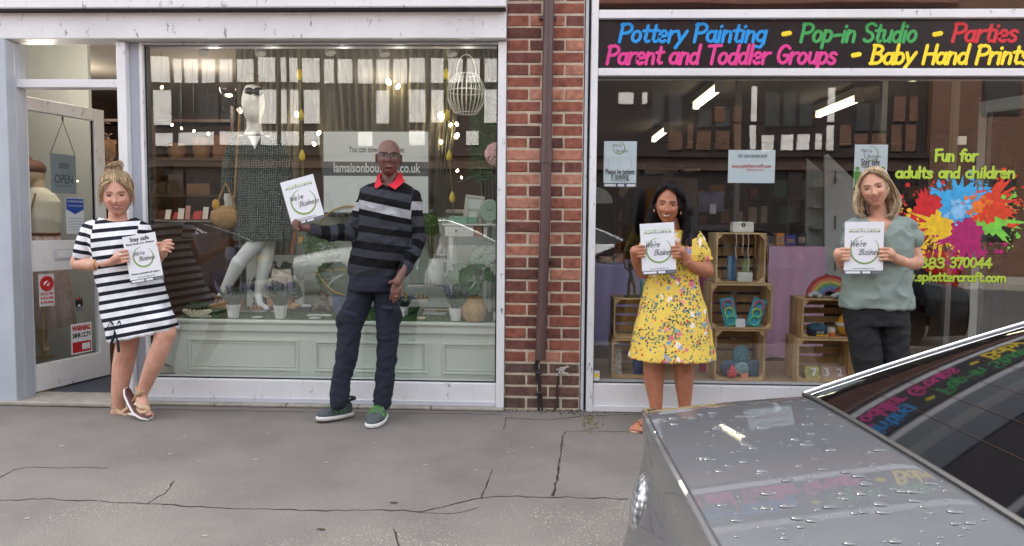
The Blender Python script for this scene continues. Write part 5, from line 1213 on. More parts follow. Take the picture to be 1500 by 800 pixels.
for px in (664, 716): bx(X(px-2.6, 400, tY), X(px+2.4, 400, tY), tY+.09, tY+.12, ZD+.003, zt_-.016 if px > 700 else zt_-.092).build('leg', tw, tbl)
bx(X(665, 400, tY), X(712, 400, tY)-.002, tY+.095, tY+.115, P(690, 408, tY).z-.01, P(690, 408, tY).z+.01).build('stretcher', tw, tbl)
def pframe(px0, px1, py0, py1, Y, lab, lean=.05, tilt=0.0, fm=None, bw=.018):
    a, b = P(px0, py1, Y), P(px1, py0, Y); t = thing('picture_frame', lab, 'picture frame', Vector(((a.x+b.x)/2, Y, a.z))); w, h = b.x-a.x, b.z-a.z
    M4 = Matrix.Translation(((a.x+b.x)/2, Y, a.z)) @ Matrix.Rotation(tilt, 4, 'Y') @ Matrix.Rotation(-lean*3, 4, 'X')
    mb = MB()
    for q_ in ((-w/2, -w/2+bw, 0, h), (w/2-bw, w/2, 0, h), (-w/2+bw, w/2-bw, 0, bw), (-w/2+bw, w/2-bw, h-bw, h)): mb.box(q_[0], q_[1], -.012, .008, q_[2], q_[3], M4=M4)
    mb.build('frame', fm or M('silver_frame', rgb(182, 184, 172), .4, .2), t)
    mb = MB().box(-w/2+bw, w/2-bw, -.004, .002, bw, h-bw, M4=M4); mb.build('picture', M('frame_picture', rgb(206, 216, 210), .3, var=.1), t)
pframe(677, 705, 286, 327, tY+.02, 'larger silver photo frame standing at the back of the white table', tilt=.12)
pframe(683, 699, 305, 328, tY-.03, 'small silver photo frame leaning on the larger one', tilt=.05, bw=.013)
gb = M('pale_green_box', rgb(138, 182, 152), .4)
bx(X(659, 320, tY-.08), X(685, 320, tY-.08), tY-.09, tY-.04, zt_+.001, P(670, 317, tY-.08).z).build('green_box', gb, origin=(X(672, 320, tY), tY-.06, zt_), bevel=.003, label='long pale green box on the front of the white table', cat='box')
bx(X(685.4, 320, tY-.08), X(699, 320, tY-.08), tY-.09, tY-.04, zt_+.001, P(670, 318, tY-.08).z).build('green_box', M('green_box_dark', rgb(118, 166, 136), .4), origin=(X(692, 320, tY), tY-.06, zt_), bevel=.003, label='darker pale green box butted against the long one on the table', cat='box')
ck = thing('round_clock', 'round pale green clock standing at the right end of the white table', 'clock', P(717, 327, tY-.05)); c = P(717, 309, tY-.05)
M4 = Matrix.Rotation(R(84), 4, 'X') @ Matrix.Scale(1, 4)
MB().lathe([(.0, -.012), (.062, -.012), (.07, 0), (.062, .012), (.0, .012)], c, 28, M4=M4, sy=1.2).build('face', M('clock_green', rgb(150, 176, 156), .5), ck, smooth=True)
for a, l in ((.6, .04), (2.2, .03)): MB().tube([c+Vector((0, -.018, 0)), c+Vector((math.cos(a)*l, -.018, math.sin(a)*l))], .002, 4).build('hand', ink, ck)
bx(c.x-.02, c.x+.02, c.y-.01, c.y+.01, zt_+.001, zt_+.02).build('foot', potm, ck)
# basket and monstera
p = D(695, 473); bsk = thing('woven_basket', 'round woven straw basket holding the split leaved plant', 'basket', p)
mb = MB(); prof = []
for i in range(15): zz = i/14*.165; prof.append(((.055+.028*math.sin(math.pi*min(1, (zz/.165)*1.0)**.8))+(.0025 if i % 2 else 0)*1.4-(.0 if zz < .09 else (zz-.09)*.22), zz))
prof += [(.05, .165), (.05, .1)]
mb.lathe(prof, p, 30); mb.build('basket', M('straw', rgb(190, 156, 108), .75, var=.3, vs=40, bump=.8, bs=130), bsk, smooth=60)
mo = thing('monstera_plant', 'split leaved green pot plant growing out of the woven basket', 'plant', p+Vector((0, 0, .15))); mg_ = M('monstera_green', rgb(64, 92, 58), .45, var=.3, vs=14)
for i, (px, py, r, a, dy) in enumerate([(682, 402, .10, 2.9, -.05), (702, 380, .11, .8, 0), (720, 400, .10, -.1, -.02), (668, 410, .07, 2.6, .02), (712, 362, .07, 1.2, .03), (690, 420, .06, -.7, -.08), (724, 378, .07, .4, .04)]):
    c = P(px, py, p.y+dy); ux = Vector((1, .35*((i % 3)-1), 0)).normalized(); uz = Vector((0, .5, 1)).normalized()
    mb = MB(); mleaf(mb, c, r, a, 1, ux, uz, 6); mb.build('leaf', mg_, mo)
    MB().tube([p+Vector((0, 0, .14)), (p+Vector((0, 0, .14))).lerp(c, .55)+Vector((0, 0, .03)), c], [.004, .0035, .002], 6).build('stalk', M('stalk_green', rgb(96, 118, 62), .6), mo, smooth=True)
# wire lampshade
c = P(683, 127, .6); ws = thing('wire_lampshade', 'white wire birdcage lampshade hanging in the right of the boutique window', 'lampshade', c); wm = M('white_wire', rgb(208, 208, 200), .5); s = SC(.6)
for i in range(26):
    a = 6.2832*i/26; pts = []
    for k in range(12):
        t = k/11; z = lerp(19, -41, t)*s*.93; rr = (11+17*math.sin(math.pi*(t*.86+.07))**.8)*s
        pts.append(c+Vector((math.cos(a)*rr, math.sin(a)*rr, z)))
    MB().tube(pts, .0032, 5).build('wire', wm, ws, smooth=True)
for z, rr in ((17, 14.5), (-7, 27.5), (-38, 16)): MB().tube([c+Vector((math.cos(t)*rr*s, math.sin(t)*rr*s, z*s)) for t in [6.2832*i/32 for i in range(33)]], .004, 5).build('hoop', wm, ws, smooth=True)
MB().tube([c+Vector((math.cos(t)*14*s, 0, (19+27*math.sin(t))*s)) for t in [math.pi*i/16 for i in range(17)]], .0045, 6).build('loop_handle', wm, ws, smooth=True)
MB().tube([c+Vector((0, 0, 46*s)), c+Vector((0, 0, 62*s))], .002, 4).build('cord', wm, ws)
# trailing greenery and pompom
tg = thing('trailing_greenery', 'long green fern hanging down the right side of the boutique window', 'hanging plant', P(705, 90, .78)); mb = MB(); rs = random.Random(9)
for i in range(46):
    x = rs.uniform(694, 726); y0 = rs.uniform(120, 200); s0 = P(x, y0, .74); l = rs.uniform(.15, .4); frond(mb, [s0, s0+Vector((rs.uniform(-.05, .03), -.02, -l*.5)), s0+Vector((rs.uniform(-.09, .05), -.03, -l))], .045, 22, rs)
for i in range(12):
    s0 = P(rs.uniform(700, 724), rs.uniform(225, 262), .7); frond(mb, [s0, s0+Vector((-.06, -.03, -.01)), s0+Vector((rs.uniform(-.16, -.08), -.05, rs.uniform(-.06, .02)))], .04, 18, rs)
mb.tube([P(712, 60, .78), P(712, 200, .78)], .003, 4); mb.build('fronds', M('deep_fern', rgb(70, 100, 62), .7, var=.35, vs=20), tg, kind='stuff')
pp = thing('paper_pompom', 'pale pink tissue pompom at the right edge of the boutique window', 'decoration', P(727, 226, .4)); c = P(728, 226, .4); rs = random.Random(1)
def fp(u, v):
    a, b = u*6.2832, (v-.5)*3.1416; r = .078+.009*math.sin(a*11+3*math.sin(b*6))*math.cos(b); return c+Vector((math.cos(a)*math.cos(b)*r, math.sin(a)*math.cos(b)*r, math.sin(b)*r))
MB().grid(66, 26, fp).build('tissue', M('pink_tissue', rgb(226, 186, 186), .8), pp); MB().tube([c+Vector((0, 0, .07)), c+Vector((0, 0, .85))], .001, 3).build('thread', wm, pp)
# egg garlands
yeg = M('yellow_egg', rgb(206, 182, 62), .6, var=.15, vs=20); sgm = M('green_string', rgb(112, 120, 58), .7)
def garland(xs, ys, Y, lab, y1):
    t = thing('egg_garland', lab, 'garland', P(xs[0], 66, Y)); pts = [P(xs[0]-.5, 60, Y)]+[P(x, y, Y) for x, y in zip(xs, ys)]+[P(xs[-1]+2, y1, Y)]
    MB().tube(pts, .0035, 5).build('string', sgm, t, smooth=True)
    for x, y in zip(xs, ys):
        c = P(x, y, Y); MB().lathe([(.001, -.040), (.014, -.034), (.021, -.016), (.020, .002), (.013, .024), (.005, .038), (.001, .042)], c, 14).build('egg', yeg, t, smooth=True)
    for i in range(6):
        c = P(xs[i % len(xs)], ys[i % len(ys)]+rs.uniform(20, 38), Y); mb = MB(); mb.add([c, c+Vector((-.02, -.004, .03)), c+Vector((-.004, 0, .012))], [(0, 1, 2)]); mb.add([c, c+Vector((.02, -.004, .03)), c+Vector((.004, 0, .012))], [(0, 2, 1)]); mb.build('leaf', sgm, t)
garland([653.5, 655.5, 658, 662.5], [108, 169, 228, 289], .5, 'garland of yellow eggs hanging right of the man beside the wire lampshade', 318)
garland([439, 441, 442.5], [109, 169, 228], .5, 'garland of yellow eggs hanging left of the poster above the held notice', 268)
# ---- mannequin seen through the door glass
dY = .62; s2 = SC(dY); qd = lambda px, py, dy=0: P(px, py, dY+dy)
md = thing('blouse_mannequin', 'mannequin in a cream blouse and pink skirt seen through the open door glass', 'mannequin', P(62, 520, dY))
mb = MB(); mb.ell(qd(50, 254), (13*s2, .085, 20*s2), 16, 12); mb.cap(qd(54, 265), .042, qd(56, 285), .05); mb.cap(qd(62, 440), .05, qd(62, 500), .035); mb.cap(qd(62, 500), .035, qd(66, 512, -.08), .03); blob(mb, 'figure', M('skin_tone_mannequin', rgb(204, 178, 150), .5), md, .008, 3)
mb = MB(); cloth_rings(mb, [(qd(56, 275), .05, .05, 0), (qd(56, 283), .11, .07, 0), (qd(57, 295), .155, .09, 0), (qd(60, 320), .14, .1, .004), (qd(61, 344), .12, .09, .006)]); mb.cap(qd(40, 292), .05, qd(36, 330), .045); mb.cap(qd(74, 292), .05, qd(80, 325), .045)
blob(mb, 'blouse', M('cream_cotton', rgb(238, 232, 214), .8, var=.04), md, .008, 3)
mb = MB(); cloth_rings(mb, [(qd(61, 341), .115, .085, .002), (qd(62, 360), .14, .11, .012), (qd(63, 410), .17, .14, .02), (qd(64, 478), .20, .16, .026)], nf=14); mb.build('skirt', M('pink_lace', rgb(228, 200, 192), .8, var=.25, vs=60), md, smooth='all')
MB().tube([qd(61, 343)+Vector((math.cos(t)*.125, math.sin(t)*.095, 0)) for t in [6.2832*i/24 for i in range(25)]], .012, 6, flat=.5).build('belt', M('tan_belt', rgb(140, 84, 50), .5), md, smooth=True)
mb = MB(); mb.ell(qd(50, 247), (15*s2, .095, 13*s2)); mb.cap(qd(42, 236), .03, qd(36, 224), .015); blob(mb, 'head_scarf', M('brown_scarf', rgb(112, 76, 62), .7, var=.3, vs=30), md, .008, 2)
MB().tube([qd(52, 283, -.09), qd(45, 310, -.11), qd(38, 335, -.1)], .006, 5).build('bag_strap', tan, md)
gs = thing('gold_stand', 'thin gold stand by the feet of the mannequin behind the door', 'stand', P(50, 522, .5))
MB().tube([P(64, 420, .5), P(63, 520, .5)], .008, 6).build('pole', gold, gs); MB().lathe([(.07, 0), (.07, .01), (.01, .015)], P(63, 524, .5), 20).build('base', gold, gs)
bx(X(20, 500, .2), X(137, 500, 1.2)-.02, .22, 1.24, .025, .03).build('turf_mat', gm, origin=(X(70, 500, .6), .6, .02), label='green turf mat under the mannequin behind the door', cat='mat')
p = P(52, 516, .45); sandal_pair(45, 516, .45, 'gold sandal on the turf behind the open door', 'gold', z=.032)
for i, (px, py) in enumerate([(150, 250), (160, 215)]):
    pass
og = thing('dark_foliage_decoration', 'dim flower decoration hanging just inside the boutique doorway', 'decoration', P(155, 235, 1.3)); mb = MB(); rs = random.Random(6)
for i in range(90):
    c = P(155+rs.gauss(0, 5), 235+rs.gauss(0, 22), 1.3); mb.add([c, c+Vector((rs.uniform(-.05, .05), 0, rs.uniform(-.05, .05))), c+Vector((rs.uniform(-.05, .05), .02, rs.uniform(-.05, .05)))], [(0, 1, 2)])
mb.build('petals', M('dusty_flowers', rgb(140, 110, 96), .8, var=.4, vs=20), og, kind='stuff')

# ================================================================ INSIDE THE STUDIO
room2 = thing('studio_room', 'dark interior of the craft studio behind its wide window', 'room', (2.3, 4, 0))
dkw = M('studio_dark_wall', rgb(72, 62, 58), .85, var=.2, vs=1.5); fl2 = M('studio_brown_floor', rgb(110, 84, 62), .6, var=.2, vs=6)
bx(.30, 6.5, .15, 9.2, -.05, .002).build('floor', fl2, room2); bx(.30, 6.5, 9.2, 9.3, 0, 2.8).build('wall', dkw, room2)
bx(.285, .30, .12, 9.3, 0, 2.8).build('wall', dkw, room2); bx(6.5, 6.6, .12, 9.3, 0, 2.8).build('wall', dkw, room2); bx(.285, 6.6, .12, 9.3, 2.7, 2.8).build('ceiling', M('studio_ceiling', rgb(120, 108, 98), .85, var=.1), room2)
Z2 = P(1000, 560, .12).z
D2 = lambda px, py: G(px, py, Z2)
shelfM = M('plywood', rgb(190, 162, 126), .6, var=.2, vs=6, stretch=(1, 8, 1))
wsf = thing('window_shelf', 'low plywood shelf running along the bottom of the studio window', 'shelf', (2, .5, 0)); bx(.302, X(1425, 500, .5), .14, .96, Z2-.03, Z2-.001).build('board', shelfM, wsf); bx(.302, X(1425, 500, .5), .941, .96, .0, Z2-.031).build('back_panel', DkW, wsf)
tubeE = M('fluorescent_tube', (1, .97, .8), .5, emit=(1, .93, .66), es=1.1); batt = M('batten_white', rgb(200, 196, 184), .5)
for i, (x, y0, y1) in enumerate([(1.77, 7.7-4.75, 8.9-4.75), (3.4, 3.55, 4.8), (1.8, 6.3, 7.6), (3.4, 1.25, 2.45)]):
    t = thing('fluorescent_light', ['lit fluorescent tube above the dark haired woman', 'lit fluorescent tube above the blonde woman', 'small distant lit fluorescent tube deep in the studio on the left', 'lit fluorescent tube cut off by the top of the studio window'][i], 'ceiling light', (x, (y0+y1)/2, 2.6))
    MB().tube([(x, y0+.06, 2.555), (x, y1-.06, 2.555)], .03, 12).build('tube', tubeE, t, smooth=True); bx(x-.05, x+.05, y0, y1, 2.60, 2.68).build('batten', batt, t)
    for y in (y0, y1-.05): bx(x-.04, x+.04, y, y+.05, 2.525, 2.598).build('end_cap', batt, t)
# cloth covered tables
def clothm(name, c): return M(name, c, .85, var=.06, vs=3, bump=.15, bs=20)
def cloth(px0, px1, py0, Y, m, lab, bot=528, dep=.9):
    x0, x1 = X(px0, 450, Y), X(px1, 450, Y); zt = P((px0+px1)/2, py0, Y).z; z0 = max(Z2+.01, P(px0, bot, Y).z)
    t = thing('cloth_covered_table', lab, 'table', ((x0+x1)/2, Y+dep/2, 0))
    def f(u, v):
        y = Y+.012*math.sin(u*(x1-x0)*9+1.2*v)*(.2+v)+.003*math.sin(u*23+v*2); return Vector((lerp(x0, x1, u), y-.01*v, lerp(zt, z0+.012*math.sin(u*9), v)))
    mb = MB().grid(90, 8, f); mb.grid(10, 2, lambda u, v: Vector((lerp(x0, x1, u), Y+v*dep, zt+.0005))); mb.build('cloth', m, t, smooth='all')
    bx(x0+.01, x1-.01, Y+.04, Y+dep, zt-.03, zt-.004).build('table_top', DkW, t); 
    for x in (x0+.04, x1-.08): bx(x, x+.04, Y+.06, Y+.1, Z2 if Y < .9 else .002, zt-.031).build('leg', DkW, t)
    return zt
zt1 = cloth(1124, 1206, 361, 1.0, clothm('mauve_cloth', rgb(204, 164, 190)), 'table under a long mauve cloth behind the wooden crates', 525)
cloth(1012, 1048, 400, 1.02, clothm('magenta_cloth', rgb(150, 60, 104)), 'strip of magenta cloth hanging behind the yellow dress', 530)
cloth(866, 960, 388, .98, clothm('lilac_cloth', rgb(172, 164, 206)), 'table under a draped lilac cloth at the left of the studio window', 508)
# crates
crw = [M('crate_pine', rgb(214, 180, 132), .75, var=.2, vs=9, bump=.3), M('crate_pine_dark', rgb(192, 156, 110), .75, var=.25, vs=9, bump=.3)]
def crate(px0, px1, py0, py1, Y, lab, dep=.26, z0=None):
    x0, x1 = X(px0, (py0+py1)/2, Y), X(px1, (py0+py1)/2, Y); zt = P((px0+px1)/2, py0, Y).z; zb = P((px0+px1)/2, py1, Y).z if z0 is None else z0
    t = thing('wooden_crate', lab, 'crate', ((x0+x1)/2, Y+dep/2, zb)); th = .011; rs = random.Random(px0)
    def sl(*a, nm='slat'): 
        a = list(a); bx(*a).build(nm, rs.choice(crw), t, bevel=.0015)
    n = 3; dw = dep/n
    for i in range(n):
        y0 = Y+i*dw; g = .008
        sl(x0+th+.001, x1-th-.001, y0, y0+dw-g, zb+.001, zb+th); sl(x0+th+.001, x1-th-.001, y0, y0+dw-g, zt-th, zt-.001)
        sl(x0, x0+th, y0, y0+dw-g, zb+.001, zt-.001); sl(x1-th, x1, y0, y0+dw-g, zb+.001, zt-.001)
    m_ = 4; hh = (zt-zb-2*th)/m_
    for i in range(m_): sl(x0+th+.002, x1-th-.002, Y+dep-.011, Y+dep-.001, zb+th+i*hh+.006, zb+th+(i+1)*hh-.012)
    c = .034
    for sx, X0 in ((1, x0+th+.0012), (-1, x1-th-.0012)):
        for sz, Z0 in ((1, zb+th+.0012), (-1, zt-th-.0012)):
            mb = MB(); mb.slab([(X0, Y+.004, Z0), (X0+sx*c, Y+.004, Z0), (X0, Y+.004, Z0+sz*c)], (0, -1, 0) , .012)
            v = mb.v; mb.build('corner_block', crw[0], t)
    return x0, x1, zb+th, zt
A = crate(1047, 1121, 483, 560, .19, 'lowest crate of the three crate stack holding the patterned fan ornament', z0=Z2)
B = crate(1041, 1132, 416, 482.4, .20, 'middle crate of the three crate stack holding two bead bracelet cards', z0=A[3]+.001)
C = crate(1049, 1122, 341, 415.6, .20, 'top crate of the three crate stack with bottles and necklaces inside', z0=B[3]+.001)
Dc = crate(1168, 1254, 497, 556, .19, 'lower crate of the two crate stack beside the blonde woman', z0=Z2)
E_ = crate(1175, 1262, 438, 496.5, .20, 'upper crate of the two crate stack with yarn and a blue bowl inside', z0=Dc[3]+.001)
Fc = crate(896, 958, 497, 556, .22, 'lower crate of the stack behind the woman in yellow', z0=Z2)
Gc = crate(899, 955, 437, 496.5, .23, 'upper crate of the stack behind the woman in yellow', z0=Fc[3]+.001)
# things in and on the crates
tq = M('turquoise_card', rgb(66, 168, 196), .5, var=.25, vs=40); pnk = M('bead_pink', rgb(214, 96, 120), .4); grb = M('bead_green', rgb(96, 190, 150), .4)
def bcard(px0, px1, py0, py1, sk, lab):
    Y = .24; p = P((px0+px1)/2, py1, Y); p.z = B[2]+.004; w = (px1-px0)*SC(Y); h = (py1-py0)*SC(Y); t = thing('bracelet_card', lab, 'toy', p)
    M4 = Matrix.Translation(p) @ Matrix.Rotation(sk, 4, 'Y') @ Matrix.Rotation(-.12, 4, 'X')
    MB().box(-w/2, w/2, -.002, .002, .0, h, M4=M4).build('card', tq, t)
    for i in range(3):
        c = M4 @ Vector((0, -.008, h*(.2+.28*i))); r = w*.33
        MB().tube([c+Vector((math.cos(a)*r, -.002, math.sin(a)*r)) for a in [6.2832*k/16 for k in range(17)]], .006, 6).build('bangle', [grb, M('bead_lime', rgb(160, 206, 90), .4), pnk][i], t, smooth=True)
bcard(1062, 1082, 434, 476, -.2, 'turquoise card of round bangles leaning left in the middle crate'); bcard(1092, 1112, 434, 476, .3, 'turquoise card of round bangles leaning right in the middle crate')
p = P(1087, 477, .22); p.z = B[2]+.001; bx(p.x-.04, p.x+.02, p.y, p.y+.05, p.z, p.z+.05).build('small_card', paper, origin=p, label='small white printed card between the two bangle cards', cat='card')
fn = thing('fan_ornament', 'blue mosaic patterned ornament of three petals in the lowest crate', 'ornament', P(1085, 556, .26)); fm_ = M('blue_mosaic', rgb(104, 156, 172), .4, var=.5, vs=70)
for (px, py, rx_, rz_, a, dy, mm) in [(1086, 521, 13, 16, 0, .03, fm_), (1070, 541, 16, 13, .7, .0, M('navy_mosaic', rgb(70, 104, 130), .4, var=.5, vs=110)), (1102, 541, 16, 13, -.7, .01, M('navy_mosaic2', rgb(76, 110, 134), .4, var=.5, vs=110)), (1086, 540, 11, 10, 0, -.01, M('pale_mosaic', rgb(150, 186, 192), .4, var=.5, vs=80))]:
    c = P(px, py, .28+dy); MB().ell(c, (rx_*SC(.3), .012, rz_*SC(.3)), 18, 10, M3=Matrix.Rotation(a, 3, 'Y')).build('petal', mm, fn, smooth=True)
ok = thing('toy_octopus', 'small red domed toy in front of the blue petal ornament', 'toy', P(1072, 556, .21)); p = P(1072, 556, .215); p.z = A[2]
mb = MB(); mb.ell(p+Vector((0, 0, .03)), (.034, .03, .028)); mb.ell(p+Vector((0, 0, .062)), (.02, .02, .018)); mb.ell(p+Vector((0, 0, .086)), (.008,)*3)
blob(mb, 'body', M('coral_red', rgb(216, 70, 78), .4), ok, .004, 2); MB().tube([p+Vector((.028*math.cos(t), .026*math.sin(t), .05)) for t in [6.2832*i/20 for i in range(21)]], .006, 6).build('frill', pnk, ok, smooth=True)
mb = MB(); c = P(1090, 554, .215); c.z = A[2]; mb.slab([c+Vector((-.02, 0, 0)), c+Vector((.02, 0, 0)), c+Vector((.028, 0, .04)), c+Vector((0, 0, .03)), c+Vector((-.024, 0, .042))][::-1], (0, -1, 0), .006); mb.build('paper_star', M('salmon', rgb(232, 150, 124), .6), origin=c, label='salmon pink paper shape beside the red domed toy', cat='toy')
# bottles and necklaces in the top crate
gl_b = M('blue_glass_bottle', rgb(120, 160, 190), .15, spec=.8); gl_g = M('green_glass_bottle', rgb(150, 170, 120), .15, spec=.8)
for i, (px, w, h, m, lab) in enumerate([(1068, 7, 44, gl_b, 'blue boxed bottle left in the top crate'), (1075, 6, 44, M('blue_bottle2', rgb(92, 130, 176), .2), 'second blue boxed bottle in the top crate'), (1092, 11, 40, gl_g, 'wide pale green bottle in the top crate')]):
    p = P(px, 412, .33); p.z = C[2]+.001; s = SC(.33); t = thing('bottle', lab, 'bottle', p)
    bx(p.x-w/2*s, p.x+w/2*s, .32, .35, p.z, p.z+h*s*.8).build('body', m, t, bevel=.006); MB().tube([(p.x, .335, p.z+h*s*.8+.001), (p.x, .335, p.z+h*s)], .01, 10).build('cap', steel, t)
p = P(1092, 411, .24); p.z = C[2]+.001; bx(p.x-.05, p.x+.045, .235, .27, p.z, p.z+.06).build('white_box', M('box_print', rgb(214, 214, 208), .5, var=.12, vs=60), origin=p, bevel=.002, label='white printed box in front of the green bottle in the top crate', cat='box')
for i, (px, y0, y1, c_) in enumerate([(1059, 345, 412, 'dark'), (1075, 343, 408, 'dark'), (1078, 344, 380, 'pearl'), (1088, 344, 372, 'pearl'), (1096, 344, 412, 'pearl'), (1110, 345, 398, 'dark'), (1124, 348, 412, 'gold'), (1106, 345, 378, 'gold')]):
    m = {'dark': M('black_bead', rgb(40, 34, 36), .3), 'pearl': M('pearl_bead', rgb(214, 208, 196), .25), 'gold': M('wood_bead', rgb(170, 130, 70), .4)}[c_]
    a, b = P(px, y0, .195), P(px, y1, .195); t = thing('bead_necklace', '%s bead necklace hanging %s' % (c_, ['at the left front edge of the top crate', 'left of the first pearl necklace', 'short and left of centre in the top crate', 'short in the centre of the top crate', 'long and right of centre in the top crate', 'at the right inside the top crate', 'outside the right edge of the top crate', 'short at the right inside the top crate'][i]), 'necklace', a)
    mb = MB(); n = int((a.z-b.z)/.0085)
    for k in range(n): mb.ell(a.lerp(b, k/n)+Vector((.003*math.sin(k*.4), -.004, 0)), .0038, 6, 4)
    tag(mb.build('beads', m, t), kind='stuff')
p = P(1087, 340, .28); p.z = C[3]+.001; bxo = thing('paper_box', 'white paper box with a small round dark emblem on top of the crate stack', 'box', p)
bx(p.x-.068, p.x+.068, .25, .33, p.z, P(1087, 325, .25).z).build('box', M('box_white', rgb(212, 210, 200), .6), bxo, bevel=.003)
mb = MB(); c = P(1089, 330, .2495)
for k in range(6): mb.ell(c+Vector((math.cos(k*1.047)*.010, -.001, math.sin(k*1.047)*.010)), (.0062, .001, .0062), 8, 5)
mb.build('emblem', ink, bxo)
# right crates: bowl, yarn, reels, baby cards
p = P(1196, 490, .28); p.z = E_[2]+.001; bw = thing('round_tin', 'round dark blue knitted pot in the upper right crate', 'pot', p)
MB().lathe([(.045, 0), (.062, .02), (.064, .045), (.058, .068), (.03, .08), (.0, .082)], p, 26).build('pot', M('teal_knit', rgb(44, 86, 104), .7, var=.2, vs=60, bump=.6), bw, smooth=True); MB().lathe([(.0625, 0.0), (.0655, .012), (.0645, .034), (.0625, .036)], p+Vector((0, 0, .01)), 26).build('band', M('navy_band', rgb(30, 36, 56), .6), bw, smooth=True)
text('WILDER', paper, bw, p+Vector((0, -.067, .026)), .02, width=.05)
p = P(1240, 490, .27); p.z = E_[2]+.001; yb_ = thing('yellow_yarn', 'tall ball of mustard yellow yarn in the upper right crate', 'yarn', p)
def fy(u, v):
    a = u*6.2832; b = (v-.5)*3.1416; r = 1+.03*math.sin(a*20+b*12); return p+Vector((math.cos(a)*math.cos(b)*.062*r, math.sin(a)*math.cos(b)*.05*r, .075+.075*math.sin(b)*r))
MB().grid(60, 24, fy).build('ball', M('mustard_yarn', rgb(222, 166, 40), .85, bump=.6, bs=200), yb_, smooth='all'); MB().tube([p+Vector((math.cos(t)*.066, math.sin(t)*.054, .075)) for t in [6.2832*i/24 for i in range(25)]], .016, 6, flat=.4).build('label_band', card, yb_, smooth=True)
for i, (px, c_, h, lab) in enumerate([(1217, rgb(214, 208, 196), .055, 'cream wheel shaped craft reel beside the dark blue pot'), (1219, rgb(222, 112, 50), .028, 'short orange reel in front of the cream one')]):
    p = P(px, 490, .26-.03*i); p.z = E_[2]+.001; mb = MB().lathe([(.026-.005*i, 0), (.026-.005*i, h), (.02, h), (.018, h*.8)], p, 20); mb.build('craft_reel', M('reel_%d' % i, c_, .5), origin=p, smooth=30, label=lab, cat='reel')
mb = MB(); p = P(1204, 492, .21); p.z = E_[2]+.004
for k in range(5): 
    c = p+Vector((-.03+.014*k, rs.uniform(-.006, .006), .003)); MB().box(c.x-.006, c.x+.006, c.y-.005, c.y+.005, c.z-.003, c.z+.008).build('toy_brick', [yl, M('toy_orange', rgb(230, 140, 40), .5)][k % 2], origin=c, label='tiny %s block in front of the dark blue pot, %s from the left' % ('orange' if k % 2 else 'yellow', NTH[k]), cat='toy', group='tiny blocks before the dark blue pot')
for i, (px, w, lab, m, tx) in enumerate([(1193, 24, 'yellow and green number cards in the lower right crate', M('yellow_cards', rgb(196, 190, 110), .5, var=.5, vs=30), '7'), (1212, 18, 'cream card box with a cutout figure in the lower right crate', M('cream_cards', rgb(206, 176, 156), .5, var=.15), '3'), (1231, 22, 'pink card box printed with the number 2 in the lower right crate', M('pink_cards', rgb(204, 168, 152), .5, var=.1), '2')]):
    p = P(px, 551, .25); p.z = Dc[2]+.001; s = SC(.25); t = thing('card_box', lab, 'box', p); mb = MB(); h = 17*s
    mb.slab([p+Vector((-w/2*s, 0, 0)), p+Vector((w/2*s, 0, 0)), p+Vector((w/2*s, .05, h)), p+Vector((-w/2*s, .05, h))], (0, -1, .5), .015); mb.build('box', m, t)
    text(tx, paper, t, p+Vector((0, .012, h*.5)), .075, up=Vector((0, .55, 1)), bold=.002)
# rainbows
def rainbow(px, py, r0, r1, lab, Y=.27, z=None):
    p = P(px, py, Y); p.z = z; t = thing('rainbow_ornament', lab, 'ornament', p); s = SC(Y); cs = [rgb(186, 44, 50), rgb(214, 130, 92), rgb(206, 190, 96), rgb(112, 168, 110), rgb(104, 150, 186), rgb(140, 120, 170)]; n = len(cs)
    for i, c_ in enumerate(cs):
        ra = lerp(r1, r0, i/n)*s; rb = lerp(r1, r0, (i+1)/n)*s; m = M('sequin_%d' % i, c_, .3, var=.5, vs=220, bump=.9, bs=300)
        mb = MB(); rr = []
        for k in range(25): a = math.pi*k/24; rr.append([p+Vector((math.cos(a)*rb, -.014-.0012*i, math.sin(a)*rb)), p+Vector((math.cos(a)*ra, -.014-.0012*i, math.sin(a)*ra)), p+Vector((math.cos(a)*ra, .012, math.sin(a)*ra)), p+Vector((math.cos(a)*rb, .012, math.sin(a)*rb))])
        mb.rings(rr); mb.build('band', m, t)
    for sx in (-1, 1):
        c = p+Vector((sx*(r0+r1)/2*s, -.02, .018)); mb = MB()
        for k in range(4): mb.ell(c+Vector(((-.03+.02*k), 0, .012*math.sin(k*1.2))), (.02, .018, .018), 10, 7)
        mb.build('cloud', M('silver_sequin', rgb(190, 194, 196), .25, .5, var=.3, vs=200, bump=.9, bs=300), t, smooth=True)
rainbow(1214, 437, 10, 33, 'larger sequinned rainbow ornament on top of the right crates', z=E_[3]+.001); rainbow(1240, 437, 6, 20, 'smaller sequinned rainbow ornament beside the blonde woman', Y=.22, z=E_[3]+.001)
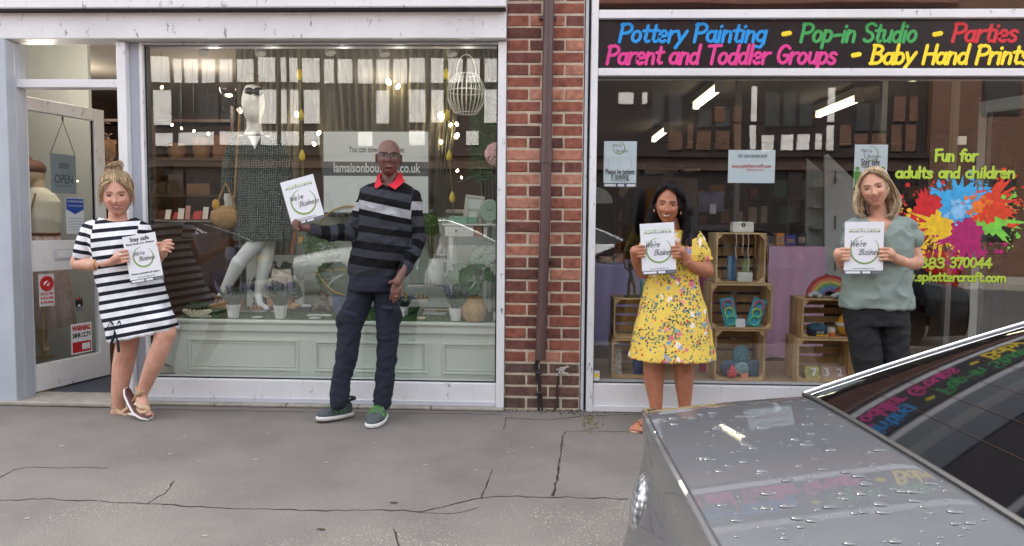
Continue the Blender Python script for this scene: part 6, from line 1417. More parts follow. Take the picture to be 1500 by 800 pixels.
# driftwood figure, jars at the left
p = P(926, 437, .3); p.z = Gc[3]+.001; df = thing('wire_figure', 'dark stick figure ornament with raised arms on the left crates', 'ornament', p); q = lambda px, py: P(px, py, .3)
mb = MB()
for pts, r in (([(921, 436), (921, 418), (924, 402), (923, 392)], .011), ([(930, 436), (929, 420), (925, 404)], .01), ([(923, 398), (916, 392), (913, 378)], .008), ([(924, 396), (930, 388), (933, 376)], .008)):
    for a, b in zip(pts, pts[1:]): mb.cap(q(*a), r, q(*b), r*.9)
mb.ell(q(923, 388), (.014, .014, .02)); mb.box(p.x-.05, p.x+.05, .27, .33, p.z, p.z+.012); blob(mb, 'figure', M('rusted_iron', rgb(66, 56, 46), .7, var=.3, vs=40, bump=.5), df, .004, 2)
for i, (px, py, Y, r, h, c_, lab) in enumerate([(934, 385, 1.1, .05, .12, rgb(196, 180, 60), 'yellow tin on the lilac cloth behind the woman in yellow'), (946, 436, .3, .04, .11, rgb(104, 170, 170), 'striped turquoise tumbler on the left crates'), (886, 386, 1.2, .06, .05, rgb(196, 166, 130), 'small tan object on the lilac cloth'), (905, 386, 1.3, .04, .07, rgb(180, 130, 110), 'small terracotta pot on the lilac cloth')]):
    p = P(px, py, Y); p.z = Gc[3]+.001 if i == 1 else P(900, 388, .98).z+.002
    MB().lathe([(r*.85, 0), (r, h*.1), (r, h), (r*.9, h), (r*.8, h*.6)], p, 20).build('tin', M('tin_%d' % i, c_, .4, var=.3, vs=25), origin=p, smooth=40, label=lab, cat='pot')
for i, (px, py, w, h, c_, lab) in enumerate([(904, 548, 12, 40, rgb(196, 190, 180), 'patchwork printed card in the lower left crate'), (934, 550, 12, 26, rgb(70, 100, 150), 'blue printed packet in the lower left crate')]):
    p = P(px, py, .3); p.z = Fc[2]+.001; mb = MB().slab([p+Vector((-.03, 0, 0)), p+Vector((.03, 0, 0)), p+Vector((.03, .03, h*.0045)), p+Vector((-.03, .03, h*.0045))], (0, -1, .3), .006); mb.build('printed_packet', M('packet_%d' % i, c_, .5, var=.6, vs=60), origin=p, label=lab, cat='packet')
bx(X(1025, 530, .5), X(1036, 530, .5), .5, .52, Z2+.001, P(1030, 510, .5).z).build('magenta_box', M('magenta_box', rgb(190, 40, 90), .5), origin=P(1030, 540, .5), label='narrow magenta box on the shelf right of the yellow dress', cat='box')
# things on the mauve table
for i, (px, py, w, h, c_, lab) in enumerate([(1143, 360, 12, 18, rgb(202, 130, 40), 'orange toy box on the mauve table'), (1158, 360, 16, 15, rgb(40, 60, 150), 'blue toy box on the mauve table'), (1174, 361, 14, 18, rgb(34, 32, 36), 'black mug shaped pot on the mauve table')]):
    Y = 1.15; a, b = X(px-w/2, py, Y), X(px+w/2, py, Y); z = zt1+.002; t = thing('toy_box', lab, 'box', ((a+b)/2, Y, z)); bx(a, b, Y, Y+.08, z, z+h*SC(Y)).build('box', M('toyb_%d' % i, c_, .4, var=.25, vs=30), t, bevel=.004); bx(a+.012, b-.012, Y-.002, Y-.0005, z+.02, z+h*SC(Y)-.03).build('print', M('toyp_%d' % i, rgb(150, 130, 110), .4, var=.6, vs=60), t)
# leaning white display panels
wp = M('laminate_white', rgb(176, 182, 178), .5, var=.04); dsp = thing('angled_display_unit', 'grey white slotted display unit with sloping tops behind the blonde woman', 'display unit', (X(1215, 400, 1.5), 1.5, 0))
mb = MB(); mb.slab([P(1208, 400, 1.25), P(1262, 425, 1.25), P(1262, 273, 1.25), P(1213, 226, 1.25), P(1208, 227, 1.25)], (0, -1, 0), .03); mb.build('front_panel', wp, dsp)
mb = MB(); mb.slab([P(1180, 362, 1.45), P(1206, 372, 1.45), P(1206, 252, 1.45), P(1182, 232, 1.45)], (0, -1, 0), .03); mb.build('rear_panel', M('laminate_painted_shade', rgb(160, 162, 156), .5), dsp)  # rear panel: darker copy of the white laminate, shade put into its colour
for py in (255, 322, 383): a = P(1224, py-6, 1.247); b = P(1224, py+14, 1.247); MB().tube([a, b], .008, 6, flat=.3).build('slot', ink, dsp)
for py in (275, 305, 335): bx(X(1184, py, 1.44), X(1205, py, 1.44), 1.33, 1.445, P(1190, py, 1.44).z, P(1190, py, 1.44).z+.012).build('shelf', wp, dsp)
# pale canopy shelf with two lamps, picture, posts, dim stock at the back of the studio
cn = thing('pale_canopy', 'pale board and wall panel behind the dark haired woman', 'panel', P(980, 300, 3.0)); mb = MB(); mb.slab([P(932, 256, 3), P(1026, 250, 3), P(1026, 247, 3), P(932, 249, 3)], (0, -1, 0), .25); mb.build('board', wp, cn)
mb = MB(); mb.slab([P(930, 420, 3.2), P(1022, 420, 3.2), P(1022, 262, 3.2), P(930, 256, 3.2)], (0, -1, 0), .03); mb.build('wall_panel', M('panel_taupe', rgb(126, 116, 104), .7), cn)
for px in (940, 997): p = P(px, 249, 2.9); MB().tube([p+Vector((0, 0, .05)), p+Vector((0, -.02, -.04))], .03, 10).build('black_spotlight', ink, origin=p, smooth=True, label='black spotlight on the %s of the pale canopy board' % ('left' if px < 950 else 'right'), cat='spotlight')
pc = thing('street_picture', 'unframed grey photo print with a white label hanging behind the dark haired woman', 'picture', P(1041, 312, 2.2)); a, b = P(1023, 310, 2.2), P(1061, 281, 2.2); bx(a.x, b.x, 2.2, 2.21, a.z, b.z).build('print', M('grey_photo', rgb(120, 122, 148), .5, var=.6, vs=7), pc); a, b = P(1039, 313, 2.19), P(1049, 299, 2.19); bx(a.x, b.x, 2.185, 2.195, a.z, b.z).build('label', paper, pc)
for i, px in enumerate((1079, 1395, 1290)):
    bx(X(px-4, 300, 2.5), X(px+4, 300, 2.5), 2.5, 2.56, .003, 2.69).build('steel_post', M('post_grey', rgb(132, 130, 122), .6), origin=(X(px, 300, 2.5), 2.5, 0), label='grey upright post inside the studio %s' % ['behind the white online shop notice', 'left of the inner door', 'behind the blonde woman'][i], cat='post')
rs = random.Random(77); sh2 = thing('studio_shelving', 'dim shelving of craft stock along the back of the studio', 'shelving', (2.6, 5.5, 0))
for z in (.5, .85, 1.2, 1.55): bx(1.0, 6.2, 5.5, 5.9, z, z+.02).build('shelf', DkW, sh2)
for x in np.linspace(1.0, 6.2, 7): bx(x, x+.03, 5.5, 5.9, .003, 2.0).build('upright', DkW, sh2)
cc = [rgb(120, 60, 60), rgb(190, 180, 170), rgb(70, 80, 120), rgb(150, 110, 60), rgb(60, 100, 90), rgb(96, 90, 110)]
sms = [M('craft_%d' % i, c_, .6, var=.2) for i, c_ in enumerate(cc)]; nm_ = ['top', 'third', 'second', 'lowest']
for si, z in enumerate((1.575, 1.225, .875, .525)):
    x = 1.05; k = -1
    while x < 6:
        k += 1
        w = rs.uniform(.08, .22); h = rs.uniform(.08, .24); bx(x, x+w, 5.52, 5.7, z, z+h).build('craft_box', rs.choice(sms), origin=(x, 5.6, z), label='craft box on the %s shelf at the back of the studio, %s from the left' % (nm_[si], NTH[k]), cat='box', group='craft boxes on the %s studio shelf' % nm_[si]); x += w+rs.uniform(.02, .25)
# clothes rail items at the left
for i, (px, c_) in enumerate([(930, rgb(30, 28, 32)), (941, rgb(34, 32, 40)), (950, rgb(150, 110, 40))]):
    p = P(px, 275, 2.4); t = thing('hanging_apron', ['black apron hanging furthest left behind the dark haired woman', 'dark apron hanging in the middle behind the dark haired woman', 'mustard patterned apron hanging closest to the dark haired woman'][i], 'apron', p); mb = MB(); cloth_rings(mb, [(p, .04, .03, 0), (p+Vector((0, 0, -.08)), .10, .05, .004), (p+Vector((0, 0, -.6)), .12, .06, .012)], nf=7); mb.build('cloth', M('apron_%d' % i, c_, .85), t, smooth='all')
hood = thing('white_hood', 'rounded pale hood shaped thing at the far left of the studio window', 'hood', P(890, 300, 1.3)); mb = MB(); mb.slab([P(868, 298, 1.3)]+[P(868+30*math.sin(t), 298-25*math.cos(t)-0, 1.3) for t in np.linspace(.0, math.pi/2, 9)], (0, -1, 0), .2); mb.build('hood', wp, hood)
# inner door
idr = thing('inner_door', 'grey aluminium glazed door standing open inside the right of the studio', 'door', (X(1436, 470, .3), .3, 0)); al2 = M('grey_aluminium', rgb(196, 200, 190), .45, .1)
A0 = Vector((X(1433, 300, .62), .62, 0)); Bv = Vector((X(1545, 300, .15), .15, 0)); dd = (Bv-A0).normalized(); nn_ = Vector((dd.y, -dd.x, 0)); Ld = (Bv-A0).length
def ib(u0, u1, z0, z1, nm, m, t=.04):
    mb = MB(); v = [A0+dd*u+nn_*w+Vector((0, 0, z)) for u in (u0, u1) for w in (0, t) for z in (z0, z1)]; mb.add(v, [(0, 1, 3, 2), (4, 6, 7, 5), (0, 4, 5, 1), (2, 3, 7, 6), (0, 2, 6, 4), (1, 5, 7, 3)]); mb.build(nm, m, idr, bevel=.002)
zt_d = P(1436, 150, .62).z
ib(0, .06, .0, zt_d, 'stile', al2); ib(.061, Ld, zt_d-.08, zt_d, 'top_rail', al2); ib(Ld-.05, Ld, .0, zt_d-.081, 'stile', al2); ib(.061, Ld-.051, .02, .14, 'bottom_rail', al2); ib(.064, .072, .141, zt_d-.082, 'gasket', Blk, .045); ib(.073, Ld-.052, .141, zt_d-.082, 'pane', GlassD, .006)
# notices on the studio glass
def notice(px0, px1, py0, py1, lab, m=None):
    Y = .008; a, b = P(px0, py1, Y), P(px1, py0, Y); t = thing('window_notice', lab, 'notice', ((a.x+b.x)/2, Y, a.z)); bx(a.x, b.x, Y, Y+.002, a.z, b.z).build('sheet', m or M('notice_sheet', rgb(214, 228, 232), .5), t); return t
olive = M('olive_ring', rgb(150, 172, 120), .5)
def nt(t, s, px, py, size, m=ink, w=None, **k):
    return text(s, m, t, P(px, py, .0068), size, width=None if w is None else w*SC(0), **k)
def ring_on(t, c, r, m, th=.003, a0=-70, a1=200, ux=Vector((1, 0, 0)), uz=Vector((0, 0, 1)), w0=.25):
    mb = MB(); n = 40; rr = []; nn = ux.cross(uz)
    for i in range(n+1):
        a = R(lerp(a0, a1, i/n)); w = th*(w0+(1-w0)*math.sin(math.pi*i/n)); d = ux*math.cos(a)+uz*math.sin(a); rr.append([c+d*(r-w), c+d*(r+w)])
    mb.rings(rr, closed=False); return mb.build('ring_mark', m, t)
t = notice(884, 933, 207, 268, 'white notice reading Please be patient if queuing at the left of the studio window')
ring_on(t, P(907, 217, .0068), .036, olive, .004, -200, 110); nt(t, "We're", 903, 213, .03, grey_ink, 14, shear=.3); nt(t, 'Business', 911, 221, .03, grey_ink, 17, shear=.3)
nt(t, 'Please be patient', 908, 252, .05, ink, 42, bold=.0006); nt(t, 'if queuing', 908, 258.5, .05, ink, 25, bold=.0006); nt(t, 'www.tandridge.gov.uk', 908, 264, .02, grey_ink, 28)
for px in (891, 908, 925): a = P(px, 244, .0068); MB().tube([a, a+Vector((0, 0, .05))], .0015, 4).build('queue_mark', M('pale_blue_print', rgb(176, 196, 204), .5), t)
a, b = P(884, 274, .008), P(933, 268.6, .008); bx(a.x, b.x, .008, .01, a.z, b.z).build('footer', M('footer_slate', rgb(84, 90, 96), .5), t)
for x0, x1 in ((885.5, 902), (905, 914), (918, 931)): bx(X(x0, 271, .007), X(x1, 271, .007), .0065, .0078, P(900, 273.2, .007).z, P(900, 269.5, .007).z).build('footer_logo', paper, t)
t = notice(1066, 1136, 220, 268, 'landscape white notice giving the online shop web address')
nt(t, 'VISIT OUR ONLINE SHOP', 1102, 229, .028, ink, 42); letters('www.splattercraft.com', M('rust_red_print', rgb(186, 62, 58), .5), t, X(1072, 244, .007), X(1130, 244, .007), P(1100, 245.5, .0068).z, .022, 0, slant=.05, w=.07, h=.0006, o=(0, .0068, 0)); nt(t, '#splattercraft', 1106, 248.5, .016, rd, 24)
t = notice(1250, 1301, 212, 280, 'tall white notice reading Stay safe with green figures above the blonde woman')
ring_on(t, P(1276, 225, .0068), .042, olive, .004, -200, 110); nt(t, "We're", 1269, 221, .032, grey_ink, 15, shear=.3); nt(t, 'Business', 1280, 229, .032, grey_ink, 19, shear=.3); nt(t, 'Stay safe', 1275, 237.5, .05, ink, 26, bold=.001); nt(t, 'Please keep', 1275, 243.5, .035, grey_ink, 26, bold=.0005)
for px in (1256, 1293):
    c = P(px, 247, .0066); f = MB(); u = SC(0); f.lathe([(0, -.0004), (3*u, -.0004), (3*u, .0004), (0, .0004)], c, 14, M4=Matrix.Rotation(R(90), 4, 'X')); f.box(c.x-3.6*u, c.x+3.6*u, c.y-.0004, c.y+.0004, c.z-15*u, c.z-3.6*u); f.box(c.x-5.4*u, c.x-4*u, c.y-.0004, c.y+.0004, c.z-14*u, c.z-4*u); f.box(c.x+4*u, c.x+5.4*u, c.y-.0004, c.y+.0004, c.z-14*u, c.z-4*u); f.box(c.x-3.2*u, c.x-.4*u, c.y-.0004, c.y+.0004, c.z-27*u, c.z-15.2*u); f.box(c.x+.4*u, c.x+3.2*u, c.y-.0004, c.y+.0004, c.z-27*u, c.z-15.2*u)
    f.build('person_symbol', M('symbol_green', rgb(92, 160, 60), .5), t)
c = P(1268, 254, .0066); u = SC(0); MB().add([c+Vector((-4*u, 0, 0)), c+Vector((0, 0, 3.2*u)), c+Vector((0, 0, 1*u)), c+Vector((5*u, 0, 1*u)), c+Vector((5*u, 0, -1*u)), c+Vector((0, 0, -1*u)), c+Vector((0, 0, -3.2*u))], [(0, 6, 5, 4, 3, 2, 1)]).build('arrow', ink, t)
bx(X(1250, 277, .007), X(1301, 277, .007), .0062, .0078, P(1275, 280, .007).z, P(1275, 275, .007).z).build('footer', ink, t)
# ================================================================ PEOPLE
def skin_mat(name, rough=.42, sss=.05):
    def f(n, L, b):
        a = n.new('ShaderNodeAttribute'); a.attribute_name = 'Col'; tc = n.new('ShaderNodeTexCoord')
        nz = n.new('ShaderNodeTexNoise'); nz.inputs['Scale'].default_value = 22; nz.inputs['Detail'].default_value = 4; L.new(tc.outputs['Object'], nz.inputs['Vector'])
        r = ramp(n, [(.3, (.88, .84, .82)), (.7, (1.08, 1.08, 1.08))]); L.new(nz.outputs[0], r.inputs[0])
        m = n.new('ShaderNodeMix'); m.data_type = 'RGBA'; m.blend_type = 'MULTIPLY'; m.inputs[0].default_value = 1; L.new(a.outputs['Color'], m.inputs[6]); L.new(r.outputs[0], m.inputs[7]); L.new(m.outputs[2], b.inputs['Base Color'])
        b.inputs['Subsurface Weight'].default_value = sss; b.inputs['Subsurface Radius'].default_value = (.02, .008, .004); b.inputs['Subsurface Scale'].default_value = .35
        n2 = n.new('ShaderNodeTexNoise'); n2.inputs['Scale'].default_value = 260; L.new(tc.outputs['Object'], n2.inputs['Vector']); bp = n.new('ShaderNodeBump'); bp.inputs['Strength'].default_value = .12; bp.inputs['Distance'].default_value = .002; L.new(n2.outputs[0], bp.inputs['Height']); L.new(bp.outputs[0], b.inputs['Normal'])
    return node_mat(name, f, rough, .4)
SkinM = skin_mat('skin')
def hair_mat(name, c1, c2):
    def f(n, L, b):
        tc = n.new('ShaderNodeTexCoord'); nz = n.new('ShaderNodeTexNoise'); nz.inputs['Scale'].default_value = 90; nz.inputs['Detail'].default_value = 3; mp = n.new('ShaderNodeMapping'); mp.inputs['Scale'].default_value = (1.6, 1.6, .12); L.new(tc.outputs['Object'], mp.inputs[0]); L.new(mp.outputs[0], nz.inputs['Vector'])
        oi = n.new('ShaderNodeAttribute'); oi.attribute_name = 'strand'
        ad = n.new('ShaderNodeMath'); ad.operation = 'ADD'; L.new(nz.outputs[0], ad.inputs[0]); L.new(oi.outputs['Fac'], ad.inputs[1])
        r = ramp(n, [(.25, c1), (.85, c2)]); L.new(ad.outputs[0], r.inputs[0]); L.new(r.outputs[0], b.inputs['Base Color']); b.inputs['Anisotropic'].default_value = .3
    return node_mat(name, f, .5, .18)
def strands(guides, n, mat, parent, name='hair', r=.0022, jit=.006, seed=1, frizz=.002, taper=.25):
    "many fine locks running between neighbouring guide curves"
    rs = random.Random(seed); mb = MB(); val = []
    gs = []
    for g in guides:
        g = [Vector(p) for p in g]; out = []
        for i in range(len(g)-1):
            p0, p1, p2, p3 = g[max(0, i-1)], g[i], g[i+1], g[min(len(g)-1, i+2)]
            for k in range(4):
                t = k/4; out.append(.5*((2*p1)+(p2-p0)*t+(2*p0-5*p1+4*p2-p3)*t*t+(3*p1-p0-3*p2+p3)*t*t*t))
        out.append(g[-1]); gs.append(out)
    L = min(len(g) for g in gs)
    for s in range(n):
        k = rs.uniform(0, len(gs)-1.001); i = int(k); t = k-i; off = Vector((rs.gauss(0, 1), rs.gauss(0, 1), rs.gauss(0, 1)))*jit; end = rs.randint(int(L*.8), L)
        ph = rs.uniform(0, 6); pts = []
        for j in range(end):
            q = gs[i][j].lerp(gs[i+1][j], t)+off*(.35+.65*j/L)+Vector((math.sin(ph+j*.7), math.cos(ph+j*.6), 0))*frizz; pts.append(q)
        n0 = len(mb.v); mb.tube(pts, [r*(1-(1-taper)*j/(len(pts)-1)) for j in range(len(pts))], 4, caps=False); val += [rs.uniform(-.42, .42)]*(len(mb.v)-n0)
    o = mb.build(name, mat, parent, smooth='all', kind='stuff'); a = o.data.attributes.new('strand', 'FLOAT', 'POINT'); a.data.foreach_set('value', val)
    return o
def sculpt(a, sp, ft):
    "one point of a face; a = azimuth from straight ahead, sp = sine of latitude"
    cp = math.sqrt(max(0, 1-sp*sp))**(.86 if sp < 0 else .86-.16*min(1, sp*2)); k = max(0, -sp); W_, D_, H_ = ft['W'], .096, .118
    x = W_*cp*math.sin(a)*(1-ft['jaw']*k**1.7); y = -D_*cp*math.cos(a); z = H_*sp
    if y < 0: y *= 1-.10*k+.02*max(0, sp)
    else: y *= (1-.52*k**.8)*1.08
    if math.cos(a) > -.1:
        g = lambda u, s: math.exp(-(u/s)**2); ax = abs(x); fw = min(1, max(0, (math.cos(a)+.1)/.5)); dy = 0
        dy -= ft['nose']*.019*g(x, .0085)*(0 if z > .03 else min(1, (.03-z)/.055))*(1 if z > -.036 else g(z+.036, .006))
        dy -= .009*g(x, .012*ft['nosew'])*g(z+.032, .011)+.006*g(ax-.013*ft['nosew'], .007)*g(z+.035, .008)
        dy += .013*g(ax-.030, .016)*g(z-.003, .012); dy -= .006*g(ax-.027, .02)*g(z-.023, .008)
        dy -= .0085*g(ax-.039, .016)*g(z+.029, .017)*ft['smile']; dy += ft.get('nl', .0035)*g(ax-(.016+(-.036-z)*.62), .0042)*g(z+.050, .015)*min(1.2, ft['smile']+.3)
        dy -= .007*g(x, .03)*g(z+.062, .02); dy -= .0045*ft['lip']*g(x, .021)*(g(z+.054, .0045)+1.15*g(z+.070, .006)); dy += .006*g(x, .024)*g(z+.0615-.18*ax*ft['smile']*.6, .0032)
        dy -= .009*g(x, .02)*g(z+.099, .015); dy += .004*g(x, .03)*g(z+.083, .007)
        y += dy*fw
    return x, y, z
def make_head(c, sc, yaw, pitch, roll, ft, root):
    """returns the head as (verts, faces, colours) plus small parts; front is -Y"""
    R3 = Matrix.Rotation(yaw, 3, 'Z') @ Matrix.Rotation(pitch, 3, 'X') @ Matrix.Rotation(roll, 3, 'Y')
    T = lambda p: c+R3 @ (Vector(p)*sc)
    NA, NP = 150, 110; v = []; col = []; f = []
    sk, lp_, br_, bl = [np.array(q) for q in (ft['skin'], ft['lipc'], ft['browc'], ft['blush'])]
    for j in range(NP+1):
        sp = math.sin(-math.pi/2+math.pi*j/NP)
        for i in range(NA):
            t = i/NA*2-1; a = math.pi*(abs(t)**1.35)*(1 if t > 0 else -1)
            x, y, z = sculpt(a, sp, ft); v.append(T((x, y, z))); q = sk
            if y < 0:
                ax = abs(x); e = (x/.0285)**2+((z+.0605-8*x*x*ft['smile'])/.0115)**2
                w = max(0, min(1, (1.15-e)/.35)); q = q*(1-w)+lp_*w
                w = max(0, min(1, 1.3-((ax-.037)/.016)**2-((z+.030)/.017)**2))*.5; q = q*(1-w)+bl*w
                zb = .0225+.003*math.cos((ax-.03)*90); w = 1 if (abs(z-zb) < .0030 and .013 < ax < .047) else (.5 if (abs(z-zb) < .0046 and .011 < ax < .049) else 0); w *= min(1, ft['brow']*1.25); q = q*(1-w)+br_*w
            col.append(q)
    for j in range(NP):
        for i in range(NA): f.append((j*NA+i, j*NA+(i+1) % NA, (j+1)*NA+(i+1) % NA, (j+1)*NA+i))
    # ears
    def add(mb, cc):
        k = len(v); v.extend(T(p) for p in mb.v); col.extend([np.array(cc)]*len(mb.v)); f.extend(tuple(i+k for i in q) for q in mb.f)
    W_ = ft['W']
    for s in (-1, 1):
        mb = MB(); mb.ell((s*(W_*.98), .008, -.004), (.007, .017, .030), 14, 10, M3=Matrix.Rotation(s*.35, 3, 'Z')); mb.tube([(s*(W_+.006), .010+.016*math.cos(t), -.002+.028*math.sin(t)) for t in np.linspace(-1.2, 3.6, 12)], .0045, 6); add(mb, sk*.96)
        lid = MB(); ex, ez = s*.031, .002; ey = sculpt(math.asin(min(.99, .031/(W_*1.0))), ez/.118, ft)[1]+.0075
        for e0, e1 in ((ft['lid'], 80), (-75, -ft['lid']*.75-6)):
            rr = []
            for i in range(6):
                el = R(lerp(e0, e1, i/5)); rr.append([Vector((ex+.0142*math.cos(el)*math.sin(az)*1.15, ey-.0132*math.cos(el)*math.cos(az), ez+.0125*math.sin(el))) for az in [R(-80+160*k/14) for k in range(15)]])
            lid.rings(rr, closed=False)
        add(lid, sk*.93+lp_*.05)
        # eye parts
        eb = MB(); eb.ell((ex, ey, ez), (.0136, .0122, .0118), 16, 12); me = MB()
        for q_ in eb.v: q_[:] = T(q_)
        o = eb.build('eye', M('eye_white', rgb(176, 164, 158), .2), root, smooth=True)
        for rr_, mm, dy in ((.0058, M('iris_'+ft['iris'][0], ft['iris'][1], .2), -.0114), (.0028, M('pupil', (.01, .01, .01), .1), -.0128)):
            ib_ = MB(); ib_.ell((ex+ft.get('gaze', 0), ey+dy, ez), (rr_, .0015, rr_), 12, 6)
            for q_ in ib_.v: q_[:] = T(q_)
            ib_.build('iris' if rr_ > .004 else 'pupil', mm, o, smooth=True)
        la = MB(); e0 = R(ft['lid']); la.tube([(ex+.0142*math.cos(e0)*math.sin(az)*1.18, ey-.0138*math.cos(e0)*math.cos(az), ez+.0125*math.sin(e0)) for az in [R(-78+156*k/12) for k in range(13)]], .0021, 5)
        for q_ in la.v: q_[:] = T(q_)
        la.build('eyelashes', M('lash_dark', rgb(48, 34, 30), .6), root)
    # teeth
    if ft['teeth']:
        tw, th = ft['teeth']; mb = MB(); mo = MB()
        def sy(x, z):
            sp = z/.118; cp = math.sqrt(1-sp*sp)**.86; return sculpt(math.asin(max(-.98, min(.98, x/(W_*cp*(1-ft['jaw']*(-sp)**1.7))))), sp, ft)[1]
        cv = lambda x: ft['smile']*8*x*x
        mo.grid(16, 4, lambda u, w: T(((u*2-1)*tw*1.18, sy((u*2-1)*tw*1.18, -.0615)-.0022, -.0555+cv((u*2-1)*tw)-(th+.0035)*w*(1-(u*2-1)**2*.6)))).build('mouth_opening', M('mouth_dark', rgb(84, 34, 32), .5), root, smooth='all')
        mb.grid(16, 4, lambda u, w: T(((u*2-1)*tw, sy((u*2-1)*tw, -.0605)-.0038, -.0565+cv((u*2-1)*tw)-th*w*(1-(u*2-1)**2*.6)))).build('teeth', M('tooth_enamel', rgb(222, 214, 200), .25), root, smooth='all')
    return v, f, col, T
def make_person(root, body_mb, head, skin, voxel=.0042, sm=4, colfn=None):
    "one continuous body: limbs, trunk and neck merged, the face finely modelled on top"
    b = blob(body_mb, 'body', SkinM, root, voxel, sm)
    v, f, col, T = head; off = root_loc(root)
    me = b.data; n0 = len(me.vertices); co = np.empty(n0*3); me.vertices.foreach_get('co', co); co = co.reshape(-1, 3)
    polys = [tuple(p.vertices) for p in me.polygons]
    mb = MB(); mb.v = [Vector(c) for c in co]; mb.f = polys; mb.mi = []; hv = [p-off for p in v]
    nm = bpy.data.meshes.new('body'); nm.from_pydata(mb.v+hv, [], polys+[tuple(i+n0 for i in q) for q in f]); nm.materials.append(SkinM)
    cols = np.tile(np.array(skin), (n0, 1))
    if colfn is not None: cols = colfn(co+np.array(off), cols)
    cols = np.r_[cols, np.array(col)]; a = nm.color_attributes.new('Col', 'FLOAT_COLOR', 'POINT'); a.data.foreach_set('color', np.c_[cols, np.ones(len(cols))].astype(np.float32).ravel())
    nm.polygons.foreach_set('use_smooth', [True]*len(nm.polygons)); nm.update(); b.data = nm; bpy.data.meshes.remove(me)
    return b
def body_rings(mb, secs, Y0, shrink=0.0, n=56, fold=None, top_shrink=None):
    "secs: px, py, half width in px, half depth (m), tilt, dy"
    rr = []
    for k, (px, py, hw, dp_, tilt, dy) in enumerate(secs):
        c = P(px, py, Y0+dy); s = SC(Y0+dy); a = hw*s-shrink; d = dp_-shrink; ring = []
        for j in range(n):
            t = 2*math.pi*j/n; ct, st_ = math.cos(t), math.sin(t); e = .9
            x = a*math.copysign(abs(ct)**e, ct); y = d*math.copysign(abs(st_)**e, st_)
            fo = fold(k, t) if fold else 0
            ring.append(c+Vector((x*(1+fo), y*(1+fo), tilt*x)))
        rr.append(ring)
    return mb.rings(rr)
def cut_mesh(o, fn):
    bm = bmesh.new(); bm.from_mesh(o.data); off = root_loc(o.parent)
    bmesh.ops.delete(bm, geom=[f for f in bm.faces if fn(f.calc_center_median()+off)], context='FACES'); bm.to_mesh(o.data); bm.free()
    o.data.polygons.foreach_set('use_smooth', [True]*len(o.data.polygons))
def px_of(p):
    d = p-CAM; w = d.dot(_F); return 750+F_PX*d.dot(_R)/w, 400-F_PX*d.dot(_U)/w
def wrinkle(amp, sc, seed=0, stretch=(1, 1, 1)):
    def f(co):
        o = np.zeros(len(co))
        for i, p in enumerate(co):
            o[i] = noise.noise(Vector((p[0]*sc*stretch[0]+seed, p[1]*sc*stretch[1], p[2]*sc*stretch[2])))+.45*noise.noise(Vector((p[0]*sc*2.3*stretch[0]+seed, p[1]*sc*2.3, p[2]*sc*2.3*stretch[2])))
        return np.maximum(-.15, 1-np.abs(o)*2.2)*amp
    return f
def grip(mb, c, ux, uz, wrist, wr=.027, size=1.0, front=Vector((0, -1, 0))):
    "four bent fingers over the face of a held sheet, the thumb behind it"
    ln = (.92, 1.05, 1.0, .82)
    for k in range(4):
        o = c+uz*(.031-.0208*k)*size; l = ln[k]*size
        kn = o-ux*.034*l-front*.002; md = o-ux*.016*l+front*.0165*size; tp = o+ux*.016*l+front*.0085*size
        mb.cap(kn, .0094*size, md, .0086*size, 10); mb.cap(md, .0086*size, tp, .0074*size, 10)
        mb.cap(kn, .0094*size, (o-ux*.058*size-front*.008).lerp(wrist, .25), .0125*size, 10)
    pc = c-ux*.050*size-front*.006; mb.ell(pc, (.026*size, .017*size, .036*size), 12, 8)
    mb.cap(pc, .026*size, wrist, wr, 12)
    th = c-ux*.028*size-front*.014-uz*.006; mb.cap(pc+uz*.012-front*.006, .013*size, th+uz*.02, .011*size, 10); mb.cap(th+uz*.02, .011*size, c+ux*.006-front*.012+uz*.026, .0095*size, 10)
